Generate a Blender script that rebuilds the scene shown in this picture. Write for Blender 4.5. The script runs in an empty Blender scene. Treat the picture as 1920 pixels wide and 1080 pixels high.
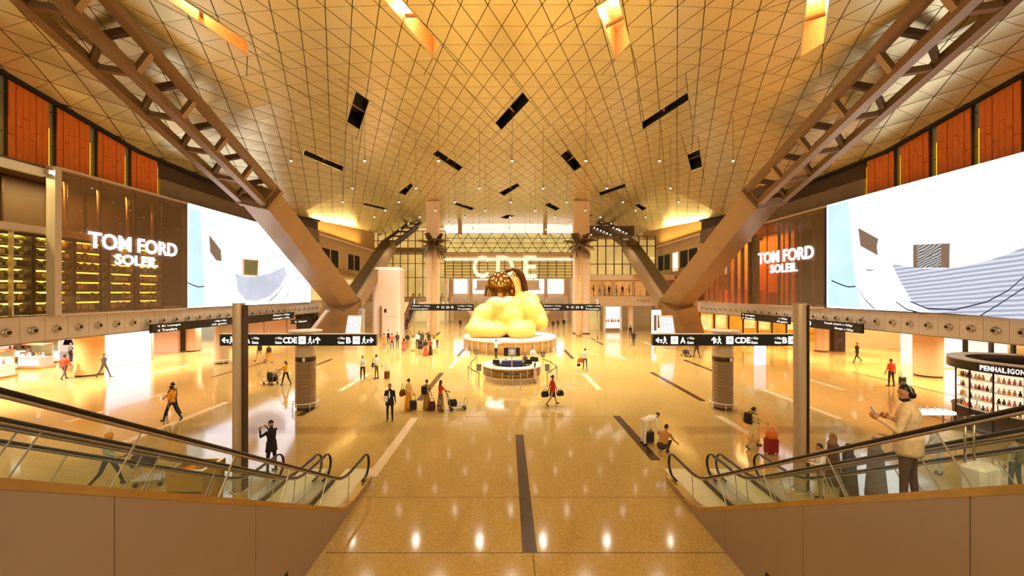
import bpy, bmesh, math, random
import numpy as np
from mathutils import Vector, Matrix, Quaternion

random.seed(11)
scene = bpy.context.scene
COL = scene.collection
PI = math.pi

# ---------------------------------------------------------------- camera
F, VX, HY, H = 747.0, 950.0, 548.0, 6.2      # focal length and vanishing point in px of the 1920x1080 frame; eye height in m
AX = 0.4                                     # the hall's axis lies a little to the right of the viewer
cd = bpy.data.cameras.new('camera')
cam = bpy.data.objects.new('camera', cd)
COL.objects.link(cam)
cam.location = (0, 0, H)
cam.rotation_euler = (PI / 2, 0, 0)
cd.sensor_width = 36.0
cd.lens = F / 1920 * 36.0
cd.shift_x = (960 - VX) / 1920
cd.shift_y = (HY - 540) / 1920
cd.clip_end = 600
scene.camera = cam

# ---------------------------------------------------------------- world, exposure, large lights
world = bpy.data.worlds.new('world')
scene.world = world
world.use_nodes = True
bg = world.node_tree.nodes['Background']
bg.inputs['Color'].default_value = (1.0, 0.88, 0.60, 1)
bg.inputs['Strength'].default_value = 0.46
vs = scene.view_settings
vs.view_transform = 'Standard'
vs.look = 'None'
vs.exposure = 0.5
vs.gamma = 1.0
vs.use_curve_mapping = False
try:
    scene.cycles.transparent_max_bounces = 24
    scene.cycles.max_bounces = 8
    scene.cycles.sample_clamp_indirect = 6.0
except Exception:
    pass


def area_light(name, loc, rot, sx, sy, energy, color):
    d = bpy.data.lights.new(name, 'AREA')
    d.shape = 'RECTANGLE'
    d.size, d.size_y = sx, sy
    d.energy, d.color = energy, color
    o = bpy.data.objects.new(name, d)
    o.location, o.rotation_euler = loc, rot
    COL.objects.link(o)
    return o


WARM = (1.0, 0.90, 0.56)
# added unseen area lights above the side galleries that wash the vault
for s in (-1, 1):
    area_light('vault_fill', (AX + s * 26.6, 34, 13.45), (PI, s * math.radians(-38), 0), 1.0, 34, 2200, WARM)
# added fill light, out of view behind the viewer
area_light('rear_fill', (AX, -5, 15.5), (math.radians(30), 0, 0), 26, 5, 2000, (1.0, 0.80, 0.40))


# ---------------------------------------------------------------- helpers: places
def P(px, py, Y):
    return Vector(((px - VX) / F * Y, Y, H - (py - HY) / F * Y))


def G(px, py):
    return P(px, py, F * H / (py - HY))


def lin(r, g=None, b=None):
    if g is None:
        r, g, b = r
    f = lambda c: (c / 255 / 12.92) if c / 255 <= 0.04045 else ((c / 255 + 0.055) / 1.055) ** 2.4
    return (f(r), f(g), f(b), 1.0)


# ---------------------------------------------------------------- helpers: materials
MATS = {}


def mat(name, rgb, rough=0.5, metal=0.0, vary=0.08, scale=6.0, emit=0.0, ior=1.45, bump=0.0, stretch=None, coat=0.0):
    """A principled surface whose colour is broken up by noise; emit puts a glow into the colour."""
    if name in MATS:
        return MATS[name]
    m = bpy.data.materials.new(name)
    m.use_nodes = True
    nt = m.node_tree
    b = nt.nodes['Principled BSDF']
    c = lin(rgb)
    tc = nt.nodes.new('ShaderNodeTexCoord')
    mp = nt.nodes.new('ShaderNodeMapping')
    if stretch:
        mp.inputs['Scale'].default_value = stretch
    no = nt.nodes.new('ShaderNodeTexNoise')
    no.inputs['Scale'].default_value = scale
    no.inputs['Detail'].default_value = 3
    rp = nt.nodes.new('ShaderNodeValToRGB')
    rp.color_ramp.elements[0].position = 0.3
    rp.color_ramp.elements[1].position = 0.7
    rp.color_ramp.elements[0].color = tuple(x * (1 - vary) for x in c[:3]) + (1,)
    rp.color_ramp.elements[1].color = tuple(min(1, x * (1 + vary)) for x in c[:3]) + (1,)
    nt.links.new(tc.outputs['Object'], mp.inputs['Vector'])
    nt.links.new(mp.outputs['Vector'], no.inputs['Vector'])
    nt.links.new(no.outputs['Fac'], rp.inputs['Fac'])
    nt.links.new(rp.outputs['Color'], b.inputs['Base Color'])
    b.inputs['Roughness'].default_value = rough
    b.inputs['Metallic'].default_value = metal
    b.inputs['IOR'].default_value = ior
    if coat:
        b.inputs['Coat Weight'].default_value = coat
    if emit:
        nt.links.new(rp.outputs['Color'], b.inputs['Emission Color'])
        b.inputs['Emission Strength'].default_value = emit
    if bump:
        bp = nt.nodes.new('ShaderNodeBump')
        bp.inputs['Strength'].default_value = bump
        bp.inputs['Distance'].default_value = 0.02
        nt.links.new(no.outputs['Fac'], bp.inputs['Height'])
        nt.links.new(bp.outputs['Normal'], b.inputs['Normal'])
    MATS[name] = m
    return m


def glass_mat(name, rgb, clear=0.85, rough=0.02, gloss=1.0):
    """Thin architectural glass: clear share passes through tinted, the rest mirrors by Fresnel."""
    if name in MATS:
        return MATS[name]
    m = bpy.data.materials.new(name)
    m.use_nodes = True
    nt = m.node_tree
    nt.nodes.remove(nt.nodes['Principled BSDF'])
    out = nt.nodes['Material Output']
    tr = nt.nodes.new('ShaderNodeBsdfTransparent')
    tr.inputs['Color'].default_value = lin(rgb)
    df = nt.nodes.new('ShaderNodeBsdfDiffuse')
    no = nt.nodes.new('ShaderNodeTexNoise')
    no.inputs['Scale'].default_value = 3.0
    rp = nt.nodes.new('ShaderNodeValToRGB')
    c = lin(rgb)
    rp.color_ramp.elements[0].color = tuple(x * 0.85 for x in c[:3]) + (1,)
    rp.color_ramp.elements[1].color = c
    nt.links.new(no.outputs['Fac'], rp.inputs['Fac'])
    nt.links.new(rp.outputs['Color'], df.inputs['Color'])
    gl = nt.nodes.new('ShaderNodeBsdfGlossy')
    gl.inputs['Roughness'].default_value = rough
    m1 = nt.nodes.new('ShaderNodeMixShader')
    m1.inputs['Fac'].default_value = clear
    nt.links.new(df.outputs[0], m1.inputs[1])
    nt.links.new(tr.outputs[0], m1.inputs[2])
    fr = nt.nodes.new('ShaderNodeFresnel')
    fr.inputs['IOR'].default_value = 1.45
    ml = nt.nodes.new('ShaderNodeMath')
    ml.operation = 'MULTIPLY'
    ml.inputs[1].default_value = gloss
    ge = nt.nodes.new('ShaderNodeNewGeometry')
    ff = nt.nodes.new('ShaderNodeMath')
    ff.operation = 'MULTIPLY_ADD'
    ff.inputs[1].default_value = -1.0
    ff.inputs[2].default_value = 1.0
    nt.links.new(ge.outputs['Backfacing'], ff.inputs[0])
    fm = nt.nodes.new('ShaderNodeMath')
    fm.operation = 'MULTIPLY'
    nt.links.new(fr.outputs[0], fm.inputs[0])
    nt.links.new(ff.outputs[0], fm.inputs[1])
    nt.links.new(fm.outputs[0], ml.inputs[0])
    m2 = nt.nodes.new('ShaderNodeMixShader')
    nt.links.new(ml.outputs[0], m2.inputs['Fac'])
    nt.links.new(m1.outputs[0], m2.inputs[1])
    nt.links.new(gl.outputs[0], m2.inputs[2])
    nt.links.new(m2.outputs[0], out.inputs['Surface'])
    MATS[name] = m
    return m


def glow(name, rgb, strength, vary=0.03, scale=2.0):
    """Something that gives off light: a lamp, a lit panel, a screen."""
    if name in MATS:
        return MATS[name]
    m = bpy.data.materials.new(name)
    m.use_nodes = True
    nt = m.node_tree
    nt.nodes.remove(nt.nodes['Principled BSDF'])
    e = nt.nodes.new('ShaderNodeEmission')
    no = nt.nodes.new('ShaderNodeTexNoise')
    no.inputs['Scale'].default_value = scale
    tc = nt.nodes.new('ShaderNodeTexCoord')
    nt.links.new(tc.outputs['Object'], no.inputs['Vector'])
    rp = nt.nodes.new('ShaderNodeValToRGB')
    c = lin(rgb)
    rp.color_ramp.elements[0].position = 0.3
    rp.color_ramp.elements[1].position = 0.7
    rp.color_ramp.elements[0].color = tuple(x * (1 - vary) for x in c[:3]) + (1,)
    rp.color_ramp.elements[1].color = c
    nt.links.new(no.outputs['Fac'], rp.inputs['Fac'])
    nt.links.new(rp.outputs['Color'], e.inputs['Color'])
    e.inputs['Strength'].default_value = strength
    nt.links.new(e.outputs[0], nt.nodes['Material Output'].inputs['Surface'])
    MATS[name] = m
    return m


# ---------------------------------------------------------------- helpers: meshes
class MB:
    """Collects shapes; build() links them as ONE mesh object."""

    def __init__(self):
        self.v, self.f, self.m, self.s = [], [], [], []

    def add(self, verts, faces, mt=0, smooth=False):
        n = len(self.v)
        self.v.extend(tuple(p) for p in verts)
        for q in faces:
            self.f.append(tuple(i + n for i in q))
            self.m.append(mt)
            self.s.append(smooth)
        return self

    def box(self, x0, x1, y0, y1, z0, z1, mt=0):
        if x0 > x1: x0, x1 = x1, x0
        if y0 > y1: y0, y1 = y1, y0
        if z0 > z1: z0, z1 = z1, z0
        v = [(x0, y0, z0), (x1, y0, z0), (x1, y1, z0), (x0, y1, z0), (x0, y0, z1), (x1, y0, z1), (x1, y1, z1), (x0, y1, z1)]
        return self.add(v, [(0, 3, 2, 1), (4, 5, 6, 7), (0, 1, 5, 4), (1, 2, 6, 5), (2, 3, 7, 6), (3, 0, 4, 7)], mt)

    def bbox(self, x0, x1, y0, y1, z0, z1, b=0.02, mt=0):
        """A box with chamfered vertical and top edges."""
        if x0 > x1: x0, x1 = x1, x0
        if y0 > y1: y0, y1 = y1, y0
        def ring(i, z):
            return [(x0 + i, y0, z), (x1 - i, y0, z), (x1, y0 + i, z), (x1, y1 - i, z), (x1 - i, y1, z), (x0 + i, y1, z), (x0, y1 - i, z), (x0, y0 + i, z)]
        top = [(x0 + 2 * b, y0 + b, z1), (x1 - 2 * b, y0 + b, z1), (x1 - b, y0 + 2 * b, z1), (x1 - b, y1 - 2 * b, z1), (x1 - 2 * b, y1 - b, z1), (x0 + 2 * b, y1 - b, z1), (x0 + b, y1 - 2 * b, z1), (x0 + b, y0 + 2 * b, z1)]
        return self.loft([ring(b, z0), ring(b, z1 - b), top], mt)

    def beam(self, p, q, w, h, up=(0, 0, 1), mt=0):
        p, q, up = Vector(p), Vector(q), Vector(up)
        d = (q - p).normalized()
        x = d.cross(up)
        if x.length < 1e-5:
            x = d.cross(Vector((1, 0, 0)))
        x.normalize()
        u = x.cross(d)
        x, u = x * w / 2, u * h / 2
        v = [p - x - u, p + x - u, p + x + u, p - x + u, q - x - u, q + x - u, q + x + u, q - x + u]
        return self.add(v, [(0, 1, 2, 3), (7, 6, 5, 4), (0, 4, 5, 1), (1, 5, 6, 2), (2, 6, 7, 3), (3, 7, 4, 0)], mt)

    def loft(self, rings, mt=0, smooth=False, caps=True, closed=True):
        n = len(rings[0])
        v = [p for r in rings for p in r]
        f = []
        for k in range(len(rings) - 1):
            for i in range(n if closed else n - 1):
                j = (i + 1) % n
                f.append((k * n + i, k * n + j, (k + 1) * n + j, (k + 1) * n + i))
        if caps:
            f.append(tuple(reversed(range(n))))
            f.append(tuple((len(rings) - 1) * n + i for i in range(n)))
        return self.add(v, f, mt, smooth)

    def tube(self, pts, r, n=8, mt=0, smooth=True, caps=True, flat=1.0, up=None):
        pts = [Vector(p) for p in pts]
        rr = r if isinstance(r, (list, tuple)) else [r] * len(pts)
        rings = []
        prev = None
        for i, p in enumerate(pts):
            t = (pts[min(i + 1, len(pts) - 1)] - pts[max(i - 1, 0)])
            t = t.normalized() if t.length > 1e-9 else Vector((0, 0, 1))
            if prev is None:
                a = Vector(up) if up is not None else (Vector((0, 0, 1)) if abs(t.z) < 0.9 else Vector((1, 0, 0)))
            else:
                a = prev
            a = a - t * a.dot(t)
            if a.length < 1e-6:
                a = t.orthogonal()
            a.normalize()
            b = t.cross(a)
            prev = a
            rings.append([p + a * (math.cos(2 * PI * k / n) * rr[i] * flat) + b * (math.sin(2 * PI * k / n) * rr[i]) for k in range(n)])
        return self.loft(rings, mt, smooth, caps)

    def lathe(self, prof, n=24, c=(0, 0, 0), mt=0, smooth=True, a0=0.0, a1=2 * PI, axis=None):
        full = abs(a1 - a0 - 2 * PI) < 1e-6
        cnt = n if full else n + 1
        v, f = [], []
        M = None
        if axis is not None:
            M = Vector((0, 0, 1)).rotation_difference(Vector(axis).normalized()).to_matrix()
        for (r, z) in prof:
            for k in range(cnt):
                a = a0 + (a1 - a0) * k / n
                p = Vector((r * math.cos(a), r * math.sin(a), z))
                if M is not None:
                    p = M @ p
                v.append(p + Vector(c))
        for i in range(len(prof) - 1):
            for k in range(n):
                j = (k + 1) % cnt
                f.append((i * cnt + k, i * cnt + j, (i + 1) * cnt + j, (i + 1) * cnt + k))
        return self.add(v, f, mt, smooth)

    def prism(self, poly, vec, mt=0):
        vec = Vector(vec)
        a = [Vector(p) for p in poly]
        n = len(a)
        v = a + [p + vec for p in a]
        f = [tuple(reversed(range(n))), tuple(range(n, 2 * n))] + [(i, (i + 1) % n, n + (i + 1) % n, n + i) for i in range(n)]
        return self.add(v, f, mt)

    def ball(self, c, r, n=12, m=8, mt=0, rot=None, smooth=True):
        c = Vector(c)
        r = r if isinstance(r, (list, tuple)) else (r, r, r)
        v, f = [], []
        for i in range(1, m):
            t = PI * i / m
            for k in range(n):
                a = 2 * PI * k / n
                p = Vector((r[0] * math.sin(t) * math.cos(a), r[1] * math.sin(t) * math.sin(a), r[2] * math.cos(t)))
                v.append(c + (rot @ p if rot is not None else p))
        top, bot = Vector((0, 0, r[2])), Vector((0, 0, -r[2]))
        if rot is not None:
            top, bot = rot @ top, rot @ bot
        v += [c + top, c + bot]
        T, B = (m - 1) * n, (m - 1) * n + 1
        for k in range(n):
            f.append((T, k, (k + 1) % n))
            f.append((B, (m - 2) * n + (k + 1) % n, (m - 2) * n + k))
        for i in range(m - 2):
            for k in range(n):
                f.append((i * n + k, (i + 1) * n + k, (i + 1) * n + (k + 1) % n, i * n + (k + 1) % n))
        return self.add(v, f, mt, smooth)

    def mesh(self, name, mats, off=(0, 0, 0)):
        me = bpy.data.meshes.new(name)
        ox, oy, oz = off
        v = self.v if off == (0, 0, 0) else [(x - ox, y - oy, z - oz) for x, y, z in self.v]
        me.from_pydata(v, [], self.f)
        if not isinstance(mats, (list, tuple)):
            mats = [mats]
        for m_ in mats:
            me.materials.append(m_)
        if len(self.f):
            me.polygons.foreach_set('material_index', self.m)
            me.polygons.foreach_set('use_smooth', self.s)
        bm = bmesh.new()
        bm.from_mesh(me)
        bmesh.ops.recalc_face_normals(bm, faces=bm.faces)
        bm.to_mesh(me)
        bm.free()
        return me

    def build(self, name, mats, parent=None, local=False, at=None):
        off = (0, 0, 0)
        if at is not None:
            off = tuple(at)
        elif parent is not None and not local:
            off = tuple(wloc(parent))
        me = self.mesh(name, mats, off)
        o = bpy.data.objects.new(name, me)
        COL.objects.link(o)
        if parent is not None:
            o.parent = parent
        elif at is not None:
            o.location = at
        return o


def wloc(o):
    p = Vector((0, 0, 0))
    while o is not None:
        p += o.location
        o = o.parent
    return p


def tag(o, label=None, cat=None, group=None, kind=None):
    if label: o['label'] = label
    if cat: o['category'] = cat
    if group: o['group'] = group
    if kind: o['kind'] = kind
    return o


def thing(name, label, cat, loc=(0, 0, 0), rz=0.0, group=None, kind=None):
    o = bpy.data.objects.new(name, None)
    o.empty_display_size = 0.2
    COL.objects.link(o)
    o.location = loc
    o.rotation_euler = (0, 0, rz)
    return tag(o, label, cat, group, kind)


def put(name, me, parent=None, loc=(0, 0, 0), rot=(0, 0, 0), sc=None):
    """One more object on an existing mesh."""
    o = bpy.data.objects.new(name, me)
    COL.objects.link(o)
    if parent is not None:
        o.parent = parent
    o.location, o.rotation_euler = loc, rot
    if sc is not None:
        o.scale = sc
    return o


def dup(root, loc, rz=0.0, label=None, sc=None):
    r = root.copy()
    COL.objects.link(r)
    r.location = loc
    r.rotation_euler = (0, 0, rz)
    if sc: r.scale = sc
    if label: r['label'] = label
    for ch in list(root.children):
        c = ch.copy()
        COL.objects.link(c)
        c.parent = r
        for g in list(ch.children):
            d = g.copy()
            COL.objects.link(d)
            d.parent = c
    return r


# ---------------------------------------------------------------- helpers: lettering
_TXT = {}


def text_geo(s, bold=0.0):
    k = (s, bold)
    if k not in _TXT:
        cu = bpy.data.curves.new('lettering', 'FONT')
        cu.body = s
        cu.size = 1.0
        cu.offset = bold
        cu.resolution_u = 3
        ob = bpy.data.objects.new('lettering', cu)
        me = ob.to_mesh()
        v = [tuple(p.co) for p in me.vertices]
        f = [tuple(p.vertices) for p in me.polygons]
        ob.to_mesh_clear()
        bpy.data.objects.remove(ob)
        bpy.data.curves.remove(cu)
        _TXT[k] = (v, f)
    return _TXT[k]


def lettering(mb, s, origin, xdir, up, width=None, height=1.0, depth=0.02, mt=0, bold=0.0):
    """Flat letters of cap height `height`, squeezed to `width` if given, extruded towards the reader."""
    v, f = text_geo(s, bold)
    if not v:
        return
    xs = [p[0] for p in v]
    ys = [p[1] for p in v]
    x0, x1, y0, y1 = min(xs), max(xs), min(ys), max(ys)
    ky = height / (y1 - y0)
    kx = (width / (x1 - x0)) if width else ky
    xd, u = Vector(xdir).normalized(), Vector(up).normalized()
    n = xd.cross(u)
    o = Vector(origin)
    a = [o + xd * ((p[0] - x0) * kx) + u * ((p[1] - y0) * ky) for p in v]
    N = len(a)
    vv = a + [p + n * depth for p in a]
    # rims from the boundary edges
    cnt = {}
    for q in f:
        for i in range(len(q)):
            e = (q[i], q[(i + 1) % len(q)])
            cnt[e] = cnt.get(e, 0) + 1
    ff = [tuple(i + N for i in q) for q in f]
    for (i, j) in cnt:
        if (j, i) not in cnt:
            ff.append((i, j, j + N, i + N))
    mb.add(vv, ff, mt)


# ---------------------------------------------------------------- materials
M_FLOOR = None
cream = mat('warm_white_paint', (232, 214, 190), 0.55, vary=0.04)
beige = mat('beige_wall_panel', (205, 176, 142), 0.5, vary=0.06, scale=1.5)
taupe = mat('taupe_cladding', (176, 158, 140), 0.38, 0.25, vary=0.04, scale=1.0)
bronze_dark = mat('dark_bronze_metal', (74, 54, 38), 0.4, 0.5, vary=0.12, scale=2)
bronze = mat('bronze_metal', (150, 116, 80), 0.38, 0.55, vary=0.08, scale=1.2)
steel = mat('brushed_steel', (190, 176, 160), 0.3, 0.85, vary=0.08, scale=20, stretch=(1, 1, 0.1))
brass = mat('polished_brass', (205, 165, 85), 0.22, 0.9, vary=0.08, scale=8)
black = mat('black_rubber', (26, 20, 18), 0.4, vary=0.1)
blackm = mat('black_metal', (34, 27, 22), 0.35, 0.4, vary=0.1)
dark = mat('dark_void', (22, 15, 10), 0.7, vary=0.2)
white = mat('white_enamel', (240, 234, 226), 0.35, vary=0.03)
wood = mat('orange_timber', (214, 108, 36), 0.42, vary=0.22, scale=3.0, stretch=(14, 14, 0.6))
orange_wall = mat('orange_lacquer', (214, 128, 40), 0.4, vary=0.15, scale=1.0)
# ================================================================ FLOOR
def floor_material():
    m = bpy.data.materials.new('polished_terrazzo')
    m.use_nodes = True
    nt = m.node_tree
    b = nt.nodes['Principled BSDF']
    tc = nt.nodes.new('ShaderNodeTexCoord')
    n1 = nt.nodes.new('ShaderNodeTexVoronoi')
    n1.inputs['Scale'].default_value = 26
    n2 = nt.nodes.new('ShaderNodeTexNoise')
    n2.inputs['Scale'].default_value = 0.25
    r1 = nt.nodes.new('ShaderNodeValToRGB')
    r1.color_ramp.elements[0].position = 0.0
    r1.color_ramp.elements[1].position = 1.0
    r1.color_ramp.elements[0].color = lin(180, 142, 76)
    r1.color_ramp.elements[1].color = lin(210, 172, 102)
    r2 = nt.nodes.new('ShaderNodeValToRGB')
    r2.color_ramp.elements[0].color = (0.88, 0.86, 0.84, 1)
    r2.color_ramp.elements[1].color = (1, 1, 1, 1)
    mx = nt.nodes.new('ShaderNodeMixRGB')
    mx.blend_type = 'MULTIPLY'
    mx.inputs['Fac'].default_value = 1
    L = nt.links.new
    L(tc.outputs['Object'], n1.inputs['Vector'])
    L(tc.outputs['Object'], n2.inputs['Vector'])
    L(n1.outputs['Color'], r1.inputs['Fac'])
    L(n2.outputs['Fac'], r2.inputs['Fac'])
    L(r1.outputs['Color'], mx.inputs[1])
    L(r2.outputs['Color'], mx.inputs[2])
    L(mx.outputs['Color'], b.inputs['Base Color'])
    b.inputs['Roughness'].default_value = 0.09
    b.inputs['IOR'].default_value = 1.75
    return m


M_FLOOR = floor_material()
fl = MB().box(-75, 75, -12, 150, -0.3, 0).build('floor', M_FLOOR)
tag(fl, 'polished speckled golden terrazzo floor of the whole hall', 'floor', kind='structure')
dk = mat('dark_granite_inlay', (74, 48, 24), 0.2, vary=0.25, scale=30)
lt = mat('pale_stone_inlay', (232, 200, 160), 0.2, vary=0.08, scale=30)
jn = mat('floor_joint', (120, 80, 36), 0.5)
strips = [
    (0.55, 9.5, 17.35, .35, 0), (-4.55, 13.4, 19.7, .36, 1), (-5.0, 22.8, 30.7, .38, 0), (-10.5, 25, 30.5, .36, 1),
    (-4.6, 32.5, 37.5, .36, 1), (5.5, 14.7, 20, .36, 0), (5.9, 25.3, 30.5, .36, 1), (11.2, 22.7, 30.9, .36, 0), (10.62, 16, 20, .36, 1),
    (16.25, 31, 36.5, .36, 0), (17.1, 42, 49.8, .36, 1), (11.0, 36.8, 42, .36, 1), (16.35, 19.5, 25.4, .36, 1), (21.45, 25.3, 28.6, .36, 1),
    (26.8, 22.5, 31, .2, 0), (-10.4, 20.0, 21.4, .36, 0), (-15.8, 16.2, 22.5, .36, 1), (-16.2, 31, 37, .3, 0), (-21.0, 19.0, 24.5, .36, 1),
    (-16.6, 27.0, 30.6, .3, 1), (-21.5, 29, 36, .25, 0), (-27, 30, 34, .3, 1), (16.4, 15.4, 17.5, .36, 0), (21.3, 18.5, 21.5, .3, 0), (-4.7, 38.5, 43.5, .36, 0),
    (6.2, 37, 43, .36, 0), (11.4, 47, 54, .36, 0)]
for (x, y0, y1, w, k) in strips:
    MB().box(x - w / 2, x + w / 2, y0, y1, -0.02, 0.004).build('inlay_strip', lt if k else dk, fl)
for y in (9.48, 12.05, 19.85, 26.5):
    MB().box(-4.3, 5.2, y - .012, y + .012, -0.02, 0.003).build('joint_strip', jn, fl)
for x in (0.62,):
    MB().box(x - .012, x + .012, 6, 9.4, -0.02, 0.003).build('joint_strip', jn, fl)

# ================================================================ CEILING
ZTOP = 20.2
_EY = [-10, 19, 27, 47, 61, 80, 90]
_ED = [2.6, 2.8, 4.2, 4.7, 3.6, 2.2, 2.0]


def zc(X, Y):
    d = float(np.interp(Y, _EY, _ED))
    r = min(abs(X - AX) / 24.9, 1.08)
    return ZTOP - d * r ** 3.2


def ceil_hit(px, py):
    lo, hi = 4.0, 120.0
    for _ in range(50):
        m_ = (lo + hi) / 2
        p = P(px, py, m_)
        if p.z > zc(p.x, p.y): hi = m_
        else: lo = m_
    return P(px, py, lo)


def clip(poly, a, b, left):
    out = []
    ex, ey = b[0] - a[0], b[1] - a[1]
    sd = lambda p: ((ex * (p[1] - a[1]) - ey * (p[0] - a[0])) * (1 if left else -1))
    n = len(poly)
    for i in range(n):
        p, q = poly[i], poly[(i + 1) % n]
        sp, sq = sd(p), sd(q)
        if sp >= 0: out.append(p)
        if (sp > 0 and sq < 0) or (sp < 0 and sq > 0):
            t = sp / (sp - sq)
            out.append((p[0] + (q[0] - p[0]) * t, p[1] + (q[1] - p[1]) * t))
    return out


def parea(p):
    return 0.5 * sum(p[i][0] * p[(i + 1) % len(p)][1] - p[(i + 1) % len(p)][0] * p[i][1] for i in range(len(p)))


def minus(poly, quad):
    """Convex pieces of poly outside the convex counter-clockwise quad."""
    res, cur = [], poly
    for i in range(len(quad)):
        a, b = quad[i], quad[(i + 1) % len(quad)]
        o = clip(cur, a, b, False)
        if len(o) > 2 and abs(parea(o)) > 0.004: res.append(o)
        cur = clip(cur, a, b, True)
        if len(cur) < 3: break
    return res


SLOT_PX = [
    ((262, -55), (465, 78), (464, 103), (262, -36)), ((700, -26), (732, -26), (826, 82), (812, 108)),
    ((1117, 12), (1158, -12), (1182, 80), (1155, 110)), ((1513, -8), (1558, -22), (1545, 80), (1500, 108)),
    ((667, 170), (693, 188), (674, 243), (650, 228)), ((980, 171), (993, 188), (940, 244), (928, 230)),
    ((1290, 172), (1292, 187), (1205, 243), (1203, 229)), ((571, 280), (645, 312), (642, 321), (568, 290)),
    ((820, 281), (868, 313), (860, 321), (811, 289)), ((1066, 280), (1091, 312), (1077, 321), (1050, 291)),
    ((1312, 279), (1317, 313), (1296, 320), (1288, 290)), ((770, 343), (775, 348), (760, 366), (747, 361)),
    ((970, 343), (975, 348), (945, 367), (935, 361)), ((1172, 344), (1174, 350), (1126, 367), (1122, 361)),
    ((682, 380), (727, 390), (724, 394), (680, 384)), ((856, 380), (890, 390), (884, 394), (851, 383)),
    ((1030, 380), (1050, 391), (1042, 395), (1021, 384)), ((1198, 381), (1213, 390), (1205, 395), (1190, 385)),
    ((806, 402), (820, 404), (810, 409), (797, 407)), ((952, 402), (966, 404), (950, 410), (938, 408)), ((1100, 402), (1114, 404), (1096, 409), (1080, 408))]
slots = []
for q in SLOT_PX:
    w = [ceil_hit(*p) for p in q]
    p2 = [(p.x, p.y) for p in w]
    if parea(p2) < 0: p2.reverse()
    slots.append(p2)


def ceiling_material():
    m = bpy.data.materials.new('champagne_ceiling_panel')
    m.use_nodes = True
    nt = m.node_tree
    b = nt.nodes['Principled BSDF']
    g = nt.nodes.new('ShaderNodeNewGeometry')
    rp = nt.nodes.new('ShaderNodeValToRGB')
    rp.color_ramp.elements[0].color = lin(212, 194, 144)
    rp.color_ramp.elements[1].color = lin(218, 202, 154)
    nt.links.new(g.outputs['Random Per Island'], rp.inputs['Fac'])
    nt.links.new(rp.outputs['Color'], b.inputs['Base Color'])
    b.inputs['Metallic'].default_value = 0.6
    b.inputs['Roughness'].default_value = 0.25
    return m


M_CEIL = ceiling_material()
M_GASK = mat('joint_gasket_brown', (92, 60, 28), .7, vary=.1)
M_SOFF = mat('gold_soffit', (190, 145, 86), 0.5, 0.4, vary=0.05, scale=0.5)  # one even gold for the far friezes
sh = MB()
NX = 30
xs = [AX + 26.2 * (2 * i / NX - 1) for i in range(NX + 1)]
def grid(mb, xs, ys, dz, mt=0):
    v = [(x, y, zc(x, y) + dz) for y in ys for x in xs]
    n = len(xs)
    f = [(j * n + i, j * n + i + 1, (j + 1) * n + i + 1, (j + 1) * n + i) for j in range(len(ys) - 1) for i in range(n - 1)]
    mb.add(v, f, mt, True)
grid(sh, xs, [-10, -4, 2, 7.0], 0.0)
ceiling = sh.build('ceiling', M_CEIL)
tag(ceiling, 'champagne gold vaulted ceiling clad in triangular panels with slots', 'ceiling', kind='structure')
B_, R_ = 1.32, 1.55
tris = []
y = 7.0
row = 0
HALF = 25.35
while y < 80.2:
    y1 = y + R_
    o0 = 0.0 if row % 2 == 0 else B_ / 2
    o1 = B_ / 2 if row % 2 == 0 else 0.0
    k0 = int(-HALF / B_) - 1
    for k in range(k0, -k0 + 1):
        a, b_, c = (AX + k * B_ + o0, y), (AX + (k + 1) * B_ + o0, y), (AX + k * B_ + B_ / 2 + o0, y1)
        tris.append((a, b_, c))
        sgn = o1 - o0
        a2, b2, c2 = (AX + k * B_ + o0 + B_ / 2, y1), (AX + (k + 1) * B_ + o0, y), (AX + (k + 1) * B_ + B_ / 2 + o0, y1)
        tris.append((a2, b2, c2))
    y = y1
    row += 1


def inset(poly, dists):
    n = len(poly)
    cx, cy = sum(p[0] for p in poly) / n, sum(p[1] for p in poly) / n
    lines = []
    for i in range(n):
        a, b = poly[i], poly[(i + 1) % n]
        ex, ey = b[0] - a[0], b[1] - a[1]
        l = math.hypot(ex, ey) or 1e-9
        nx, ny = -ey / l, ex / l
        if (cx - a[0]) * nx + (cy - a[1]) * ny < 0: nx, ny = -nx, -ny
        lines.append(((a[0] + nx * dists[i], a[1] + ny * dists[i]), (ex, ey)))
    out = []
    for i in range(n):
        (p, r), (q, s) = lines[i - 1], lines[i]
        den = r[0] * s[1] - r[1] * s[0]
        if abs(den) < 1e-7: out.append(q); continue
        t = ((q[0] - p[0]) * s[1] - (q[1] - p[1]) * s[0]) / den
        out.append((p[0] + r[0] * t, p[1] + r[1] * t))
    return out


def panel(mb, poly, org=(0, 0, 0)):
    if parea(poly) < 0: poly = poly[::-1]
    n = len(poly)
    ds = [0.011 if abs(poly[i][1] - poly[(i + 1) % n][1]) < 0.01 else 0.021 for i in range(n)]
    low = inset(poly, ds)
    v = [(p[0] - org[0], p[1] - org[1], zc(*p) + 0.07 - org[2]) for p in poly] + [(p[0] - org[0], p[1] - org[1], zc(*p) - org[2]) for p in low]
    mb.add(v, [tuple(range(n, 2 * n))], 0)
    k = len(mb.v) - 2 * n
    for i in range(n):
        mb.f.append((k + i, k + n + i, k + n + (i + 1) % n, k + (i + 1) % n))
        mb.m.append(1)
        mb.s.append(False)


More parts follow.
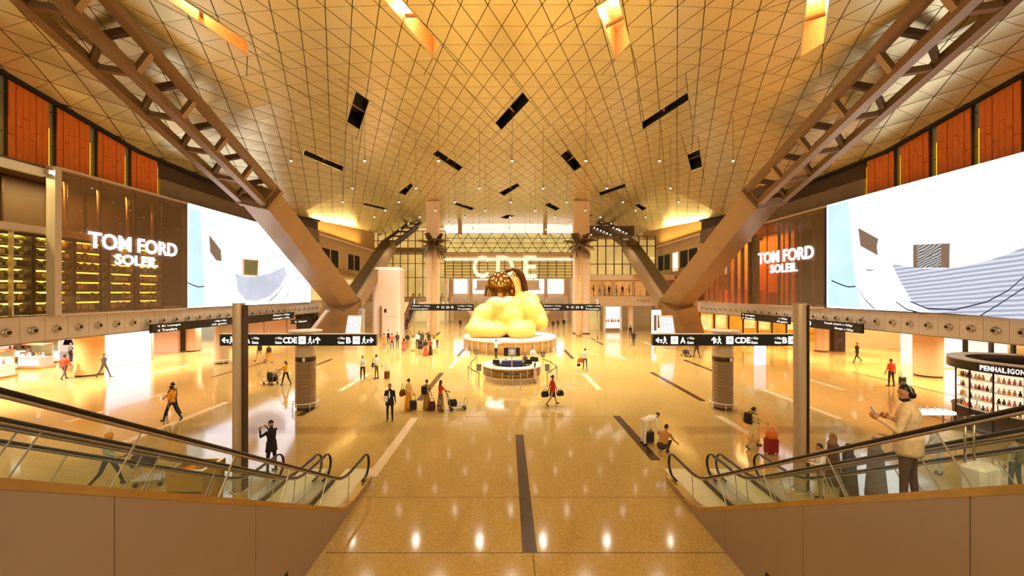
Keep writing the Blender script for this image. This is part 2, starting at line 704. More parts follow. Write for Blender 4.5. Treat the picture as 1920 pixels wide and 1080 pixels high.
cells = []
for t in tris:
    cx, cy = sum(p[0] for p in t) / 3, sum(p[1] for p in t) / 3
    if abs(cx - AX) > HALF + 1: continue
    t0_ = list(t) if parea(t) > 0 else list(t)[::-1]
    for xe, lf in ((AX - HALF, False), (AX + HALF, True)):
        if len(t0_) > 2: t0_ = clip(t0_, (xe, 0), (xe, 10), lf)
    if len(t0_) < 3 or abs(parea(t0_)) < 0.003: continue
    pieces = [t0_]
    for q in slots:
        if max(p[0] for p in q) < cx - 2 or min(p[0] for p in q) > cx + 2 or max(p[1] for p in q) < cy - 2 or min(p[1] for p in q) > cy + 2: continue
        nxt = []
        for pc in pieces:
            if parea(pc) < 0: pc = pc[::-1]
            nxt += minus(pc, q)
        pieces = nxt
    z = zc(cx, cy)
    ix, iy = VX + F * cx / cy, HY - F * (z - H) / cy
    vis = -20 < ix < 1940 and -12 < iy < 1080
    for pc in pieces:
        cells.append((vis, abs(parea(pc)) / cy ** 2, pc, (cx, cy, z)))
cells.sort(key=lambda c: (not c[0], -c[1]))
rest = MB()
for i, (vis, ar, pc, org) in enumerate(cells):
    if i < 300:
        mb = MB()
        panel(mb, pc, org)
        me = bpy.data.meshes.new('ceiling_panel')
        me.from_pydata(mb.v, [], mb.f)
        me.materials.append(M_CEIL)
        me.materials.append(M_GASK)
        me.polygons.foreach_set('material_index', mb.m)
        put('ceiling_panel', me, ceiling, org)
    else:
        panel(rest, pc)
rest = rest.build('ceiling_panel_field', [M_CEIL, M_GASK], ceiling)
tag(rest, kind='stuff')
M_SLOTL = mat('slot_reveal_lit', (238, 196, 130), 0.5, vary=0.06)  # near slots: the light inside is put into the cream
M_SLOTD = mat('slot_reveal_shaded', (20, 15, 12), 0.7, vary=0.2)  # far slots: the shade of the recess is painted black
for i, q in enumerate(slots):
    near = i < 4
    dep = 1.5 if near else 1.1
    mb = MB()
    n = len(q)
    lo = [(p[0], p[1], zc(*p) - 0.004) for p in q]
    hi = [(p[0], p[1], zc(*p) + dep) for p in q]
    mb.add(lo + hi, [(k, (k + 1) % n, n + (k + 1) % n, n + k) for k in range(n)] + [tuple(range(n, 2 * n))])
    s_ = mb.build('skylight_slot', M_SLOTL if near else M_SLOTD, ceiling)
    rim = MB()
    for k in range(n):
        a, b_ = Vector(lo[k]), Vector(lo[(k + 1) % n])
        rim.beam(a, b_, 0.05, 0.05)
    rim.build('slot_rim', M_CEIL, s_)
    a = (Vector(hi[0]) + Vector(hi[1])) / 2
    # a tie bar and a vane inside the slot
    c = [sum((Vector(hi[k]) for k in range(4)), Vector()) / 4, sum((Vector(lo[k]) for k in range(4)), Vector()) / 4]
    e0, e1 = (Vector(hi[0]) - Vector(hi[1])), (Vector(hi[1]) - Vector(hi[2]))
    sh_ = e0 if e0.length < e1.length else e1
    mid = c[1] + Vector((0, 0, 0.35))
    MB().beam(mid - sh_ * .5, mid + sh_ * .5, 0.16, 0.12).build('slot_tie', bronze, s_)
    if near:  # added point light that brightens the near slot
        pd = bpy.data.lights.new('slot_fill', 'POINT')
        pd.energy, pd.color, pd.shadow_soft_size = 130, (1, .8, .5), .15
        po = bpy.data.objects.new('slot_fill', pd)
        COL.objects.link(po)
        po.location = c[0] + Vector((0, 0, -.5))

# end fascia of the vault and its returns
fz = MB()
pr = [(x, 80.35, zc(x, 80.2)) for x in xs]
v = pr + [(x, 80.35, zz + 1.4) for x, _, zz in pr]
n = len(pr)
fz.add(v, [(i, i + 1, n + i + 1, n + i) for i in range(n - 1)])
fz.build('end_fascia', bronze, ceiling)

# ================================================================ SIDE WALLS with gallery
D0 = 24.9                                   # half width of the hall to the gallery fronts
ZB, ZT = 3.62, 4.93                         # under and upper edge of the gallery front
M_SPAN = mat('pale_grey_beige_spandrel', (202, 186, 170), 0.36, 0.15, vary=0.03, scale=1.0)
M_SOF = mat('gallery_soffit', (225, 196, 160), 0.5, vary=0.04)
M_UPW = mat('grey_brown_upper_wall', (120, 102, 86), 0.5, 0.1, vary=0.08, scale=0.8)
M_DKW = mat('dark_umber_and_shade', (62, 44, 30), 0.55, vary=0.12, scale=0.8)  # timber backing and dark gallery; on the return it paints shade
M_INT = mat('dark_brown_interior', (84, 60, 36), 0.5, vary=0.15, scale=0.6)
M_PALEG = mat('pale_olive_infill', (190, 182, 140), 0.45, vary=0.06)
M_AMBER = glow('amber_edge_light', (255, 190, 40), 1.3)
M_NOZ = mat('nozzle_alloy', (205, 188, 168), 0.3, 0.6)


def X(s, d):
    return AX + s * d


walls = {}
noz_me = MB().lathe([(0.20, 0.0), (0.215, 0.035), (0.16, 0.05), (0.145, 0.10), (0.165, 0.13), (0.12, 0.165), (0.10, 0.165), (0.085, 0.02)], 20, axis=(1, 0, 0)).mesh('air_nozzle', M_NOZ)
bore_me = MB().lathe([(0.115, 0.15), (0.10, 0.168), (0.0, 0.16)], 16, axis=(1, 0, 0)).mesh('nozzle_bore', black)
for s in (-1, 1):
    nm = 'wall_left' if s < 0 else 'wall_right'
    core = MB()
    core.box(X(s, D0 + .12), X(s, D0 + 28), 6, 53, ZB + .06, ZT - .1)          # gallery slab
    w = core.build(nm, M_SOF)
    tag(w, ('left' if s < 0 else 'right') + ' gallery wall with a spandrel of round air nozzles', 'wall', kind='structure')
    walls[s] = w
    # spandrel panels 1.1 m long, an air nozzle in each
    Y0 = 19.5 - 1.1 * 10 + .55
    for k in range(40):
        a = Y0 + 1.1 * k
        if a > 51.4: break
        mb = MB()
        x0, x1 = X(s, D0), X(s, D0 + .14)
        mb.box(x0, x1, a + .008, a + 1.092, ZB, ZT - .07)
        mb.build('spandrel_panel', M_SPAN, w)
        if a > 12:
            rot = (0, 0, 0 if s < 0 else PI)
            o = put('air_nozzle', noz_me, w, (x0, a + .55, 4.22), rot)
            put('nozzle_bore', bore_me, o)
    MB().box(X(s, D0 - .05), X(s, D0 + .5), 8, 52, ZT - .07, ZT).build('spandrel_coping', M_SPAN, w)
    MB().box(X(s, D0 - .02), X(s, D0 + .14), 8, 52, ZB - .05, ZB).build('spandrel_drip', bronze, w)
    # gallery back wall and ceiling
    MB().box(X(s, 31), X(s, 31.3), 6, 53, ZT, 16.5).build('gallery_back_wall', M_INT, w)
    MB().box(X(s, D0 + .7), X(s, 31), 6, 53, 12.75, 12.95).build('gallery_ceiling', M_INT, w)
    # upper wall: olive infill, orange timber bays near the viewer, grey-brown beyond
    MB().box(X(s, D0 + .9), X(s, D0 + 1.2), 14, 28.75, 12.8, 19.0).build('infill_wall', M_PALEG, w)
    mb = MB()
    mb.box(X(s, D0 + .45), X(s, D0 + 1.1), 28.75, 53, 12.95, 14.4, 0)
    mb.build('grey_upper_wall', M_UPW, w)
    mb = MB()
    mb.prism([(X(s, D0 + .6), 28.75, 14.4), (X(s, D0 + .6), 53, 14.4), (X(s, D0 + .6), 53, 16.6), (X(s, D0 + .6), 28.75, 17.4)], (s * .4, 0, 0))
    mb.build('shade_return', M_DKW, w)  # dark colour paints the shadow under the vault's curved edge
    mb = MB()
    mb.box(X(s, D0 + .35), X(s, D0 + 1.0), 14, 53, 12.78, 12.97)
    mb.build('gallery_cornice', M_UPW, w)
    # dark shadow gap under the vault
    # timber bays: vertical boards with a cross joint
    for (b0, b1) in ((15.9, 17.65), (18.0, 19.6), (20.05, 21.8), (22.22, 23.95), (24.45, 26.15), (26.65, 28.6)):
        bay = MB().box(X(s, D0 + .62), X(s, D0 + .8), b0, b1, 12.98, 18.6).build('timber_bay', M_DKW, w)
        nb = 6
        for i in range(nb):
            c0 = b0 + (b1 - b0) * i / nb
            c1 = b0 + (b1 - b0) * (i + 1) / nb
            zm = 14.7 + 0.5 * ((i * 7) % 3 - 1)
            pr = 0.012 * ((i * 5) % 3)
            MB().box(X(s, D0 + .56 - pr), X(s, D0 + .62), c0 + .012, c1 - .012, 12.98, zm - .012).box(X(s, D0 + .56 - pr), X(s, D0 + .62), c0 + .012, c1 - .012, zm + .012, 18.6).build('timber_board', wood, bay)
        MB().box(X(s, D0 + .6), X(s, D0 + .7), b1 + .02, b1 + .07, 12.98, 15.2).build('edge_light', M_AMBER, w)
        for zz in (14.3, 16.2):
            MB().box(X(s, D0 + .88), X(s, D0 + .92), b1 + .05, b1 + .45, zz, zz + .03).build('infill_joint', bronze_dark, w)
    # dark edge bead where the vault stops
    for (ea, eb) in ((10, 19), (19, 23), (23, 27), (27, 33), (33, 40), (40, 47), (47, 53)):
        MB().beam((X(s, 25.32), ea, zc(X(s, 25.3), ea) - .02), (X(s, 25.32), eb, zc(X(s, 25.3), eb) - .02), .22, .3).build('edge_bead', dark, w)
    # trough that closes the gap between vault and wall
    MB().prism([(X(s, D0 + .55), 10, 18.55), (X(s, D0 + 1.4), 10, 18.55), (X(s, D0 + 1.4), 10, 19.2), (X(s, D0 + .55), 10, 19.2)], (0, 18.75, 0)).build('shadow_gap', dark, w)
# ================================================================ TRUSSES: leaning piers that open into lattice arms under the vault
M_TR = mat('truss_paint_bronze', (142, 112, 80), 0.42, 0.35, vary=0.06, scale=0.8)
M_TRD = mat('truss_shaded_bronze', (96, 72, 50), 0.45, 0.35, vary=0.08, scale=0.8)  # darker copy of the truss paint, underside shade put into the colour


def mx(s, x):
    """x measured on the left side; mirrored about the hall axis for the right."""
    return x if s < 0 else 2 * AX - x


for s in (-1, 1):
    side = 'left' if s < 0 else 'right'
    t = thing('roof_truss', 'bronze leaning V-shaped roof truss whose open lattice arm runs up beside the %s timber bays' % side, 'roof truss',
              (mx(s, -22.4), 50.4, 0))
    def M3(Y):
        return Vector((-20 + .096 * (33.2 - Y), Y, 13.4 + .29 * (33.2 - Y)))
    off = [Vector((-2.0, 0, .3)), Vector((0, 0, 0)), Vector((.9, 0, 1.15))]
    fx = lambda p: Vector((mx(s, p.x), p.y, p.z))
    # three chords of the lattice arm
    ya, yb = 13.2, 33.4
    for i, o in enumerate(off):
        mb = MB()
        mb.beam(fx(M3(ya) + o), fx(M3(yb) + o), .46, .46, mt=0)
        mb.build('chord', M_TR, t)
    for k in range(7):
        Y = 13.8 + 3.13 * k
        L, M_, R = [M3(Y) + o for o in off]
        mb = MB()
        mb.beam(fx(L), fx(M_), .34, .30)
        mb.beam(fx(M_), fx(R), .30, .30)
        mb.build('cross_bar', M_TR, t)
        mb = MB()
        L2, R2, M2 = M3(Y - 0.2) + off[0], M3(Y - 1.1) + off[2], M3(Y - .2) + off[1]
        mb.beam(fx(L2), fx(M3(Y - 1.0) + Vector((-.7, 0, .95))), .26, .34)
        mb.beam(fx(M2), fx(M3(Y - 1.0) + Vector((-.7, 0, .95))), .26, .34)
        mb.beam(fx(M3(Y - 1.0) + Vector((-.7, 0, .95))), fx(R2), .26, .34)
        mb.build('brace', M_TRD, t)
    # closed part of the arm
    J = M3(33.0)
    N = Vector((-19.5, 48.2, 4.0))
    sec0 = [Vector((-2.2, 0, .35)), Vector((.1, 0, -.2)), Vector((1.15, 0, 1.1)), Vector((-.9, 0, 1.7))]
    sec1 = [Vector((-2.1, 0, .5)), Vector((.0, 0, .1)), Vector((1.75, 0, 1.3)), Vector((-.6, 0, 1.9))]
    mb = MB()
    rings = []
    for i in range(5):
        q = i / 4
        rings.append([fx(J.lerp(N, q) + a.lerp(b, q)) for a, b in zip(sec0, sec1)])
    mb.loft(rings)
    mb.build('closed_arm', M_TR, t)
    mb = MB()
    mb.beam(fx(J + sec0[0] + Vector((-.1, 0, 0))), fx(J + sec0[1] + Vector((.15, 0, 0))), .5, .5)
    mb.beam(fx(J + sec0[1]), fx(J + sec0[2] + Vector((.1, 0, .1))), .5, .5)
    mb.build('collar', M_TR, t)
    # pier
    mb = MB()
    top = [(-21.9, 47.6, 4.6), (-19.2, 47.3, 3.9), (-17.6, 48.6, 5.2), (-20.6, 50, 5.8)]
    midr = [(-23.0, 48.6, 2.4), (-20.6, 48.4, 2.0), (-19.2, 50.6, 2.6), (-22.4, 51.2, 3.0)]
    bot = [(-24.0, 49.2, 0), (-21.2, 49.0, 0), (-20.4, 51.4, 0), (-23.4, 51.8, 0)]
    mb.loft([[fx(Vector(p)) for p in r] for r in (bot, midr, top)])
    mb.build('pier', M_TR, t)
    # far arm, a closed box then an open dark end with small lamps
    a0, a1 = Vector((-18.9, 48.6, 4.9)), Vector((-19.0, 64, 13.6))
    mb = MB()
    mb.beam(fx(a0), fx(a1), 2.3, 1.5)
    mb.build('far_arm', M_TR, t)
    dirn = (a1 - a0).normalized()
    upn = Vector((0, -dirn.z, dirn.y))
    mb = MB()
    mb.beam(fx(a0 + Vector((-.25, 0, 0)) + upn * .79), fx(a1 + Vector((-.25, 0, 0)) + upn * .79), 1.5, .12)
    mb.build('far_arm_channel', bronze_dark, t)
    b1 = Vector((-17.4, 76.5, 19.2))
    for ox, oz in ((-1.0, .5), (.95, .4), (.3, -.6)):
        mb = MB()
        mb.beam(fx(a1 + Vector((ox, -.3, oz))), fx(b1 + Vector((ox, 0, oz))), .4, .4)
        mb.build('far_chord', bronze_dark, t)
    for k in range(5):
        q = a1.lerp(b1, (k + .5) / 5)
        mb = MB()
        mb.beam(fx(q + Vector((-1, 0, .5))), fx(q + Vector((.95, 0, .4))), .25, .25)
        mb.beam(fx(q + Vector((.95, 0, .4))), fx(q + Vector((.3, 0, -.6))), .25, .25)
        mb.build('far_brace', bronze_dark, t)
        MB().ball(fx(q + Vector((.2, -.5, -.75))), .09, 8, 6).build('arm_lamp', glow('lamp_warm_white', (255, 236, 200), 14), t)

# ================================================================ SCREENS on the gallery fronts (flat pictures of their own)
SC_W = glow('screen_white', (242, 244, 255), 1.9, 0.015, .3)
SC_T = glow('screen_teal', (196, 226, 226), 1.0, 0.12, .6)
SC_B = glow('screen_brown', (132, 106, 84), 0.9, 0.1, 2)
SC_G = glow('screen_grey', (196, 198, 212), .95, 0.16, .5)
SC_D = glow('screen_dark_line', (70, 74, 84), .7, 0.2, 4)
SC_O = glow('screen_label_edge', (232, 160, 120), 1, 0.1, 2)
SC_L = glow('screen_label_green', (122, 110, 62), .9, 0.2, 3)


def wave_glow(name, c1, c2, scale, strength, rot, dist=1.5):
    m = bpy.data.materials.new(name)
    m.use_nodes = True
    nt = m.node_tree
    nt.nodes.remove(nt.nodes['Principled BSDF'])
    e = nt.nodes.new('ShaderNodeEmission')
    tc = nt.nodes.new('ShaderNodeTexCoord')
    mp = nt.nodes.new('ShaderNodeMapping')
    mp.inputs['Rotation'].default_value = rot
    w = nt.nodes.new('ShaderNodeTexWave')
    w.inputs['Scale'].default_value = scale
    w.bands_direction = 'Z'
    w.inputs['Distortion'].default_value = dist
    w.inputs['Detail'].default_value = 2
    w.inputs['Detail Scale'].default_value = .6
    r = nt.nodes.new('ShaderNodeValToRGB')
    r.color_ramp.elements[0].color = lin(c1)
    r.color_ramp.elements[1].color = lin(c2)
    nt.links.new(tc.outputs['Object'], mp.inputs[0])
    nt.links.new(mp.outputs[0], w.inputs['Vector'])
    nt.links.new(w.outputs['Fac'], r.inputs['Fac'])
    nt.links.new(r.outputs[0], e.inputs['Color'])
    e.inputs['Strength'].default_value = strength
    nt.links.new(e.outputs[0], nt.nodes['Material Output'].inputs['Surface'])
    return m


SC_R = wave_glow('screen_ribbed_grey', (150, 152, 164), (206, 208, 222), 1.3, .95, (.1, 0, 0))
SC_Z = wave_glow('screen_scribble', (60, 58, 56), (196, 190, 184), 2.2, .9, (.5, .3, .4), 9)


def SW(s, px, py, d=24.62):
    x = X(s, d)
    Y = x * F / (px - VX)
    return Vector((x, Y, H - (py - HY) / F * Y))


def screen_poly(name, s, pts, m, root, d):
    mb = MB()
    w = [SW(s, px, py, d) for px, py in pts]
    mb.prism(w, (s * .004, 0, 0))
    return mb.build(name, m, root)


def ribbon(pts, w):
    up = [(x, y - w / 2) for x, y in pts]
    dn = [(x, y + w / 2) for x, y in reversed(pts)]
    return up + dn


def screen(s, y0, y1, label):
    x = X(s, 24.63)
    r = MB().box(x + s * .006, x + s * .3, y0, y1, 4.98, 13.02).build('led_screen', blackm)
    tag(r, label, 'screen')
    mb = MB()
    mb.box(x, x + s * .006, y0 + .04, y1 - .04, 5.0, 13.0)
    mb.build('screen_picture', SC_W, r)
    return r


scl = screen(-1, 30.2, 49.3, 'long lit video screen partly behind the leaning pier, showing a small square green label')
D_ = 24.615
screen_poly('teal_band', -1, [(353, 390), (374, 393), (377, 430), (380, 500), (384, 574), (353, 575)], SC_T, scl, D_)
screen_poly('brown_patch', -1, [(392, 440), (414, 468), (416, 490), (405, 488), (394, 472)], SC_B, scl, D_)
screen_poly('grey_bowl', -1, [(441, 512), (458, 519), (482, 518), (510, 511), (533, 500), (537, 515), (525, 537), (505, 556), (480, 565), (460, 562), (446, 545)], SC_G, scl, D_)
screen_poly('label_edge', -1, [(454, 485), (485, 487), (484, 518), (455, 517)], SC_O, scl, D_ - .01)
screen_poly('label_face', -1, [(458, 487), (484, 489), (482, 516), (458, 514)], SC_L, scl, D_ - .02)
for pts in ([(505, 565), (520, 552), (531, 535), (537, 515)], [(531, 565), (541, 548), (548, 528), (552, 510)]):
    screen_poly('rim_line', -1, ribbon(pts, 2.2), SC_D, scl, D_ - .01)
screen_poly('loose_thread', -1, ribbon([(347, 528), (360, 534), (372, 538), (384, 537)], 2), SC_D, scl, D_ - .01)
scr = screen(1, 15.6, 31.2, 'long lit video screen beside the pole, showing a scribbled square over ribbed grey fabric')
screen_poly('teal_band', 1, [(1552, 388), (1590, 377), (1594, 430), (1601, 500), (1608, 540), (1615, 577), (1552, 573)], SC_T, scr, D_)
screen_poly('brown_patch', 1, [(1609, 427), (1647, 448), (1644, 461), (1646, 479), (1613, 461)], SC_B, scr, D_)
screen_poly('ribbed_fabric', 1, [(1672, 495), (1736, 504), (1795, 501), (1855, 488), (1900, 472), (1958, 445), (2010, 420), (2010, 606), (1930, 600), (1840, 592), (1750, 586), (1712, 568), (1689, 530)], SC_R, scr, D_)
screen_poly('square_edge', 1, [(1712, 459), (1781, 456), (1780, 502), (1712, 502)], SC_B, scr, D_ - .01)
screen_poly('square_face', 1, [(1719, 460), (1765, 458), (1764, 500), (1720, 503)], SC_Z, scr, D_ - .02)
for pts in ([(1706, 565), (1736, 578), (1790, 581), (1850, 566), (1890, 545), (1930, 510)], [(1680, 566), (1700, 580), (1730, 588)], [(1838, 592), (1880, 566), (1930, 533)], [(1612, 545), (1622, 562), (1640, 580)]):
    screen_poly('rim_line', 1, ribbon(pts, 2.6), SC_D, scr, D_ - .01)
screen_poly('loose_thread', 1, ribbon([(1559, 526), (1575, 533), (1590, 538), (1604, 537)], 2.4), SC_D, scr, D_ - .01)
screen_poly('small_caption', 1, ribbon([(1624, 506), (1637, 507)], 2), SC_D, scr, D_ - .01)

# ================================================================ TINTED GLASS BOXES with lit lettering
G_BOX = glass_mat('tinted_brown_glass', (226, 202, 172), 0.86, 0.02, .5)
M_LET = glow('letter_white', (255, 250, 255), 2.2, 0.01)
for s, y0, y1, lab in ((-1, 21.6, 30.15, 'projecting brown glass box with white letters before the shelf-lined shop'),
                       (1, 31.25, 40.6, 'projecting brown glass box with white letters between orange shop and screen')):
    xf = X(s, 24.55)
    r = thing('glass_sign_box', lab, 'sign', (xf, (y0 + y1) / 2, 4.95))
    n = 4
    for i in range(n):
        a, b = y0 + (y1 - y0) * i / n, y0 + (y1 - y0) * (i + 1) / n
        MB().box(xf, xf + s * .03, a + .01, b - .01, 5.02, 12.85).build('glass_pane', G_BOX, r)
        if i:
            MB().box(xf + s * .03, xf + s * .1, a - .03, a + .03, 5.0, 12.85).build('mullion', bronze_dark, r)
    if s < 0:
        MB().box(xf - s * .03, xf + s * .45, y0 - .32, y0, 4.95, 12.95).build('end_frame', M_SPAN, r)
    else:
        MB().box(xf, xf + s * .4, y0, y0 + .05, 5.0, 12.85).build('end_frame', bronze_dark, r)
    MB().box(xf - s * .03, xf + s * .3, y0, y1, 12.85, 12.98).build('top_rail', M_SPAN, r)
    MB().box(xf - s * .03, xf + s * .3, y0, y1, 4.93, 5.02).build('bottom_rail', M_SPAN, r)
    MB().box(xf, xf + s * .4, y1 - .06, y1, 5.0, 12.85).build('end_frame', bronze_dark, r)
    mb = MB()
    xd = (0, 1, 0) if s < 0 else (0, -1, 0)
    xt = xf - s * .05
    if s < 0:
        lettering(mb, 'TOM FORD', (xt, 22.95, 8.78), xd, (0, 0, 1), 6.15, .95, .05, bold=.018)
        lettering(mb, 'SOLEIL', (xt, 24.5, 7.92), xd, (0, 0, 1), 3.0, .66, .05, bold=.02)
    else:
        lettering(mb, 'TOM FORD', (xt, 39.4, 8.95), xd, (0, 0, 1), 7.1, 1.1, .05, bold=.018)
        lettering(mb, 'SOLEIL', (xt, 37.6, 8.0), xd, (0, 0, 1), 3.5, .78, .05, bold=.02)
    mb.build('lettering', M_LET, r)

# ================================================================ GALLERY INTERIORS
G_SHOP = glass_mat('shopfront_glass', (240, 234, 216), 0.95, 0.02, .7)
M_SHELF = mat('shelf_dark_wood', (70, 46, 24), 0.5, vary=0.15)
M_GOLDL = glow('shelf_strip_light', (255, 214, 90), 7.0)
M_PLANT = mat('shelf_greenery', (150, 150, 30), 0.5, vary=0.5, scale=9)
M_JAR = mat('shelf_amber_ware', (232, 180, 70), 0.3, vary=0.4, scale=6)
M_JARW = mat('shelf_cream_ware', (244, 226, 170), 0.35, vary=0.2, scale=6)
# the shelf-lined shop behind the left glass box
transom = MB().box(X(-1, 25.2), X(-1, 25.9), 14, 30.1, 9.35, 9.7)
tag(transom.build('shop_transom', M_SPAN), 'pale transom beam over the left shelf-lined shopfront', 'beam')
back = tag(MB().box(X(-1, 28.3), X(-1, 28.5), 14, 31, 9.7, 12.7).build('shop_upper_panel', M_INT), 'dark brown upper panel above the left shelves', 'panel')
MB().box(X(-1, 28.2), X(-1, 28.3), 18.6, 20.8, 9.9, 12.0).build('black_opening', dark, back)
for yy in (21.9, 24.2, 26.3):
    MB().box(X(-1, 28.15), X(-1, 28.3), yy, yy + .08, 9.8, 12.6).build('panel_joint', bronze_dark, back)
front = thing('shopfront', 'olive glass shopfront of the shelf-lined shop left of the brown glass box', 'shopfront', (X(-1, 25.6), 18, 4.95))
for k in range(5):
    a = 15.6 + 1.55 * k
    if a < 21.5:
        MB().box(X(-1, 25.6), X(-1, 25.63), a + .03, a + 1.5, 5.0, 9.34).build('glass_pane', G_SHOP, front)
        MB().box(X(-1, 25.5), X(-1, 25.7), a - .04, a + .04, 4.95, 9.34).build('mullion', steel, front)
jars = {}
jm = {
    'leafy_pot': MB().lathe([(.05, 0), (.08, .02), (.09, .16), (.07, .16)], 8).ball((0, 0, .28), (.17, .15, .15), 8, 5, 1).ball((.1, .05, .22), (.12, .1, .1), 6, 4, 1).mesh('leafy_pot', [M_JARW, M_PLANT]),
    'amber_jar': MB().lathe([(.0, 0), (.11, 0), (.13, .05), (.13, .24), (.07, .3), (.08, .35), (0, .36)], 10).mesh('amber_jar', M_JAR),
    'cream_box': MB().bbox(-.18, .18, -.12, .12, 0, .26, .015).mesh('cream_box', M_JARW),
}
jl = {'leafy_pot': 'small leafy plant in a cream pot on a left gallery shelf', 'amber_jar': 'amber lidded jar on a left gallery shelf', 'cream_box': 'cream cardboard box on a left gallery shelf'}
for u in range(7):
    y0 = 15.9 + 2.1 * u
    un = thing('shelf_unit', None, 'shelf unit', (X(-1, 27.3), y0 + 1, 4.95), group='shelf units along the left gallery')
    un['label'] = 'tall dark shelf unit with yellow strip lights lining the left gallery shop'
    MB().box(X(-1, 27.2), X(-1, 27.25), y0, y0 + 2.0, 4.95, 9.3).build('back_board', M_INT, un)
    for yy in (y0, y0 + 1.94):
        MB().box(X(-1, 26.7), X(-1, 27.2), yy, yy + .06, 4.95, 9.3).build('side_board', M_SHELF, un)
    for k in range(7):
        z = 5.1 + .62 * k
        MB().box(X(-1, 26.7), X(-1, 27.2), y0 + .06, y0 + 1.94, z, z + .05).build('shelf', M_SHELF, un)
        MB().box(X(-1, 27.17), X(-1, 27.2), y0 + .08, y0 + 1.92, z + .42, z + .50).build('strip_light', M_GOLDL, un)
        for j in range(4):
            if random.random() < .12: continue
            kd = random.choice(['leafy_pot', 'amber_jar', 'cream_box', 'leafy_pot'])
            o = put(kd, jm[kd], None, (X(-1, 26.9 + .08 * random.random()), y0 + .3 + .46 * j, z + .05), (0, 0, random.uniform(-.4, .4)), None)
            tag(o, jl[kd], {'leafy_pot': 'plant', 'amber_jar': 'jar', 'cream_box': 'box'}[kd], {'leafy_pot': 'leafy pots', 'amber_jar': 'amber jars', 'cream_box': 'cream boxes'}[kd] + ' on the left gallery shelves')
area_light('shop_light', (X(-1, 26.4), 22, 12.6), (0, 0, 0), .6, 12, 700, (1, .75, .3))

# the orange shop with bright fins on the right gallery
front = thing('shopfront', 'shopfront with bright vertical fins between the right glass box and the leaning pier', 'shopfront', (X(1, 25.4), 46, 4.95))
for k in range(9):
    yy = 41.0 + 1.3 * k
    MB().box(X(1, 25.2), X(1, 25.6), yy - .06, yy + .06, 4.95, 11.6).build('fin', steel, front)
    if k < 8:
        MB().box(X(1, 25.5), X(1, 25.53), yy + .07, yy + 1.23, 4.95, 11.5).build('glass_pane', G_SHOP, front)
MB().box(X(1, 25.2), X(1, 25.8), 40.7, 52, 11.5, 11.8).build('head_rail', M_SPAN, front)
w = tag(MB().box(X(1, 29), X(1, 29.3), 40.7, 53, 4.95, 12.7).build('timber_back_panel', orange_wall), 'orange lacquered back panel inside the finned shop', 'panel')
for k in range(5):
    o = tag(MB().bbox(X(1, 27.2), X(1, 28.2), 42 + 2.1 * k, 43.2 + 2.1 * k, 4.95, 6.1 + .25 * (k % 3), .03).bbox(X(1, 27.3), X(1, 28.1), 42.1 + 2.1 * k, 43.1 + 2.1 * k, 6.1 + .25 * (k % 3), 6.2 + .25 * (k % 3), .02).build('display_cabinet', wood),
            'orange wooden display cabinet in the finned shop', 'cabinet', 'cabinets in the finned shop')
area_light('shop_light', (X(1, 27), 47, 12.6), (0, 0, 0), 2, 9, 1100, (1, .6, .22))
# pipes and dark posts behind the right glass box
for k in range(6):
    tag(MB().tube([(X(1, 26.6), 32 + 1.5 * k, 4.95), (X(1, 26.6), 32 + 1.5 * k, 12.7)], .11 + .03 * (k % 2), 10).lathe([(.2, 0), (.2, .05), (.12, .07)], 12, (X(1, 26.6), 32 + 1.5 * k, 4.95)).build('service_pipe', bronze),
        'vertical bronze service pipe behind the right brown glass', 'pipe', 'pipes behind the right brown glass')
for k in range(4):
    tag(MB().tube([(X(-1, 26.1), 23.2 + 1.9 * k, 9.7), (X(-1, 26.1), 23.2 + 1.9 * k, 12.7)], .1, 10).lathe([(.2, 0), (.2, .05), (.1, .07)], 12, (X(-1, 26.1), 23.2 + 1.9 * k, 9.7)).build('service_pipe', bronze),
        'vertical bronze service pipe behind the left brown glass', 'pipe', 'pipes behind the left brown glass')
# white ledge with a flood lamp under the first left timber bay
lg = tag(MB().box(X(-1, 24.9), X(-1, 25.2), 14, 21.2, 12.35, 12.76).build('white_ledge', white), 'white ledge under the first left timber bay', 'ledge')
fd = thing('flood_lamp', 'small flood lamp at the end of the white ledge by the brown glass box', 'lamp', (X(-1, 24.75), 21.2, 12.5))
MB().bbox(X(-1, 24.6), X(-1, 24.9), 21.05, 21.35, 12.45, 12.7, .03).build('lamp_housing', steel, fd)
MB().box(X(-1, 24.58), X(-1, 24.6), 21.1, 21.3, 12.48, 12.66).build('lamp_face', glow('lamp_warm_white', (255, 236, 200), 14), fd)

# ================================================================ PENDANT LAMPS
M_BULB = glow('pendant_bulb', (255, 240, 214), 40)
pl = thing('pendant_lamp', 'small bell-shaped pendant lamp on a thin wire under the gold vault', 'lamp', (0, 0, 0), group='pendant lamps under the vault')
MB().lathe([(.03, .34), (.05, .30), (.07, .14), (.14, .02), (.15, 0), (.12, .02), (.04, .12)], 12).build('shade', steel, pl)
MB().ball((0, 0, .02), .06, 10, 6).build('bulb', M_BULB, pl)
wire_me = MB().tube([(0, 0, 0), (0, 0, 1)], .012, 4).mesh('wire', bronze_dark)
put('wire', wire_me, pl, (0, 0, .33))
sd = bpy.data.lights.new('pendant_beam', 'SPOT')
sd.energy = 1900
sd.color = (1.0, 0.97, 0.78)
sd.spot_size = math.radians(125)
sd.spot_blend = 1.0
sd.shadow_soft_size = 0.12
first = True
rows = [(29.2, 0, 9), (33.8, 1, 8), (38.4, 0, 9), (43.0, 1, 8), (47.6, 0, 9), (53, 1, 8), (59, 0, 7), (66, 1, 6), (73, 0, 5)]
ORD = ['first', 'second', 'third', 'fourth', 'fifth', 'sixth', 'seventh', 'eighth', 'ninth']
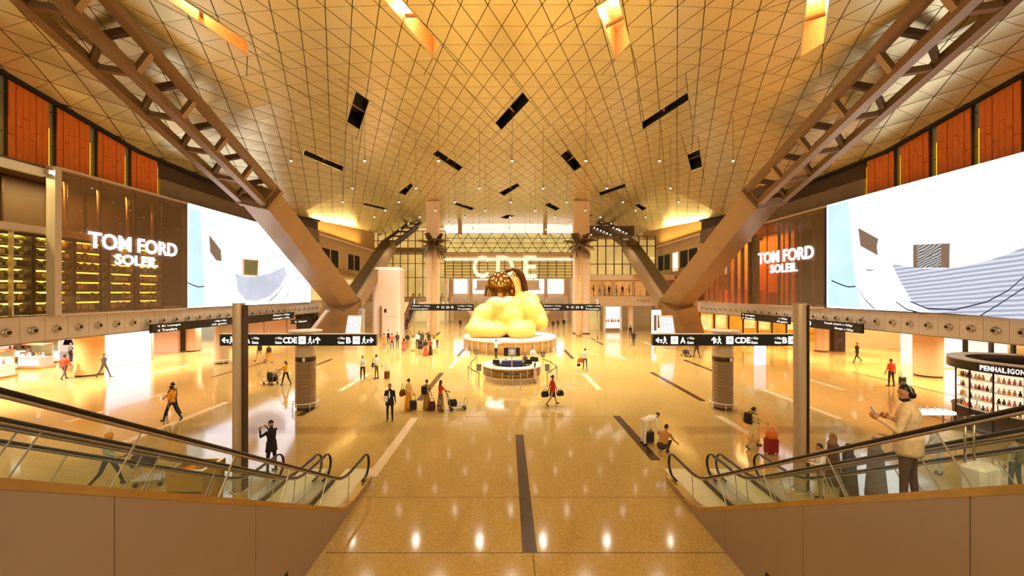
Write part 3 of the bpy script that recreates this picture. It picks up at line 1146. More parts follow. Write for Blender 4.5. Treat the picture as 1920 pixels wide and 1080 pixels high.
for ri, (Y, odd, cnt) in enumerate(rows):
    ci = 0
    for k in range(cnt):
        xx = AX + (k - (cnt - 1) / 2) * 5.4
        if abs(xx - AX) > 17 or (58 < Y < 62 and abs(abs(xx) - 11) < 2.5): continue
        z = 15.3 if Y < 31 else (15.0 if Y < 36 else 14.8 + .03 * (Y - 36))
        if Y < 31: z = 15.8
        o = pl if first else dup(pl, (0, 0, 0))
        first = False
        o.location = (xx, Y, z)
        o['label'] = 'pendant lamp %s from the left in the %s row from the front' % (ORD[ci], ORD[ri])
        ci += 1
        for ch in o.children:
            if ch.name.startswith('wire'):
                ch.scale = (1, 1, zc(xx, Y) - z - .33)
        lo = bpy.data.objects.new('pendant_beam', sd)
        COL.objects.link(lo)
        lo.location = (xx, Y, z - .1)
# ================================================================ ESCALATORS that come down beside the viewer
TN = math.tan(math.radians(30))
YK = 11.05                                   # where the incline meets the level run-out


def zin(Y, off):
    """Height of a line that runs level at `off` beyond the knee and climbs 30 degrees towards the viewer."""
    b = 0.55
    if Y >= YK + b: return off
    if Y <= YK - b: return off + TN * (YK - Y)
    q = (YK + b - Y)
    return off + TN * q * q / (4 * b)


G_ESC = glass_mat('balustrade_glass', (252, 255, 254), 0.994, 0.01, .6)
M_HAND = mat('black_handrail_rubber', (24, 18, 16), 0.28, vary=0.1)
M_CLAD = mat('brown_satin_cladding', (172, 152, 130), 0.32, 0.5, vary=0.05, scale=0.4)
M_DECK = mat('gilt_deck_trim', (206, 166, 92), 0.25, 0.8, vary=0.1, scale=4)
M_DECKS = mat('steel_deck', (206, 190, 164), 0.28, 0.7, vary=0.06, scale=4)
M_STEP = mat('ribbed_step', (110, 100, 92), 0.4, 0.6, vary=0.15, scale=50, stretch=(1, .02, .02))
M_LAND = mat('pale_landing_plate', (226, 204, 160), 0.35, 0.2, vary=0.06, scale=3)
M_YEL = mat('yellow_comb_line', (214, 180, 30), 0.5, vary=0.1)
YS = [0.9 + 0.6 * k for k in range(16)] + [10.35, 10.6, 10.85, 11.05, 11.25, 11.5, 11.8, 12.3, 12.7]


def sweep(mb, x0, x1, zo0, zo1, ys, mt=0):
    mb.loft([[(x0, y, zin(y, zo0)), (x1, y, zin(y, zo0)), (x1, y, zin(y, zo1)), (x0, y, zin(y, zo1))] for y in ys], mt)


step_me = None


def escalator(xi, xo, label, cladding, outer):
    """xi and xo: the two handrail lines (xi nearer to the hall axis)."""
    global step_me
    s = 1 if xo > xi else -1
    t = thing('escalator', label, 'escalator', ((xi + xo) / 2, 12.5, 0), group='escalators beside the viewer')
    for x, sd in ((xi, -s), (xo, s)):
        # handrail with its newel loop
        path = [(x, y, zin(y, 1.0)) for y in YS]
        cy, cz, r = 12.72, 0.635, 0.365
        for a in range(80, -91, -17):
            q = math.radians(a)
            path.append((x, cy + r * math.cos(q), cz + r * math.sin(q)))
        path += [(x, 12.5, .27)]
        hr_ = MB().tube(path, .043, 8, flat=.62, up=(0, 0, 1)).build('handrail', M_HAND, t)
        MB().tube([(p[0], p[1], p[2] - .045) if i < len(YS) else p for i, p in enumerate(path)][:len(YS)], .022, 6).build('handrail_guide', steel, hr_)
        # glass panes
        js = [1.0, 2.85, 4.55, 6.25, 7.95, 9.65, 11.35]
        for a, b in zip(js, js[1:] + [13.0]):
            ys = [a + .008] + [y for y in YS if a + .05 < y < b - .05] + [b - .008]
            top, bot = [], []
            sa, sb_ = (.4 if a < 9.7 else .12), (.4 if b < 9.7 else .12)
            yt = [a + sa + .008] + [y for y in YS if a + sa + .05 < y < (b + sb_ if b < 12.9 else b) - .05] + [b + sb_ - .008]
            if b < 12.9:
                top = [(x - .006, y, zin(y, .95)) for y in yt]
                bot = [(x - .006, y, zin(y, .2)) for y in ys]
            else:
                ys = [y for y in ys if y < 12.6]
                top = [(x - .006, y, zin(y, .95)) for y in yt if y < 12.6]
                for an in range(80, -91, -17):
                    q = math.radians(an)
                    top.append((x - .006, cy + .31 * math.cos(q), cz + .31 * math.sin(q)))
                bot = [(x - .006, y, zin(y, .2)) for y in ys]
            gp = MB().prism(top + bot[::-1], (.012, 0, 0)).build('glass_pane', G_ESC, t)
            MB().beam((x, a, zin(a, .2)), (x, a + sa, zin(a + sa, .95)), .016, .016, up=(0, 1, 0)).build('pane_joint', steel, gp)
        # deck under the glass
        mb = MB()
        ysd = YS + [13.02]
        near = sd == -s and cladding
        sweep(mb, x - .13, x + .13, .11 if near else .12, .21, ysd)
        mb.build('deck', M_DECK if near else M_DECKS, t)
        mb = MB()
        sweep(mb, x - sd * .13, x - sd * .17, -.25, .12, ysd)
        mb.build('skirt', blackm, t)
        for yy in (10.9, 12.2):
            pass
    # cladding of the outer flank
    if cladding:
        x0 = xi - s * .12
        js = [0.9, 1.98, 4.48, 7.0, 9.5, 13.0]
        for a, b in zip(js, js[1:]):
            ys = [a + .006] + [y for y in YS if a + .05 < y < b - .05] + [b - .006]
            poly = [(x0, y, zin(y, .11)) for y in ys] + [(x0, b - .006, 0), (x0, a + .006, 0)]
            MB().prism(poly, (s * .05, 0, 0)).build('cladding_panel', M_CLAD, t)
    if cladding:
        mb = MB()
        mb.box(x0 - s * .02, x0, 7.3, 8.0, .18, .58)
        mb.build('vent_grille', black, t)
    if outer:
        x0 = xo + s * .12
        for a, b in zip([0.9, 4.48, 7.0, 9.5], [4.48, 7.0, 9.5, 13.0]):
            ys = [a + .006] + [y for y in YS if a + .05 < y < b - .05] + [b - .006]
            poly = [(x0, y, zin(y, .11)) for y in ys] + [(x0, b - .006, 0), (x0, a + .006, 0)]
            MB().prism(poly, (-s * .05, 0, 0)).build('cladding_panel', M_CLAD, t)
    # steps, landing plate, comb
    w = abs(xo - xi) - .36
    xc = (xi + xo) / 2
    if step_me is None:
        mb = MB()
        mb.box(-w / 2, w / 2, -.2, .2, -.05, 0)
        mb.box(-w / 2, w / 2, .17, .2, -.23, -.05)
        for k in range(12):
            xx = -w / 2 + w * (k + .5) / 12
            mb.box(xx - .012, xx + .012, -.2, .2, 0, .012)
        step_me = mb.mesh('step', M_STEP)
    for k in range(23):
        y = 10.75 - .4 * k
        put('step', step_me, t, Vector((xc, y, zin(y, .03) )) - wloc(t))
    MB().box(xc - w / 2, xc + w / 2, 11.15, 13.95, .0, .022).build('landing_plate', M_LAND, t)
    MB().box(xc - w / 2, xc + w / 2, 11.1, 11.2, .0, .035).build('comb_line', M_YEL, t)
    MB().box(xi - s * .1, xo + s * .1, .9, 1.0, zin(1, -1.2), zin(1, .0)).build('truss_end', blackm, t)
    return t


for s, nm in ((-1, 'left'), (1, 'right')):
    escalator(X(s, 4.93), X(s, 6.18), 'inner %s escalator with brown cladding and glass balustrades, next to the open floor' % nm, True, False)
    escalator(X(s, 6.48), X(s, 7.73), 'outer %s escalator with glass balustrades, between its twin and the tall pole' % nm, False, True)
    # cover strip between the two
    mb = MB()
    sweep(mb, X(s, 6.31), X(s, 6.35), .1, .19, YS + [13.0])
    tag(mb.build('cover_strip', M_DECKS), 'steel cover strip between the two %s escalators' % nm, 'strip')
    # tall free-standing pole outside
    p = thing('tall_pole', 'tall round taupe pole standing outside the %s escalators' % nm, 'pole', (X(s, 8.8), 12.5, 0))
    MB().lathe([(.175, 0.02), (.175, 5.83), (.165, 5.86), (0, 5.86)], 28, (X(s, 8.8), 12.5, 0)).build('shaft', M_TAU if False else mat('pole_taupe', (190, 160, 130), .35, .3, vary=.04, scale=1), p)
    MB().lathe([(.26, 0), (.26, .015), (.19, .03)], 28, (X(s, 8.8), 12.5, 0)).build('base_ring', steel, p)
    MB().lathe([(.178, 0.0), (.18, .01), (.18, .04), (.178, .05)], 28, (X(s, 8.8), 12.5, 1.06)).build('seam_ring', steel, p)
    MB().box(X(s, 8.8) + .165, X(s, 8.8) + .215, 12.38, 12.62, .03, 5.8).build('shade_strip', bronze_dark, p)  # dark strip painting the shade down one side of the pole
# ================================================================ COLUMNS with direction signs
M_COLW = mat('column_bronze_louvre', (150, 120, 88), 0.36, 0.4, vary=0.1, scale=4, stretch=(.2, .2, 3))
M_COLT = mat('column_cream_top', (206, 176, 138), 0.4, 0.15, vary=0.04)
M_SIGN = mat('sign_black_face', (26, 18, 12), 0.3, vary=0.15)
M_SGLOW = glow('sign_letter_glow', (255, 248, 228), 1.5, .02)
ARAB = '\ufe95\ufe8e\ufe91\ufe8d\ufeee\ufe91'


def arrow(mb, cx, cz, y, r, ang, mt=0):
    pts = [(-.9, -.13), (.25, -.13), (-.12, -.55), (.12, -.72), (.85, 0), (.12, .72), (-.12, .55), (.25, .13), (-.9, .13)]
    c, s_ = math.cos(ang), math.sin(ang)
    mb.prism([(cx + r * (a * c - b * s_), y, cz + r * (a * s_ + b * c)) for a, b in pts], (0, -.012, 0), mt)


def walker(mb, cx, cz, y, r, flip=1, mt=0):
    def limb(a, b, w):
        mb.beam((cx + flip * a[0] * r, y, cz + a[1] * r), (cx + flip * b[0] * r, y, cz + b[1] * r), .012, w * r, mt=mt)
    mb.prism([(cx + r * .2 * math.cos(k * PI / 4) + flip * r * .1, y - .006, cz + .78 * r + .2 * r * math.sin(k * PI / 4)) for k in range(8)], (0, .012, 0), mt)
    limb((.08, .55), (-.05, -.1), .34)
    limb((-.05, -.1), (.32, -.45), .22); limb((.32, -.45), (.4, -.95), .2)
    limb((-.05, -.1), (-.15, -.5), .22); limb((-.15, -.5), (-.5, -.9), .2)
    limb((.05, .45), (.42, .12), .16); limb((.05, .45), (-.35, .1), .16)


def sign_bar(cx, y, z0, z1, L, label, mirror):
    t = thing('direction_sign', label, 'sign', (cx, y, z0), group='direction signs on the two louvred columns')
    MB().bbox(cx - L / 2, cx + L / 2, y - .14, y + .14, z0, z1 - .03, .012).build('sign_box', M_SIGN, t)
    MB().box(cx - L / 2 - .02, cx + L / 2 + .02, y - .16, y + .16, z1 - .03, z1).build('top_rail', cream, t)
    h = (z1 - z0)
    zc_, yf = (z0 + z1) / 2 - .02, y - .142
    u = L / 8.0
    def word(x, w):
        m = MB()
        lettering(m, ARAB, (x, yf, zc_ + .05 * h), (1, 0, 0), (0, 0, 1), w, .24 * h, .008)
        lettering(m, 'Gates', (x, yf, zc_ - .3 * h), (1, 0, 0), (0, 0, 1), w * .92, .22 * h, .008)
        m.build('small_lettering', M_SGLOW, t)
    def big(x, s_, w):
        m = MB()
        lettering(m, s_, (x, yf, zc_ - .27 * h), (1, 0, 0), (0, 0, 1), w, .52 * h, .01, bold=.03)
        m.build('lettering', M_SGLOW, t)
    def plane_box(x):
        MB().box(x, x + .36 * u, yf - .01, yf, zc_ - .32 * h, zc_ + .32 * h).build('pictogram_tile', M_SGLOW, t)
        m = MB()
        m.beam((x + .12 * u, yf - .014, zc_ - .1 * h), (x + .25 * u, yf - .014, zc_ + .08 * h), .008, .03)
        m.beam((x + .13 * u, yf - .014, zc_ + .04 * h), (x + .24 * u, yf - .014, zc_ - .03 * h), .008, .025)
        m.build('plane_pictogram', M_SIGN, t)
    def picto(x, ang, xa, flip):
        m = MB(); arrow(m, xa, zc_, yf, .2 * u, ang); m.build('arrow', M_SGLOW, t)
        m = MB(); walker(m, x, zc_, yf - .006, .2, flip); m.build('walking_pictogram', M_SGLOW, t)
        m = MB(); walker(m, x + flip * .19, zc_ - .05, yf - .006, .1, flip); m.build('walking_pictogram', M_SGLOW, t)
    l = cx - L / 2
    if not mirror:      # left sign: arrow left A | CDE up | B right
        picto(l + .62 * u, PI, l + .28 * u, -1); plane_box(l + .88 * u); big(l + 1.3 * u, 'A', .26 * u); word(l + 1.66 * u, .36 * u)
        word(l + 2.85 * u, .36 * u); big(l + 3.25 * u, 'CDE', .72 * u); plane_box(l + 4.05 * u); picto(l + 4.62 * u, PI / 2, l + 5.02 * u, 1)
        word(l + 6.05 * u, .36 * u); big(l + 6.48 * u, 'B', .24 * u); plane_box(l + 6.82 * u); picto(l + 7.38 * u, 0, l + 7.72 * u, 1)
    else:
        picto(l + .62 * u, PI, l + .3 * u, -1); plane_box(l + .92 * u); big(l + 1.4 * u, 'A', .26 * u); word(l + 1.75 * u, .36 * u)
        picto(l + 3.4 * u, PI / 2, l + 3.12 * u, -1); plane_box(l + 3.75 * u); big(l + 4.2 * u, 'CDE', .78 * u); word(l + 5.02 * u, .36 * u)
        word(l + 6.22 * u, .36 * u); big(l + 6.62 * u, 'B', .24 * u); plane_box(l + 6.92 * u); picto(l + 7.42 * u, 0, l + 7.78 * u, 1)


def guard(t, cx, cy, r, n=6, h=.36):
    ring = [(cx + r * math.cos(2 * PI * k / 24), cy + r * math.sin(2 * PI * k / 24), h) for k in range(25)]
    gr_ = MB().tube(ring, .025, 6, caps=False).build('guard_ring', white, t)
    for k in range(n):
        a = 2 * PI * (k + .25) / n
        MB().tube([(cx + r * math.cos(a), cy + r * math.sin(a), 0), (cx + r * math.cos(a), cy + r * math.sin(a), h)], .02, 6).build('guard_post', white, gr_)


for s, nm in ((-1, 'left'), (1, 'right')):
    cx, cy = X(s, 11.15), 21.3
    t = thing('louvred_column', 'bronze louvred column under the %s direction sign, ringed by a white guard rail' % nm, 'column', (cx, cy, 0))
    MB().lathe([(.5, 0.12), (.5, 2.55)], 32, (cx, cy, 0)).build('louvre_shaft', M_COLW, t)
    for k in range(13):
        z = .35 + .17 * k
        MB().lathe([(.5, z), (.513, z + .015), (.513, z + .05), (.5, z + .065)], 32, (cx, cy, 0)).build('louvre_ring', M_COLW, t)
    MB().lathe([(.44, 0), (.44, .12)], 32, (cx, cy, 0)).build('plinth', bronze_dark, t)
    MB().lathe([(.5, 2.55), (.51, 2.56), (.51, 2.78), (.5, 2.79)], 32, (cx, cy, 0)).build('dark_band', bronze_dark, t)
    MB().lathe([(.5, 2.79), (.5, 4.03)], 32, (cx, cy, 0)).build('cream_shaft', M_COLT, t)
    MB().lathe([(.5, 4.08), (.82, 4.10), (.84, 4.14), (.82, 4.18), (0, 4.18)], 32, (cx, cy, 0)).build('cap', cream, t)
    MB().box(cx + .1, cx + .22, cy - .53, cy - .5, 2.58, 2.76).build('label_plate', white, t)
    guard(t, cx, cy, .63)
    sign_bar(cx, cy - .66, 3.45, 4.06, 8.05, 'long black direction sign A CDE B on the %s louvred column' % nm, s > 0)

# round cream columns under the galleries
cc = None
for (x, y, r, g, lab) in ((-24.9, 34.8, .54, 1, 'round column with guard rail at the left gallery edge behind the pole'),
                          (25.7, 34.8, .54, 1, 'round column with guard rail at the right gallery edge behind the pole'),
                          (-31.3, 29.9, .82, 0, 'thick amber-lit column inside the left arcade between shop and white panel'),
                          (31.2, 29.5, .82, 0, 'thick pale column inside the right arcade left of the round kiosk'),
                          (-33.0, 42, .66, 0, 'pale column deep in the left arcade beside a dark cabinet'),
                          (33.2, 42, .66, 0, 'pale column deep in the right arcade beside a dark cabinet')):
    t = thing('arcade_column', lab, 'column', (x, y, 0))
    MB().lathe([(r, .12), (r, ZB + .02)], 28, (x, y, 0)).build('shaft', mat('amber_lit_column', (236, 190, 120), .4, vary=.05) if x == -31.3 else M_COLT, t)  # amber tint paints the orange light on the left column
    MB().lathe([(r - .05, 0), (r - .05, .12)], 28, (x, y, 0)).build('plinth', bronze_dark, t)
    if g: guard(t, x, y, r + .14, 6)
    if y == 42:
        k = tag(MB().bbox(x + (1.0 if x > 0 else -2.2), x + (2.2 if x > 0 else -1.0), y - .4, y + .4, 0, 2.4, .03).build('tall_cabinet', bronze_dark), 'tall dark cabinet beside the deep %s arcade column' % ('right' if x > 0 else 'left'), 'cabinet')
        MB().box(x + (1.58 if x > 0 else -1.62), x + (1.6 if x > 0 else -1.6), y - .415, y - .4, .05, 2.35).build('door_gap', dark, k)
        for q in (-.12, .12):
            MB().box(x + (1.6 if x > 0 else -1.6) + q - .015, x + (1.6 if x > 0 else -1.6) + q + .015, y - .43, y - .4, 1.0, 1.3).build('handle', steel, k)

# ================================================================ hanging signs along the galleries and at the statue
def hang_sign(p0, p1, z0, z1, label, texts, group=None):
    p0, p1 = Vector(p0), Vector(p1)
    c = (p0 + p1) / 2
    t = thing('hanging_sign', label, 'sign', (c.x, c.y, z0), group=group)
    d = (p1 - p0).normalized()
    n = d.cross(Vector((0, 0, 1)))
    zm = (z0 + z1) / 2
    MB().beam((p0.x, p0.y, zm), (p1.x, p1.y, zm), .18, z1 - z0).build('sign_box', M_SIGN, t)
    L = (p1 - p0).length
    for (fx_, fz, w, hh, s_) in texts:
        o = Vector((p0.x, p0.y, z0 + fz * (z1 - z0))) + d * (L * fx_) + n * .092
        m = MB()
        if s_ == '#':
            m.beam(o + Vector((0, 0, hh * (z1 - z0) / 2)), o + d * w + Vector((0, 0, hh * (z1 - z0) / 2)), .012, hh * (z1 - z0))
        else:
            lettering(m, s_, o, d, (0, 0, 1), w, hh * (z1 - z0), .01)
        m.build('lettering', M_SGLOW, t)
    for q in (.08, .92):
        p = p0.lerp(p1, q)
        MB().tube([(p.x, p.y, z1), (p.x, p.y, z1 + .55)], .02, 6).build('hanger', steel, t)
    return t


def dirword(x, z, w, flip=False):
    return [(x, z, w, .34, ARAB + ' Gates')]


hang_sign((-24.1, 26.95, 0), (-23.9, 35.2, 0), 3.42, 4.02, 'black hanging sign left of the pole under the left air nozzles',
          [(.05, .55, 1.9, .28, '\u2191 B1 Lounges'), (.05, .1, 1.6, .28, '\u2192 Transfers'), (.68, .55, 1.3, .28, ARAB + ' ' + ARAB), (.64, .1, 1.7, .28, 'All gates'), (.93, .1, .45, .8, '#')])
hang_sign((-23.9, 36.6, 0), (-23.8, 44.5, 0), 3.3, 4.0, 'black hanging sign right of the pole beside the left pier',
          [(.5, .58, 3.0, .3, 'Gates ' + ARAB), (.5, .1, 3.0, .3, 'Lounges ' + ARAB)])
hang_sign((-23.4, 43.3, 0), (-22.6, 47.6, 0), 2.72, 3.2, 'small lower black sign hanging beside the left pier', [(.08, .25, 2.0, .4, '\u2191 Gates')])
hang_sign((24.8, 42.0, 0), (24.6, 34.6, 0), 3.4, 4.05, 'black hanging sign left of the right pole under the air nozzles',
          [(.03, .55, 2.2, .28, '\u2191 Lounges'), (.03, .1, 2.2, .28, '\u2190 Transfers'), (.82, .55, 1.1, .28, ARAB), (.78, .1, 1.4, .28, 'All gates')])
hang_sign((24.6, 33.4, 0), (24.5, 27.4, 0), 3.36, 4.02, 'black hanging sign right of the right pole under the air nozzles',
          [(.02, .1, .25, .8, '#'), (.1, .2, .8, .6, '\u2197\u2191'), (.46, .58, 2.5, .28, 'Food court ' + ARAB), (.62, .1, 1.6, .28, 'Shops ' + ARAB)])
fs = []
for (x0, x1, y, lab) in ((-12.2, -4.2, 51, 'black hanging sign left of the statue before the far palm'), (4.6, 12.0, 51, 'black hanging sign right of the statue before the far palm')):
    fs.append(hang_sign((x0, y, 0), (x1, y, 0), 3.85, 4.7, lab,
                        [(.02, .6, 2.2, .22, 'Gates ' + ARAB), (.02, .15, 2.0, .22, 'Lounges'), (.4, .35, 2.2, .34, '\u2191 C D E'), (.74, .6, 1.9, .22, ARAB + ' ' + ARAB), (.74, .15, 1.8, .22, 'Transfer')]))
# slim posts that carry the two far signs
for (x, y, lab) in ((-11.9, 51.3, 'slim steel mast carrying the far left hanging sign'), (11.7, 51.3, 'slim steel mast carrying the far right hanging sign')):
    t = thing('sign_mast', lab, 'mast', (x, y, 0))
    MB().tube([(x, y, .03), (x, y, 5.3)], .09, 10).build('mast', steel, t)
    MB().lathe([(.3, 0), (.3, .03), (.12, .06)], 16, (x, y, 0)).build('foot_plate', steel, t)
    MB().beam((x - 2.4 if x > 0 else x + 2.4, y - .22, 5.25), (x, y, 5.25), .08, .08).build('cross_arm', steel, t)

# ================================================================ FLIGHT BOARDS on wedge pedestals beside the piers
M_BLUE = glow('board_blue_screen', (206, 210, 255), 1.3, .06, 3)
for s, nm in ((-1, 'left'), (1, 'right')):
    cx, cy = X(s, 17.4), 44.0
    t = thing('flight_board', 'tilted flight information board with lit pale blue screens by the %s pier' % nm, 'display', (cx, cy, 0))
    yaw = s * .35
    c, sn = math.cos(yaw), math.sin(yaw)
    R = lambda x, y, z: (cx + x * c - y * sn, cy + x * sn + y * c, z)
    MB().loft([[R(-.9, -.3, 0), R(.9, -.3, 0), R(.9, .9, 0), R(-.9, .9, 0)], [R(-.85, .0, 1.7), R(.85, .0, 1.7), R(.85, .7, 1.7), R(-.85, .7, 1.7)]]).build('pedestal', beige, t)
    MB().loft([[R(-.95, -.12, 1.55), R(.95, -.12, 1.55), R(.95, .1, 1.55), R(-.95, .1, 1.55)], [R(-.85, .22, 3.6), R(.85, .22, 3.6), R(.85, .42, 3.6), R(-.85, .42, 3.6)]]).build('screen_case', cream, t)
    for i in range(3):
        for j in range(2):
            x0 = -.82 + .55 * i
            z0 = 1.75 + .88 * j
            f = lambda z: -.12 + (z - 1.55) / 2.05 * .34 - .012
            MB().add([R(x0, f(z0), z0), R(x0 + .5, f(z0), z0), R(x0 + .5, f(z0 + .8), z0 + .8), R(x0, f(z0 + .8), z0 + .8),
                      R(x0, f(z0) + .02, z0), R(x0 + .5, f(z0) + .02, z0), R(x0 + .5, f(z0 + .8) + .02, z0 + .8), R(x0, f(z0 + .8) + .02, z0 + .8)],
                     [(0, 1, 2, 3), (0, 1, 5, 4), (3, 2, 6, 7), (0, 3, 7, 4), (1, 2, 6, 5)]).build('lit_screen', M_BLUE, t)
            mb = MB()
            for q in range(5):
                zz = z0 + .12 + .14 * q
                mb.beam(R(x0 + .05, f(zz) - .006, zz), R(x0 + .42, f(zz) - .006, zz), .004, .03)
            o = mb.build('flight_lines', mat('screen_ink', (96, 96, 140), .5), t)
            tag(o, kind='stuff')

# ================================================================ STATUE: a generic soft rounded mass on a plinth (plain stand-in), bronze dome on top
PX, PY = .35, 43.7
pl_ = thing('round_plinth', 'large round cream plinth with glass rail under the yellow statue', 'plinth', (PX, PY, 0))
MB().lathe([(4.75, 0), (4.75, .25), (4.85, .3), (4.85, 1.2)], 64, (PX, PY, 0)).build('drum', mat('plinth_sand', (196, 164, 120), .35, .2, vary=.06), pl_)
MB().lathe([(4.85, 1.2), (5.05, 1.24), (5.05, 1.46), (5.0, 1.5), (0, 1.5)], 64, (PX, PY, 0)).build('rim_top', cream, pl_)
for k in range(16):
    a = PI + PI * (k + .5) / 16
    x, y = PX + 5.0 * math.cos(a), PY + 5.0 * math.sin(a)
    MB().box(x - .05, x + .05, y - .05, y + .05, 0, 1.2).build('rib', M_COLT, pl_)
sl = tag(MB().bbox(PX - 4.6, PX - 4.0, 39.2 - .2, 39.6, 0, .35, .04).build('bench', white), 'low white bench in front of the plinth at its left', 'bench')
M_YELS = mat('yellow_statue_bronze', (240, 192, 96), .4, vary=.06, scale=.6, coat=.3)


def remeshed(mb, vox, smooth_it=4):
    me = mb.mesh('tmp', M_YELS)
    o = bpy.data.objects.new('tmp', me)
    COL.objects.link(o)
    r = o.modifiers.new('r', 'REMESH'); r.mode = 'VOXEL'; r.voxel_size = vox
    s_ = o.modifiers.new('s', 'SMOOTH'); s_.iterations = smooth_it; s_.factor = .6
    dg = bpy.context.evaluated_depsgraph_get()
    out = bpy.data.meshes.new_from_object(o.evaluated_get(dg))
    bpy.data.objects.remove(o)
    for p in out.polygons: p.use_smooth = True
    return out


def E(px, py, Y, rx, ry, rz, mb, rot=None):
    mb.ball(P(px, py, Y), (rx, ry, rz), 28, 18, rot=rot)


rot = lambda ax, deg: Matrix.Rotation(math.radians(deg), 3, ax)
b = MB()
E(952, 597, 44.4, 2.5, 2.0, 1.9, b)                      # torso
E(962, 578, 44.6, 1.7, 1.6, 1.5, b)                      # upper mass
E(930, 577, 43.6, 1.35, 1.2, 1.2, b)                     # left shoulder
E(990, 568, 44.4, 1.35, 1.25, 1.35, b)                   # right shoulder
E(1003, 590, 43.4, 1.15, 1.2, 2.0, b, rot('Y', -24))     # right drooping lobe
E(1015, 603, 42.8, .75, .85, .9, b)
E(905, 594, 42.9, 1.15, 1.2, 1.5, b, rot('Y', 22))       # left drooping lobe
E(896, 608, 42.3, 1.0, 1.0, .95, b)
E(912, 618, 41.9, 2.3, 1.6, .95, b, rot('Y', 4))         # left floor lobe
E(894, 618, 41.6, 1.0, 1.1, .95, b)
E(977, 619, 41.9, 1.55, 1.9, 1.1, b, rot('Z', -18))      # right floor lobe
E(966, 545, 44.9, .75, .8, 2.0, b)                      # pale hump behind the dome
st = tag(bpy.data.objects.new('soft_statue', remeshed(b, .11, 3)), 'giant yellow soft-lobed abstract statue slumped on the round plinth under a bronze dome', 'statue')
COL.objects.link(st)
zmin = min(v.co.z for v in st.data.vertices)
for v_ in st.data.vertices:
    if v_.co.z < 1.5: v_.co.z = 1.5
M_DOME = mat('bronze_dome', (142, 92, 34), .16, .95, vary=.15, scale=1.5)
dc = P(937.5, 555, 43.0)
prof = [(1.75, -.02), (1.73, .25), (1.62, .9), (1.42, 1.5), (1.1, 2.05), (.7, 2.45), (.3, 2.62), (0, 2.65)]
MB().lathe(prof + [(0, 2.58), (.65, 2.38), (1.05, 2.0), (1.36, 1.45), (1.56, .85), (1.66, .2), (1.66, -.02), (1.75, -.02)], 40, dc).build('dome', M_DOME, st)
MB().lathe([(1.6, .02), (0, .12)], 32, dc).build('lit_disc', glow('dome_light', (255, 244, 222), 4), st)
path = [P(948, 510, 44.0), P(960, 504, 44.2), P(970, 507, 44.4), P(977, 516, 44.6), P(982, 530, 44.8), P(985, 545, 44.9), P(986, 560, 44.9)]
MB().tube(path, [.35, .45, .55, .6, .55, .5, .4], 10, flat=.55).build('arched_band', mat('dark_umber_bronze', (92, 58, 26), .35, .5, vary=.15), st)

# ================================================================ INFORMATION DESK
DX, DY = .38, 28.9
M_DKC = mat('desk_pearl', (236, 214, 184), .3, vary=.05)
M_DKB = mat('desk_bronze_band', (150, 118, 70), .3, .5, vary=.12)
t = thing('info_desk', 'round information desk with pearl top and bronze belt before the statue', 'desk', (DX, DY, 0))
MB().lathe([(1.95, 0), (1.95, .18), (2.02, .2), (2.02, .34)], 48, (DX, DY, 0)).build('base', M_DKC, t)
MB().lathe([(2.0, .34), (2.08, .36), (2.08, .88), (2.0, .9)], 48, (DX, DY, 0)).build('bronze_belt', M_DKB, t)
MB().lathe([(1.45, .74), (2.05, .9), (2.14, .93), (2.14, 1.0), (2.1, 1.04), (1.5, 1.04), (1.45, 1.0), (1.45, .74)], 48, (DX, DY, 0)).build('counter_top', M_DKC, t)
for k in range(10):
    a = 2 * PI * k / 10 + .2
    MB().box(DX + 2.09 * math.cos(a) - .02, DX + 2.09 * math.cos(a) + .02, DY + 2.09 * math.sin(a) - .02, DY + 2.09 * math.sin(a) + .02, .36, .88).build('joint_fin', M_DKC, t)
cc_ = thing('column_cabinet', 'square blue cabinet in the middle of the information desk', 'cabinet', (DX, DY + .1, 0))
MB().bbox(DX - .75, DX + .75, DY - .1, DY + .5, 0, 1.25, .03).build('carcass', mat('cabinet_blue', (52, 60, 130), .35, vary=.08), cc_)
MB().box(DX - .04, DX + .04, DY - .13, DY - .1, .05, 1.25).build('middle_post', M_DKC, cc_)
mon = thing('monitor', 'wide display with a pale star-like picture on a stand above the information desk', 'display', (DX, DY + .2, 1.25))
MB().box(DX - .05, DX + .05, DY + .15, DY + .25, 1.25, 1.95).build('stand', M_DKC, mon)
MB().box(DX - .2, DX + .2, DY + .05, DY + .35, 1.25, 1.29).build('stand_foot', M_DKC, mon)
MB().bbox(DX - .58, DX + .58, DY + .1, DY + .16, 1.55, 2.17, .01).build('screen_case', mat('monitor_maroon', (62, 24, 24), .3), mon)
MB().box(DX - .28, DX + .3, DY + .09, DY + .1, 1.6, 2.12).build('screen_picture', glow('monitor_picture', (176, 150, 120), .8, .3, 8), mon)
m = MB()
for k in range(5):
    a = PI / 2 + 2 * PI * k / 5
    m.prism([(DX + .01 + .22 * math.cos(a), DY + .085, 1.86 + .24 * math.sin(a)), (DX + .01 + .07 * math.cos(a + .6), DY + .085, 1.86 + .07 * math.sin(a + .6)), (DX + .01 + .07 * math.cos(a - .6), DY + .085, 1.86 + .07 * math.sin(a - .6))], (0, .005, 0))
m.build('picture_star', glow('monitor_star', (245, 226, 190), 1.0), mon)
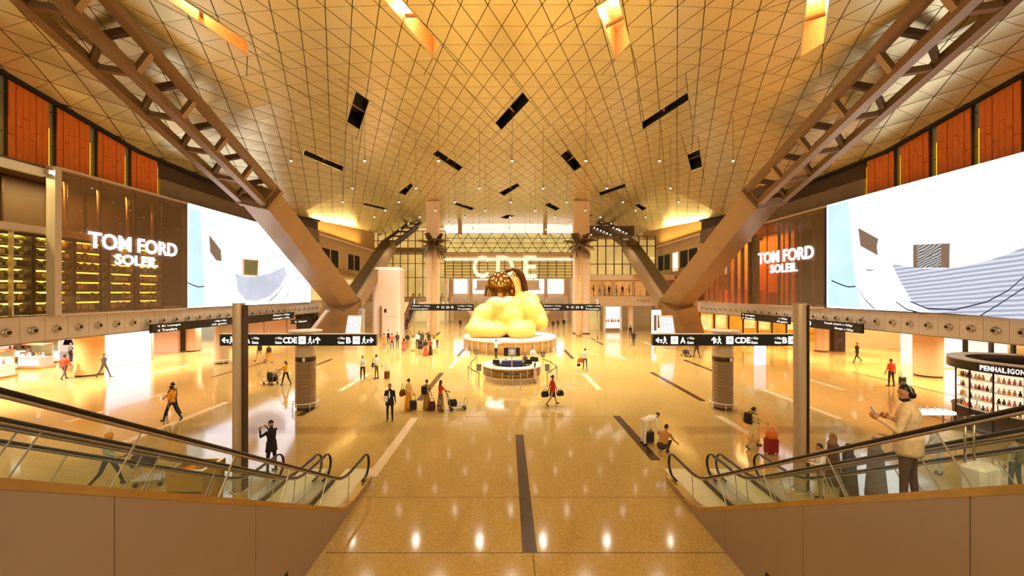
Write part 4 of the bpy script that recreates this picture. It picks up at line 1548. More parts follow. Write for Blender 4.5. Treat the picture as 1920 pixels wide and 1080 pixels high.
for i, (x, y) in enumerate(((-.9, -.55), (.95, -.5), (1.35, .1))):
    lp = thing('desk_screen', ['small desk screen at the left seat of the information desk', 'small desk screen at the right seat of the information desk', 'small desk screen at the far right of the information desk'][i], 'screen', (DX + x * 1.25, DY + y * 1.6, 1.04))
    a = wloc(lp)
    MB().box(a.x - .12, a.x + .12, a.y - .08, a.y + .08, 1.04, 1.06).build('stand_foot', blackm, lp)
    MB().box(a.x - .02, a.x + .02, a.y - .02, a.y + .02, 1.06, 1.2).build('stand', blackm, lp)
    MB().bbox(a.x - .24, a.x + .24, a.y - .02, a.y + .02, 1.14, 1.46, .006).build('screen_case', blackm, lp)

# belt posts
post_me = MB().lathe([(.035, .03), (.035, .92), (.045, .93), (.045, 1.02), (0, 1.02)], 12).mesh('post', steel)
foot_me = MB().lathe([(.17, 0), (.17, .02), (.1, .035), (.035, .06)], 20).mesh('foot', steel)
M_BELT = mat('belt_dark', (40, 28, 22), .6)
posts = {}
def belt_post(px, py, lab):
    g = G(px, py)
    t = thing('belt_post', lab, 'barrier post', (g.x, g.y, 0), group='belt posts around the information desk')
    put('post', post_me, t); put('foot', foot_me, t)
    return g
pts = {
    'a': belt_post(878, 714, 'belt post furthest left, left of the information desk'), 'b': belt_post(884, 702, 'belt post at the back left of the information desk'),
    'c': belt_post(898, 727, 'belt post with a notice at the front left of the desk'), 'd': belt_post(894, 690, 'rearmost left belt post with a notice'),
    'e': belt_post(942, 729, 'left front belt post before the desk'), 'f': belt_post(976, 730, 'right front belt post before the desk'),
    'g': belt_post(961, 725, 'middle belt post touching the desk front'),
    'h': belt_post(1018, 696, 'rearmost right belt post with a notice'), 'i': belt_post(1044, 713, 'belt post furthest right, right of the desk'),
    'j': belt_post(1026, 727, 'belt post with a notice at the front right of the desk'), 'k': belt_post(1033, 702, 'belt post at the back right of the desk')}
for a, b_, lab in (('a', 'c', 'front left belt'), ('d', 'b', 'rear left belt'), ('b', 'a', 'side left belt'), ('e', 'f', 'dark front belt between two posts'), ('e', 'g', 'left slanting belt at the desk front'), ('g', 'f', 'right slanting belt at the desk front'),
                   ('h', 'k', 'rear right belt'), ('k', 'i', 'side right belt'), ('j', 'i', 'front right belt')):
    p, q = pts[a], pts[b_]
    mb = MB()
    mid = (p + q) / 2
    mb.beam((p.x, p.y, .955), (mid.x, mid.y, .925), .012, .06)
    mb.beam((mid.x, mid.y, .925), (q.x, q.y, .955), .012, .06)
    o = mb.build('barrier_belt', M_BELT, None, at=(p.x, p.y, 0))
    tag(o, 'retractable ' + lab + ' at the information desk', 'belt')
for k, lab in (('c', 'front left'), ('d', 'rear left'), ('h', 'rear right'), ('j', 'front right')):
    g = pts[k]
    t = thing('notice_frame', 'small framed notice on the %s belt post' % lab, 'notice', (g.x, g.y, 1.02))
    MB().box(g.x - .015, g.x + .015, g.y - .015, g.y + .015, 1.02, 1.12).build('stem', steel, t)
    MB().box(g.x - .15, g.x + .15, g.y - .02, g.y + .02, 1.1, 1.52).build('frame', blackm, t)
    MB().box(g.x - .12, g.x + .12, g.y - .028, g.y - .02, 1.14, 1.48).build('sheet', mat('notice_sheet', (150, 140, 130), .5, vary=.4, scale=12), t)

# ================================================================ gilt bin box behind the left escalators
gb = thing('gilt_box', 'gilded square planter box seen through the left escalator glass', 'planter', (-8.95, 11.6, 0))
mb = MB()
mb.loft([[(-9.5, 11.2, 0), (-8.55, 11.2, 0), (-8.55, 12.0, 0), (-9.5, 12.0, 0)], [(-9.56, 11.14, 1.2), (-8.5, 11.14, 1.2), (-8.5, 12.06, 1.2), (-9.56, 12.06, 1.2)], [(-9.46, 11.24, 1.2), (-8.6, 11.24, 1.2), (-8.6, 11.96, 1.2), (-9.46, 11.96, 1.2)], [(-9.44, 11.26, 1.02), (-8.62, 11.26, 1.02), (-8.62, 11.94, 1.02), (-9.44, 11.94, 1.02)]])
mb.build('box', brass, gb)
MB().box(-9.5, -8.56, 11.16, 11.19, .56, .6).build('seam', bronze_dark, gb)

# ================================================================ ROUND KIOSK at the right
KX, KY, KR = 23.2, 17.6, 2.55
t = thing('perfume_kiosk', 'round perfume kiosk with dark ring fascia and white letters at the right edge', 'kiosk', (KX, KY, 0))
MB().lathe([(1.95, 3.16), (2.4, 3.2), (KR, 3.18), (KR, 3.12)], 64, (KX, KY, 0)).build('ring_top', mat('kiosk_pale_ring', (206, 188, 166), .35, vary=.04), t)
MB().lathe([(KR, 3.12), (KR, 2.72), (KR - .15, 2.70), (1.95, 2.72), (1.95, 3.16)], 64, (KX, KY, 0)).build('ring_fascia', mat('kiosk_dark_fascia', (48, 36, 30), .3, .2), t)
mb = MB()
txt = "PENHALIGON'S"
ang = 185.0
for i, ch in enumerate(txt):
    a = math.radians(ang)
    ang += 1.7 if ch in "I'" else 3.05
    p = Vector((KX + (KR + .01) * math.cos(a), KY + (KR + .01) * math.sin(a), 2.82))
    tang = Vector((-math.sin(a), math.cos(a), 0))
    w = .05 if ch == "'" else .112
    if ch == "'": lettering(mb, ch, p + Vector((0, 0, .13)), tang, (0, 0, 1), .04, .08, .02)
    elif ch == 'I': lettering(mb, ch, p + tang * .012, tang, (0, 0, 1), .035, .21, .02)
    else: lettering(mb, ch, p, tang, (0, 0, 1), w, .21, .02, bold=.01)
mb.build('lettering', glow('kiosk_letters', (255, 244, 226), 1.6), t)
M_KW = glow('kiosk_lit_back', (255, 226, 190), .85, .08, 2)
for k in range(10):
    a0, a1 = math.radians(150 + 21 * k), math.radians(150 + 21 * k + 20)
    x0, y0 = KX + 2.15 * math.cos(a0), KY + 2.15 * math.sin(a0)
    x1, y1 = KX + 2.15 * math.cos(a1), KY + 2.15 * math.sin(a1)
    MB().lathe([(2.05, .9), (2.05, 2.7)], 4, (KX, KY, 0), a0=a0, a1=a1).build('lit_back', M_KW, t)
    MB().tube([(x0 * 1 + .2 * math.cos(a0), y0 + .2 * math.sin(a0), 0.02), (x0 + .2 * math.cos(a0), y0 + .2 * math.sin(a0), 2.72)], .03, 6).build('frame_post', blackm, t)
    for z in (.95, 1.4, 1.85, 2.3):
        MB().lathe([(2.05, z), (2.34, z), (2.34, z + .03), (2.05, z + .03)], 4, (KX, KY, 0), a0=a0, a1=a1, smooth=False).build('shelf', white, t)
MB().lathe([(2.4, 0), (2.4, .1), (2.36, .12), (2.36, .88), (2.4, .9), (2.05, .92)], 48, (KX, KY, 0)).build('plinth', mat('kiosk_dark_base', (66, 46, 34), .35, vary=.1), t)
bt = {}
bcol = [('clear', (240, 226, 206)), ('amber', (226, 150, 60)), ('dark', (60, 44, 40)), ('rose', (222, 120, 110))]
for nm_, c in bcol:
    bt[nm_] = MB().bbox(-.045, .045, -.035, .035, 0, .13, .008).lathe([(.02, .13), (.02, .16), (.028, .165), (.028, .215), (0, .22)], 10).mesh('perfume_bottle', mat('perfume_' + nm_, c, .15, vary=.1))
for k in range(7):
    for z in (.98, 1.43, 1.88, 2.33):
        for j in range(5):
            nm_, _ = random.choice(bcol)
            a = math.radians(150 + 21 * k + 2.5 + 3.8 * j)
            if random.random() < .15: continue
            o = put('perfume_bottle', bt[nm_], None, (KX + 2.2 * math.cos(a), KY + 2.2 * math.sin(a), z + .001), (0, 0, a + PI / 2))
            tag(o, '%s capped perfume bottle on a kiosk shelf' % {'clear': 'pale', 'amber': 'amber', 'dark': 'black', 'rose': 'rose'}[nm_], 'bottle', nm_ + ' bottles on the kiosk shelves')
tag(MB().lathe([(.9, 0), (.9, .012), (.86, .016), (0, .016)], 40, (19.4, 17.2, 0)).build('floor_disc', M_LAND), 'pale round floor disc left of the round kiosk', 'floor disc')
o = thing('display_table', 'low glowing white display table left of the round kiosk', 'table', (19.9, 18.6, 0))
MB().bbox(19.0, 20.7, 18.3, 18.9, .55, .7, .03).build('table_top', glow('table_glow', (255, 240, 220), 1.0), o)
for x in (19.1, 20.6):
    for y in (18.38, 18.82):
        MB().box(x - .03, x + .03, y - .03, y + .03, 0, .55).build('leg', steel, o)
for k in range(4):
    tag(put('perfume_bottle', bt['clear'], None, (19.3 + .35 * k, 18.6, .701), (0, 0, .3 * k)), 'pale capped perfume bottle on the low white table', 'bottle', 'bottles on the low white table')
# ================================================================ FAR END of the hall
M_LITG = glow('lit_golden_interior', (248, 208, 128), .8, .35, .22)  # walls glow in place of the lamps inside
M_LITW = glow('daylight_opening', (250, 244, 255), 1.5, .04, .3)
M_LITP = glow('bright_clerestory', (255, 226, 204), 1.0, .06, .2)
M_FG = glass_mat('facade_glass', (246, 240, 226), .96, .03, .7)
M_MUL = mat('facade_mullion', (92, 66, 36), .4, .4)
M_PIL = mat('pale_pillar', (226, 196, 164), .4, vary=.04, scale=.5)

far = MB().box(-45, 45, 101, 101.4, 0, 26).build('wall_far', mat('far_wall', (220, 186, 140), .6, vary=.08, scale=.3))
tag(far, 'warm far wall closing the concourse behind the letters', 'wall', kind='structure')


def curtain(name, label, x0, x1, y, levels, ncol, skip=None):
    """A glazed screen: every pane and every mullion on its own."""
    t = thing(name, label, 'glazing', ((x0 + x1) / 2, y, levels[0]))
    dx = (x1 - x0) / ncol
    for i in range(ncol):
        for j in range(len(levels) - 1):
            MB().box(x0 + dx * i + .05, x0 + dx * (i + 1) - .05, y - .012, y + .012, levels[j] + .05, levels[j + 1] - .05).build('glass_pane', M_FG, t)
    for i in range(ncol + 1):
        MB().box(x0 + dx * i - .07, x0 + dx * i + .07, y - .12, y + .08, levels[0], levels[-1]).build('mullion', M_MUL, t)
    for z in levels:
        MB().box(x0, x1, y - .1, y + .1, z - .06, z + .06).build('transom', M_MUL, t)
    return t


# left glazing before a golden-lit interior
curtain('curtain_wall', 'tall mullioned glass wall with golden interior behind the far escalators', -27.5, -12.4, 80.5, [5.2, 9.2, 12.0, 16.6, 18.6], 10)
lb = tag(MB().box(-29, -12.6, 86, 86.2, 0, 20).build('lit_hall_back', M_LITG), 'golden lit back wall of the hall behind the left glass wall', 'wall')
tag(MB().box(-29, -12.4, 80.2, 86, 14.3, 15.2).build('bridge_beam', M_UPW), 'taupe bridge beam inside the left glass wall', 'beam')
tag(MB().box(-29, -12.4, 77.5, 86, 4.3, 5.1).build('landing_slab', M_COLT), 'upper landing slab at the top of the far escalators', 'slab')
# centre: clerestory, diamond lattice, lettered gallery, bright openings
cl = tag(MB().box(-13, 14, 82.5, 82.8, 18.2, 21.0).build('clerestory', M_LITP), 'pinkish bright clerestory above the diamond lattice', 'clerestory')
for x in (-9.6, 7.9):
    tag(MB().bbox(x - .4, x + .4, 81.8, 82.5, 18.0, 21.0, .05).build('clerestory_post', M_COLT), 'short post in the clerestory %s of the middle' % ('left' if x < 0 else 'right'), 'post')
lat = thing('diamond_lattice', 'dark diamond lattice truss spanning above the letters C D E', 'lattice truss', (.3, 80.2, 14.2))
x0, x1, z0, z1 = -12.4, 13.4, 14.2, 18.0
nd = 11
dx = (x1 - x0) / nd
for zz in (z0, z0 + (z1 - z0) * .25, z0 + (z1 - z0) * .5, z0 + (z1 - z0) * .75, z1):
    MB().box(x0, x1, 80.12, 80.24, zz - .05, zz + .05).build('lattice_rail', M_MUL, lat)
hz = (z1 - z0) / 2
for i in range(nd * 2 + 1):
    for j in range(2):
        xa = x0 + dx / 2 * i
        za = z0 + hz * j
        if i < nd * 2:
            up = (i + j) % 2 == 0
            MB().beam((xa, 80.18, za if up else za + hz), (xa + dx / 2, 80.18, za + hz if up else za), .1, .12, up=(0, 1, 0)).build('lattice_bar', M_MUL, lat)
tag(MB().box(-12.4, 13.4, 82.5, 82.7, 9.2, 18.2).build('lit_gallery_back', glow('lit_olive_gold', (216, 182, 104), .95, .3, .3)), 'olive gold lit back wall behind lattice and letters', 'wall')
tag(MB().bbox(-12.4, 13.4, 79.9, 80.3, 13.35, 14.1, .04).build('lattice_beam', M_COLT), 'cream beam between lattice and letters', 'beam')
for x in (-12.2, 13.2):
    tag(MB().bbox(x - .25, x + .25, 79.85, 80.35, 0, 9.05, .04).build('gallery_post', M_PIL), 'slim post under the %s end of the lettered gallery' % ('left' if x < 0 else 'right'), 'post')
cg = curtain('letter_gallery', 'gridded glass gallery that carries the letters C D E', -12.4, 13.4, 80.0, [9.1, 9.7, 10.3, 10.9, 11.5, 12.1, 12.7], 15)
MB().box(-12.4, 13.4, 79.7, 79.9, 12.6, 12.95).build('lit_rail', glow('rail_white', (255, 240, 220), 1.3), cg)
for ch, x, w in (('C', -6.75, 3.1), ('D', -2.1, 3.6), ('E', 3.35, 2.6)):
    t = thing('gate_letter', 'huge cream letter %s standing on the gridded gallery' % ch, 'letter', (x + w / 2, 79.4, 9.0), group='letters C D E')
    mb = MB()
    lettering(mb, ch, (x, 79.4, 9.0), (1, 0, 0), (0, 0, 1), w, 4.5, .3, bold=.02)
    mb.build('letter_body', mat('letter_cream_glow', (250, 240, 216), .4, vary=.02, emit=.45), t)  # glow put into the cream so the letters look brighter
    MB().box(x + .3, x + .4, 79.4, 79.98, 9.3, 9.5).build('bracket', M_MUL, t)
for i, (x0_, x1_) in enumerate(((-14.5, -9.6), (-9.0, -4.2), (-3.6, 3.4), (4.0, 9.2), (9.8, 14.8))):
    o = tag(MB().box(x0_, x1_, 98, 98.2, 5.9, 9.4).build('daylight_panel', M_LITW), 'white daylight opening %s behind the statue' % ['furthest left', 'left', 'in the middle', 'right', 'furthest right'][i], 'window')
    MB().box(x0_ - .15, x0_, 97.8, 98.1, 0, 9.6).build('jamb', M_COLT, o)
    MB().box(x1_, x1_ + .15, 97.8, 98.1, 0, 9.6).build('jamb', M_COLT, o)
    MB().box((x0_ + x1_) / 2 - .05, (x0_ + x1_) / 2 + .05, 97.9, 98.1, 5.9, 9.4).build('bar', M_COLT, o)
bb = thing('hanging_board', 'big pale billboard hanging under the letters behind the dome', 'billboard', (.4, 82.2, 6.9))
MB().bbox(-6.2, 6.7, 82.0, 82.3, 7.0, 8.7, .05).build('board_face', mat('billboard_grey', (222, 206, 190), .4, vary=.12, scale=.4), bb)
MB().bbox(-6.5, 7.0, 81.9, 82.4, 6.6, 7.0, .05).build('board_base', cream, bb)
for x in (-5, 5.6):
    MB().tube([(x, 82.2, 8.7), (x, 82.44, 9.4)], .06, 6).build('hanger', steel, bb)
for i, x in enumerate((-11.7, -7.5, 8.3, 12.6)):
    t = thing('concourse_pillar', ['pale pillar left of the letters', 'thin pillar under the letter C', 'thin pillar right of the letter E', 'pale pillar at the right end of the gallery'][i], 'pillar', (x, 84, 0))
    r = .55 if i in (0, 3) else .32
    MB().lathe([(r, .1), (r, 9.0)], 16, (x, 84, 0)).build('shaft', M_PIL, t)
    MB().lathe([(r * 1.3, 0), (r * 1.3, .1), (r, .14)], 16, (x, 84, 0)).build('foot', steel, t)

# two far escalators facing the viewer, two more flanking the statue's back
M_STL = mat('far_step_light', (206, 180, 170), .4, .3)
M_STD = mat('far_step_dark', (104, 80, 70), .4, .3)
stp = MB().box(-.5, .5, 0, .4, -.05, 0, 0).box(-.5, .5, .0, .03, -.25, -.05, 1).mesh('step', [M_STL, M_STD])
for i, (x, lab) in enumerate(((-17.2, 'left one of the two far escalators beside the white tower'), (-13.3, 'right one of the two far escalators, before the left palm'))):
    y0 = 67.5 if i == 0 else 70.0
    t = thing('far_escalator', lab, 'escalator', (x, y0, 0), group='far escalators up to the landing')
    for k in range(21):
        put('step', stp, t, (0, .4 * k, .235 * (k + 1)))
    for sx in (-.62, .62):
        MB().prism([(x + sx - .05, y0 - .9, 0), (x + sx - .05, y0 - .9, .9), (x + sx - .05, y0, 1.0), (x + sx - .05, y0 + 8.4, 5.9), (x + sx - .05, y0 + 9.2, 5.9), (x + sx - .05, y0 + 9.2, 4.5), (x + sx - .05, y0 + 8.2, 4.3), (x + sx - .05, y0 + .4, 0)], (.1, 0, 0)).build('balustrade', M_YELB if False else mat('far_balustrade', (190, 150, 110), .3, .3), t)
        MB().tube([(x + sx, y0 - 1.0, .25), (x + sx, y0 - 1.05, .7), (x + sx, y0 - .8, .98), (x + sx, y0, 1.08), (x + sx, y0 + 8.4, 5.98), (x + sx, y0 + 9.2, 5.98)], .07, 6).build('handrail', M_HAND, t)
    MB().box(x - .6, x + .6, y0 - 1.2, y0, 0, .03).build('landing_plate', steel, t)
for s, nm in ((-1, 'left'), (1, 'right')):
    t = thing('concourse_stair', 'long crowded stair rising %s of the statue into the concourse' % nm, 'stair', (AX + s * 5.2, 70, 0))
    for k in range(14):
        MB().box(AX + s * 3.4 - 1.0 + s * .28 * k, AX + s * 3.4 + 1.0 + s * .28 * k, 68 + .5 * k, 76, .22 * k, .22 * (k + 1)).build('tread', beige, t)
    MB().beam((AX + s * 2.6, 67.6, 1.1), (AX + s * 6.2, 75, 4.3), .1, .7).build('side_rail', steel, t)

# white tower left of the escalators, pillars behind the palms
tw = thing('white_tower', 'tall white rounded block tower beside the far escalators', 'tower', (-16.7, 56, 0))
MB().bbox(-18.7, -14.8, 55, 58, 0, 9.7, .35).build('tower_body', mat('tower_white', (242, 214, 200), .45, vary=.03, scale=.6), tw)
MB().box(-18.55, -14.95, 54.98, 55.0, 2.9, 2.93).build('tower_joint', beige, tw)
MB().box(-16.9, -16.6, 54.97, 55.0, 3.4, 3.9).build('sign_plate', blackm, tw)
MB().box(-17.45, -17.2, 54.7, 55, 0, 4.3).build('fin', mat('timber_fin', (150, 110, 60), .4), tw)
fr = thing('poster_frame', 'square white framed poster left of the white tower', 'poster', (-20.4, 54, 0))
MB().box(-21.4, -19.3, 54.0, 54.15, .4, 4.0).build('frame', white, fr)
MB().box(-21.1, -19.6, 53.98, 54.0, .7, 3.7).build('sheet', mat('poster_grey', (210, 200, 196), .5, vary=.15, scale=1.2), fr)
for s, x, lab in ((-1, -11.1, 'broad pale pillar behind the left palm'), (1, 11.2, 'broad pale pillar behind the right palm')):
    t = thing('broad_pillar', lab, 'pillar', (x, 60, 0))
    w = 1.15 if s > 0 else .9
    MB().bbox(x - w, x + w, 59.2, 60.8, 0.15, zc(x, 60) - .05, .12).build('shaft', M_PIL, t)
    MB().bbox(x - w - .05, x + w + .05, 59.15, 60.85, 0, .15, .02).build('plinth', bronze_dark, t)

# ---------------------------------------------------------------- the two palms
M_FROND = mat('palm_frond_olive', (104, 78, 44), .5, vary=.35, scale=3)
M_TRUNK = mat('palm_trunk_pale', (196, 156, 108), .6, vary=.25, scale=8, bump=.4)


def frond_mesh(L, droop):
    mb = MB()
    sp = []
    for k in range(9):
        q = k / 8
        sp.append(Vector((0, L * (q - .18 * q * q * droop), .9 * q * (1.1 - q * 1.55 * droop))))
    mb.tube(sp, [.04 - .003 * k for k in range(9)], 5)
    for k in range(1, 17):
        q = k / 17
        i = min(int(q * 8), 7)
        p = sp[i].lerp(sp[i + 1], q * 8 - i)
        ll = .62 * math.sin(PI * min(1, q * .8 + .2)) + .12
        for sd in (-1, 1):
            tip = p + Vector((sd * ll * .75, ll * .55, -.25 * ll - .18))
            w = Vector((0, .05, .0))
            mid = p.lerp(tip, .5) + Vector((0, 0, .06))
            mb.add([p - w, p + w, mid + w, mid - w, tip], [(0, 1, 2, 3), (3, 2, 4)], 0)
    return mb.mesh('frond', M_FROND)


FR = [frond_mesh(2.9, .95), frond_mesh(2.7, 1.3), frond_mesh(2.3, .5)]
for x, yb, lab in ((-10.3, 55.6, 'feathery palm tree in the far hall left of the letters'), (10.1, 55.6, 'feathery palm tree in the far hall right of the letters, before the broad pillar')):
    t = thing('palm_tree', lab, 'palm', (x, yb, 0))
    zt = 12.4
    tr = MB()
    n = 26
    pts = [(x + .18 * math.sin(k / n * 2.2), yb, zt * k / n) for k in range(n + 1)]
    tr.tube(pts, [.48 - .2 * (k / n) + (.03 if k % 2 else 0) for k in range(n + 1)], 12)
    tr.build('trunk', M_TRUNK, t)
    top = Vector(pts[-1])
    MB().ball(top + Vector((0, 0, .1)), (.42, .42, .55), 10, 8).build('crown_heart', M_TRUNK, t)
    for k in range(44):
        a = 2.39996 * k
        el = [.45, .05, -.5, .85][k % 4]
        o = put('frond', FR[[0, 1, 1, 2][k % 4]], t, top - Vector((x, yb, 0)) + Vector((0, 0, .25)), (el, 0, a))

# ---------------------------------------------------------------- right far block: shops, café floor, glazed lounge
rb = tag(MB().box(12.6, 26.2, 62, 72, 4.1, 5.6).build('cafe_slab', M_COLT), 'pale slab carrying the upper café right of the right palm', 'slab')
lsb = tag(MB().box(12.6, 26.2, 62, 72, 8.1, 8.9).build('lounge_slab', M_COLT), 'pale slab between the café and the lounge glazing above', 'slab')
tag(MB().box(12.6, 26.2, 69, 69.2, 5.6, 8.1).build('cafe_back_wall', glow('cafe_back', (224, 150, 76), .8, .4, .5)), 'orange lit back wall of the upper café', 'wall')
tag(MB().box(12.6, 26.2, 70, 70.2, 8.9, 15.4).build('lounge_back_wall', M_LITG), 'golden lit back wall of the lounge above the café', 'wall')
for x in (12.8, 26.0):
    tag(MB().bbox(x - .2, x + .2, 70.2, 71, 0, 15.0, .04).build('cafe_wall_pier', M_PIL), 'pale pier carrying the café slabs at their %s back corner' % ('left' if x < 20 else 'right'), 'pier')
for x in (15.3, 17.0, 20.2, 22.4):
    MB().lathe([(.25, 5.6), (.25, 8.1)], 12, (x, 63.5, 0)).build('cafe_pillar', M_PIL, lsb)
for k in range(4):
    xx = 20.4 + .55 * k
    MB().lathe([(.1, .0), (.1, .12)], 10, (xx, 61.98, 4.9), axis=(0, -1, 0)).build('air_nozzle', black, rb)
curtain('lounge_glazing', 'mullioned lounge glazing above the café right of the palm', 12.9, 23.2, 62.2, [8.9, 10.6, 13.4, 15.0], 8)
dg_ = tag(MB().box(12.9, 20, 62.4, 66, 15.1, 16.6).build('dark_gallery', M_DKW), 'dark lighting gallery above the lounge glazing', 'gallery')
for k in range(14):
    p = (13.2 + .5 * (k % 12), 62.2, 15.2 + .22 * ((k * 5) % 6))
    tag(MB().lathe([(.05, .2), (.12, .0), (0, .03)], 8, p).ball((p[0], p[1], p[2] + .02), .08, 8, 6, 1).build('spot_lamp', [blackm, M_BULB]), 'small bright spot lamp on the dark gallery', 'lamp', 'spot lamps on the dark gallery')
for k in range(9):
    x = 13.4 + 1.15 * k
    t = thing('cafe_table', 'small round café table on the upper café floor', 'table', (x, 63.2 + .8 * (k % 2), 5.6), group='café tables on the upper floor')
    if k == 0:
        ct = t
        MB().lathe([(0, .72), (.38, .72), (.4, .74), (.38, .76), (0, .76)], 14).build('table_top', white, t, local=True)
        MB().lathe([(.03, .02), (.03, .72)], 8).build('pedestal', steel, t, local=True)
        MB().lathe([(.25, 0), (.25, .02), (.03, .04)], 12).build('foot', steel, t, local=True)
    else:
        for ch in ct.children:
            c = ch.copy(); COL.objects.link(c); c.parent = t
# ground floor shops under the café block
gs = thing('lit_vitrine', 'white lit shop vitrine below the café floor', 'vitrine', (17, 64, 0))
MB().box(15.8, 18.2, 64, 64.3, .4, 3.9).build('vitrine_back', glow('vitrine_white', (255, 244, 230), 1.0, .1, 1), gs)
for x in (15.7, 18.3):
    MB().box(x - .12, x + .12, 63.6, 64.4, 0, 4.1).build('vitrine_post', white, gs)
for z in (.4, 1.4, 2.4):
    MB().box(15.8, 18.2, 63.7, 64, z, z + .06).build('shelf', white, gs)
for k in range(8):
    tag(put('perfume_bottle', bt[['amber', 'rose', 'clear', 'dark'][k % 4]], None, (16.0 + .28 * k, 63.85, 1.461), (0, 0, 0), (2, 2, 2.6)), 'tall bottle on the white vitrine shelf', 'bottle', 'bottles in the white vitrine')
lw = tag(MB().box(21.2, 24.2, 58, 58.3, .2, 3.6).build('lit_shop_wall', M_LITW), 'bright white shop wall behind the two dark-dressed walkers', 'shop wall')
for k in range(5):
    MB().box(21.4 + .55 * k, 21.8 + .55 * k, 57.9, 58.0, .6 + .4 * (k % 2), 2.9).build('display_panel', mat('display_grey', (150, 140, 130), .5, vary=.2), lw)
tag(MB().box(13, 15.4, 66, 66.2, 0, 4.1).build('gold_shop_wall', M_LITG), 'golden lit passage wall right of the right palm', 'wall')
gt = tag(MB().lathe([(.42, .0), (.42, 4.0)], 16, (19.6, 63.0, 0)).lathe([(.5, 0), (.5, .1), (.42, .12)], 16, (19.6, 63, 0)).build('shop_pillar', M_PIL), 'round pale pillar between the vitrine and the bright shop', 'pillar')

# ---------------------------------------------------------------- left far upper wall with windows, and right counterpart
for s, nm in ((-1, 'left'), (1, 'right')):
    uw = MB()
    uw.box(X(s, 26.8), X(s, 27.2), 53.2, 79, 8.9, 14.2)
    o = tag(uw.build('upper_side_wall', beige), 'beige upper wall with dark windows behind the %s V truss' % nm, 'wall')
    MB().prism([(X(s, 26.6), 53, 14.2), (X(s, 26.6), 79, 14.2), (X(s, 26.6), 79, 18.2), (X(s, 26.6), 53, 16.4)], (s * .3, 0, 0)).build('gold_frieze', M_SOFF, o)
    MB().box(X(s, 26.3), X(s, 26.7), 53, 79, 14.15, 14.4).build('lit_cornice', cream, o)
    MB().box(X(s, 26.3), X(s, 33), 53.2, 79, 8.6, 8.9).build('balcony_floor', M_COLT, o)
    MB().box(X(s, 26.3), X(s, 33), 53.2, 79, 4.1, 5.0).build('gallery_floor', M_COLT, o)
    MB().box(X(s, 30), X(s, 30.2), 53.2, 79, 5.0, 8.6).build('gallery_back', orange_wall if s > 0 else M_LITG, o)
    for (a, b) in ((56.5, 62.5), (66.0, 71.5)):
        wn = MB().box(X(s, 26.76), X(s, 26.8), a, b, 10.0, 12.6).build('dark_window', dark, o)
        for q in (a, (a + b) / 2, b):
            MB().box(X(s, 26.7), X(s, 26.8), q - .1, q + .1, 10.0, 12.6).build('window_bar', cream, wn)
    for k in range(6):
        y = 54 + 2.4 * k
        MB().box(X(s, 26.35), X(s, 26.37), y + .04, y + 2.36, 8.9, 10.0).build('rail_pane', G_SHOP, o)
    if s > 0:
        MB().box(X(s, 26.74), X(s, 26.79), 63.2, 65.2, 9.6, 12.6).build('lit_window', M_LITP, o)
    # cove that gilds the side strip of the vault
    area_light('frieze_light', (X(s, 25.6), 62, 14.6), (PI, s * math.radians(-10), 0), .4, 18, 900, (1, .72, .25))

# ================================================================ LOWER ARCADE LEFT
lp = tag(MB().box(-32.9, -32.6, 32.0, 36.6, .05, 3.5).build('lit_white_panel', M_LITW), 'blazing white lit panel in the left arcade behind the grey-suited man', 'lit panel')
for q in (32.0, 36.6):
    MB().box(-33, -32.5, q - .1, q + .1, 0, 3.6).build('panel_post', M_COLT, lp)
bw = tag(MB().box(-37, -21.5, 52.5, 52.8, 0, 4.2).build('arcade_end_wall', mat('arcade_beige', (226, 190, 158), .5, vary=.05)), 'beige end wall of the left arcade behind the pole', 'wall')
for x in (-35, -32, -29, -26):
    MB().box(x, x + .04, 52.46, 52.5, .1, 4.1).build('wall_joint', bronze_dark, bw)
bw2 = tag(MB().box(-41, -34.0, 41.2, 41.5, 0, 3.6).build('arcade_cross_wall', mat('arcade_beige', (226, 190, 158), .5)), 'beige cross wall right of the white lit panel', 'wall')
MB().box(-35.6, -34.9, 41.15, 41.2, 2.1, 2.2).build('wall_slot', bronze_dark, bw2)
for k in range(3):
    t = thing('gilt_gate', ['left gilded counter gate deep in the left arcade', 'middle gilded counter gate deep in the left arcade', 'right gilded counter gate deep in the left arcade'][k], 'gate', (-31.6 + .75 * k, 45, 0))
    x = -31.6 + .75 * k
    MB().bbox(x - .3, x + .3, 44.7, 45.3, 0, 1.0, .04).build('cabinet', brass, t)
    MB().box(x - .34, x + .34, 44.66, 45.34, 1.0, 1.05).build('top', M_COLT, t)
    MB().ball((x, 45, 1.2), (.2, .15, .15), 8, 6).build('ornament', M_JAR, t)
dp = thing('leaning_panels', 'row of dark leaning display panels behind the left pier', 'display', (-22.5, 50.6, 0))
for k in range(3):
    MB().beam((-26.6 + 1.0 * k, 51.6, .3), (-27.2 + 1.0 * k, 52.1, 3.45), .9, .08, up=(0, 1, 0)).build('panel_leaf', blackm, dp)
sl_ = thing('slanted_rail', 'pale slanted ramp rail leaning against the left pier', 'rail', (-22.6, 47.0, 0))
MB().beam((-24.2, 47, .2), (-20.9, 46.6, 4.1), .5, .3).build('rail', white, sl_)
MB().beam((-24.0, 46.8, .05), (-20.8, 46.4, 3.9), .1, .12).build('edge', steel, sl_)
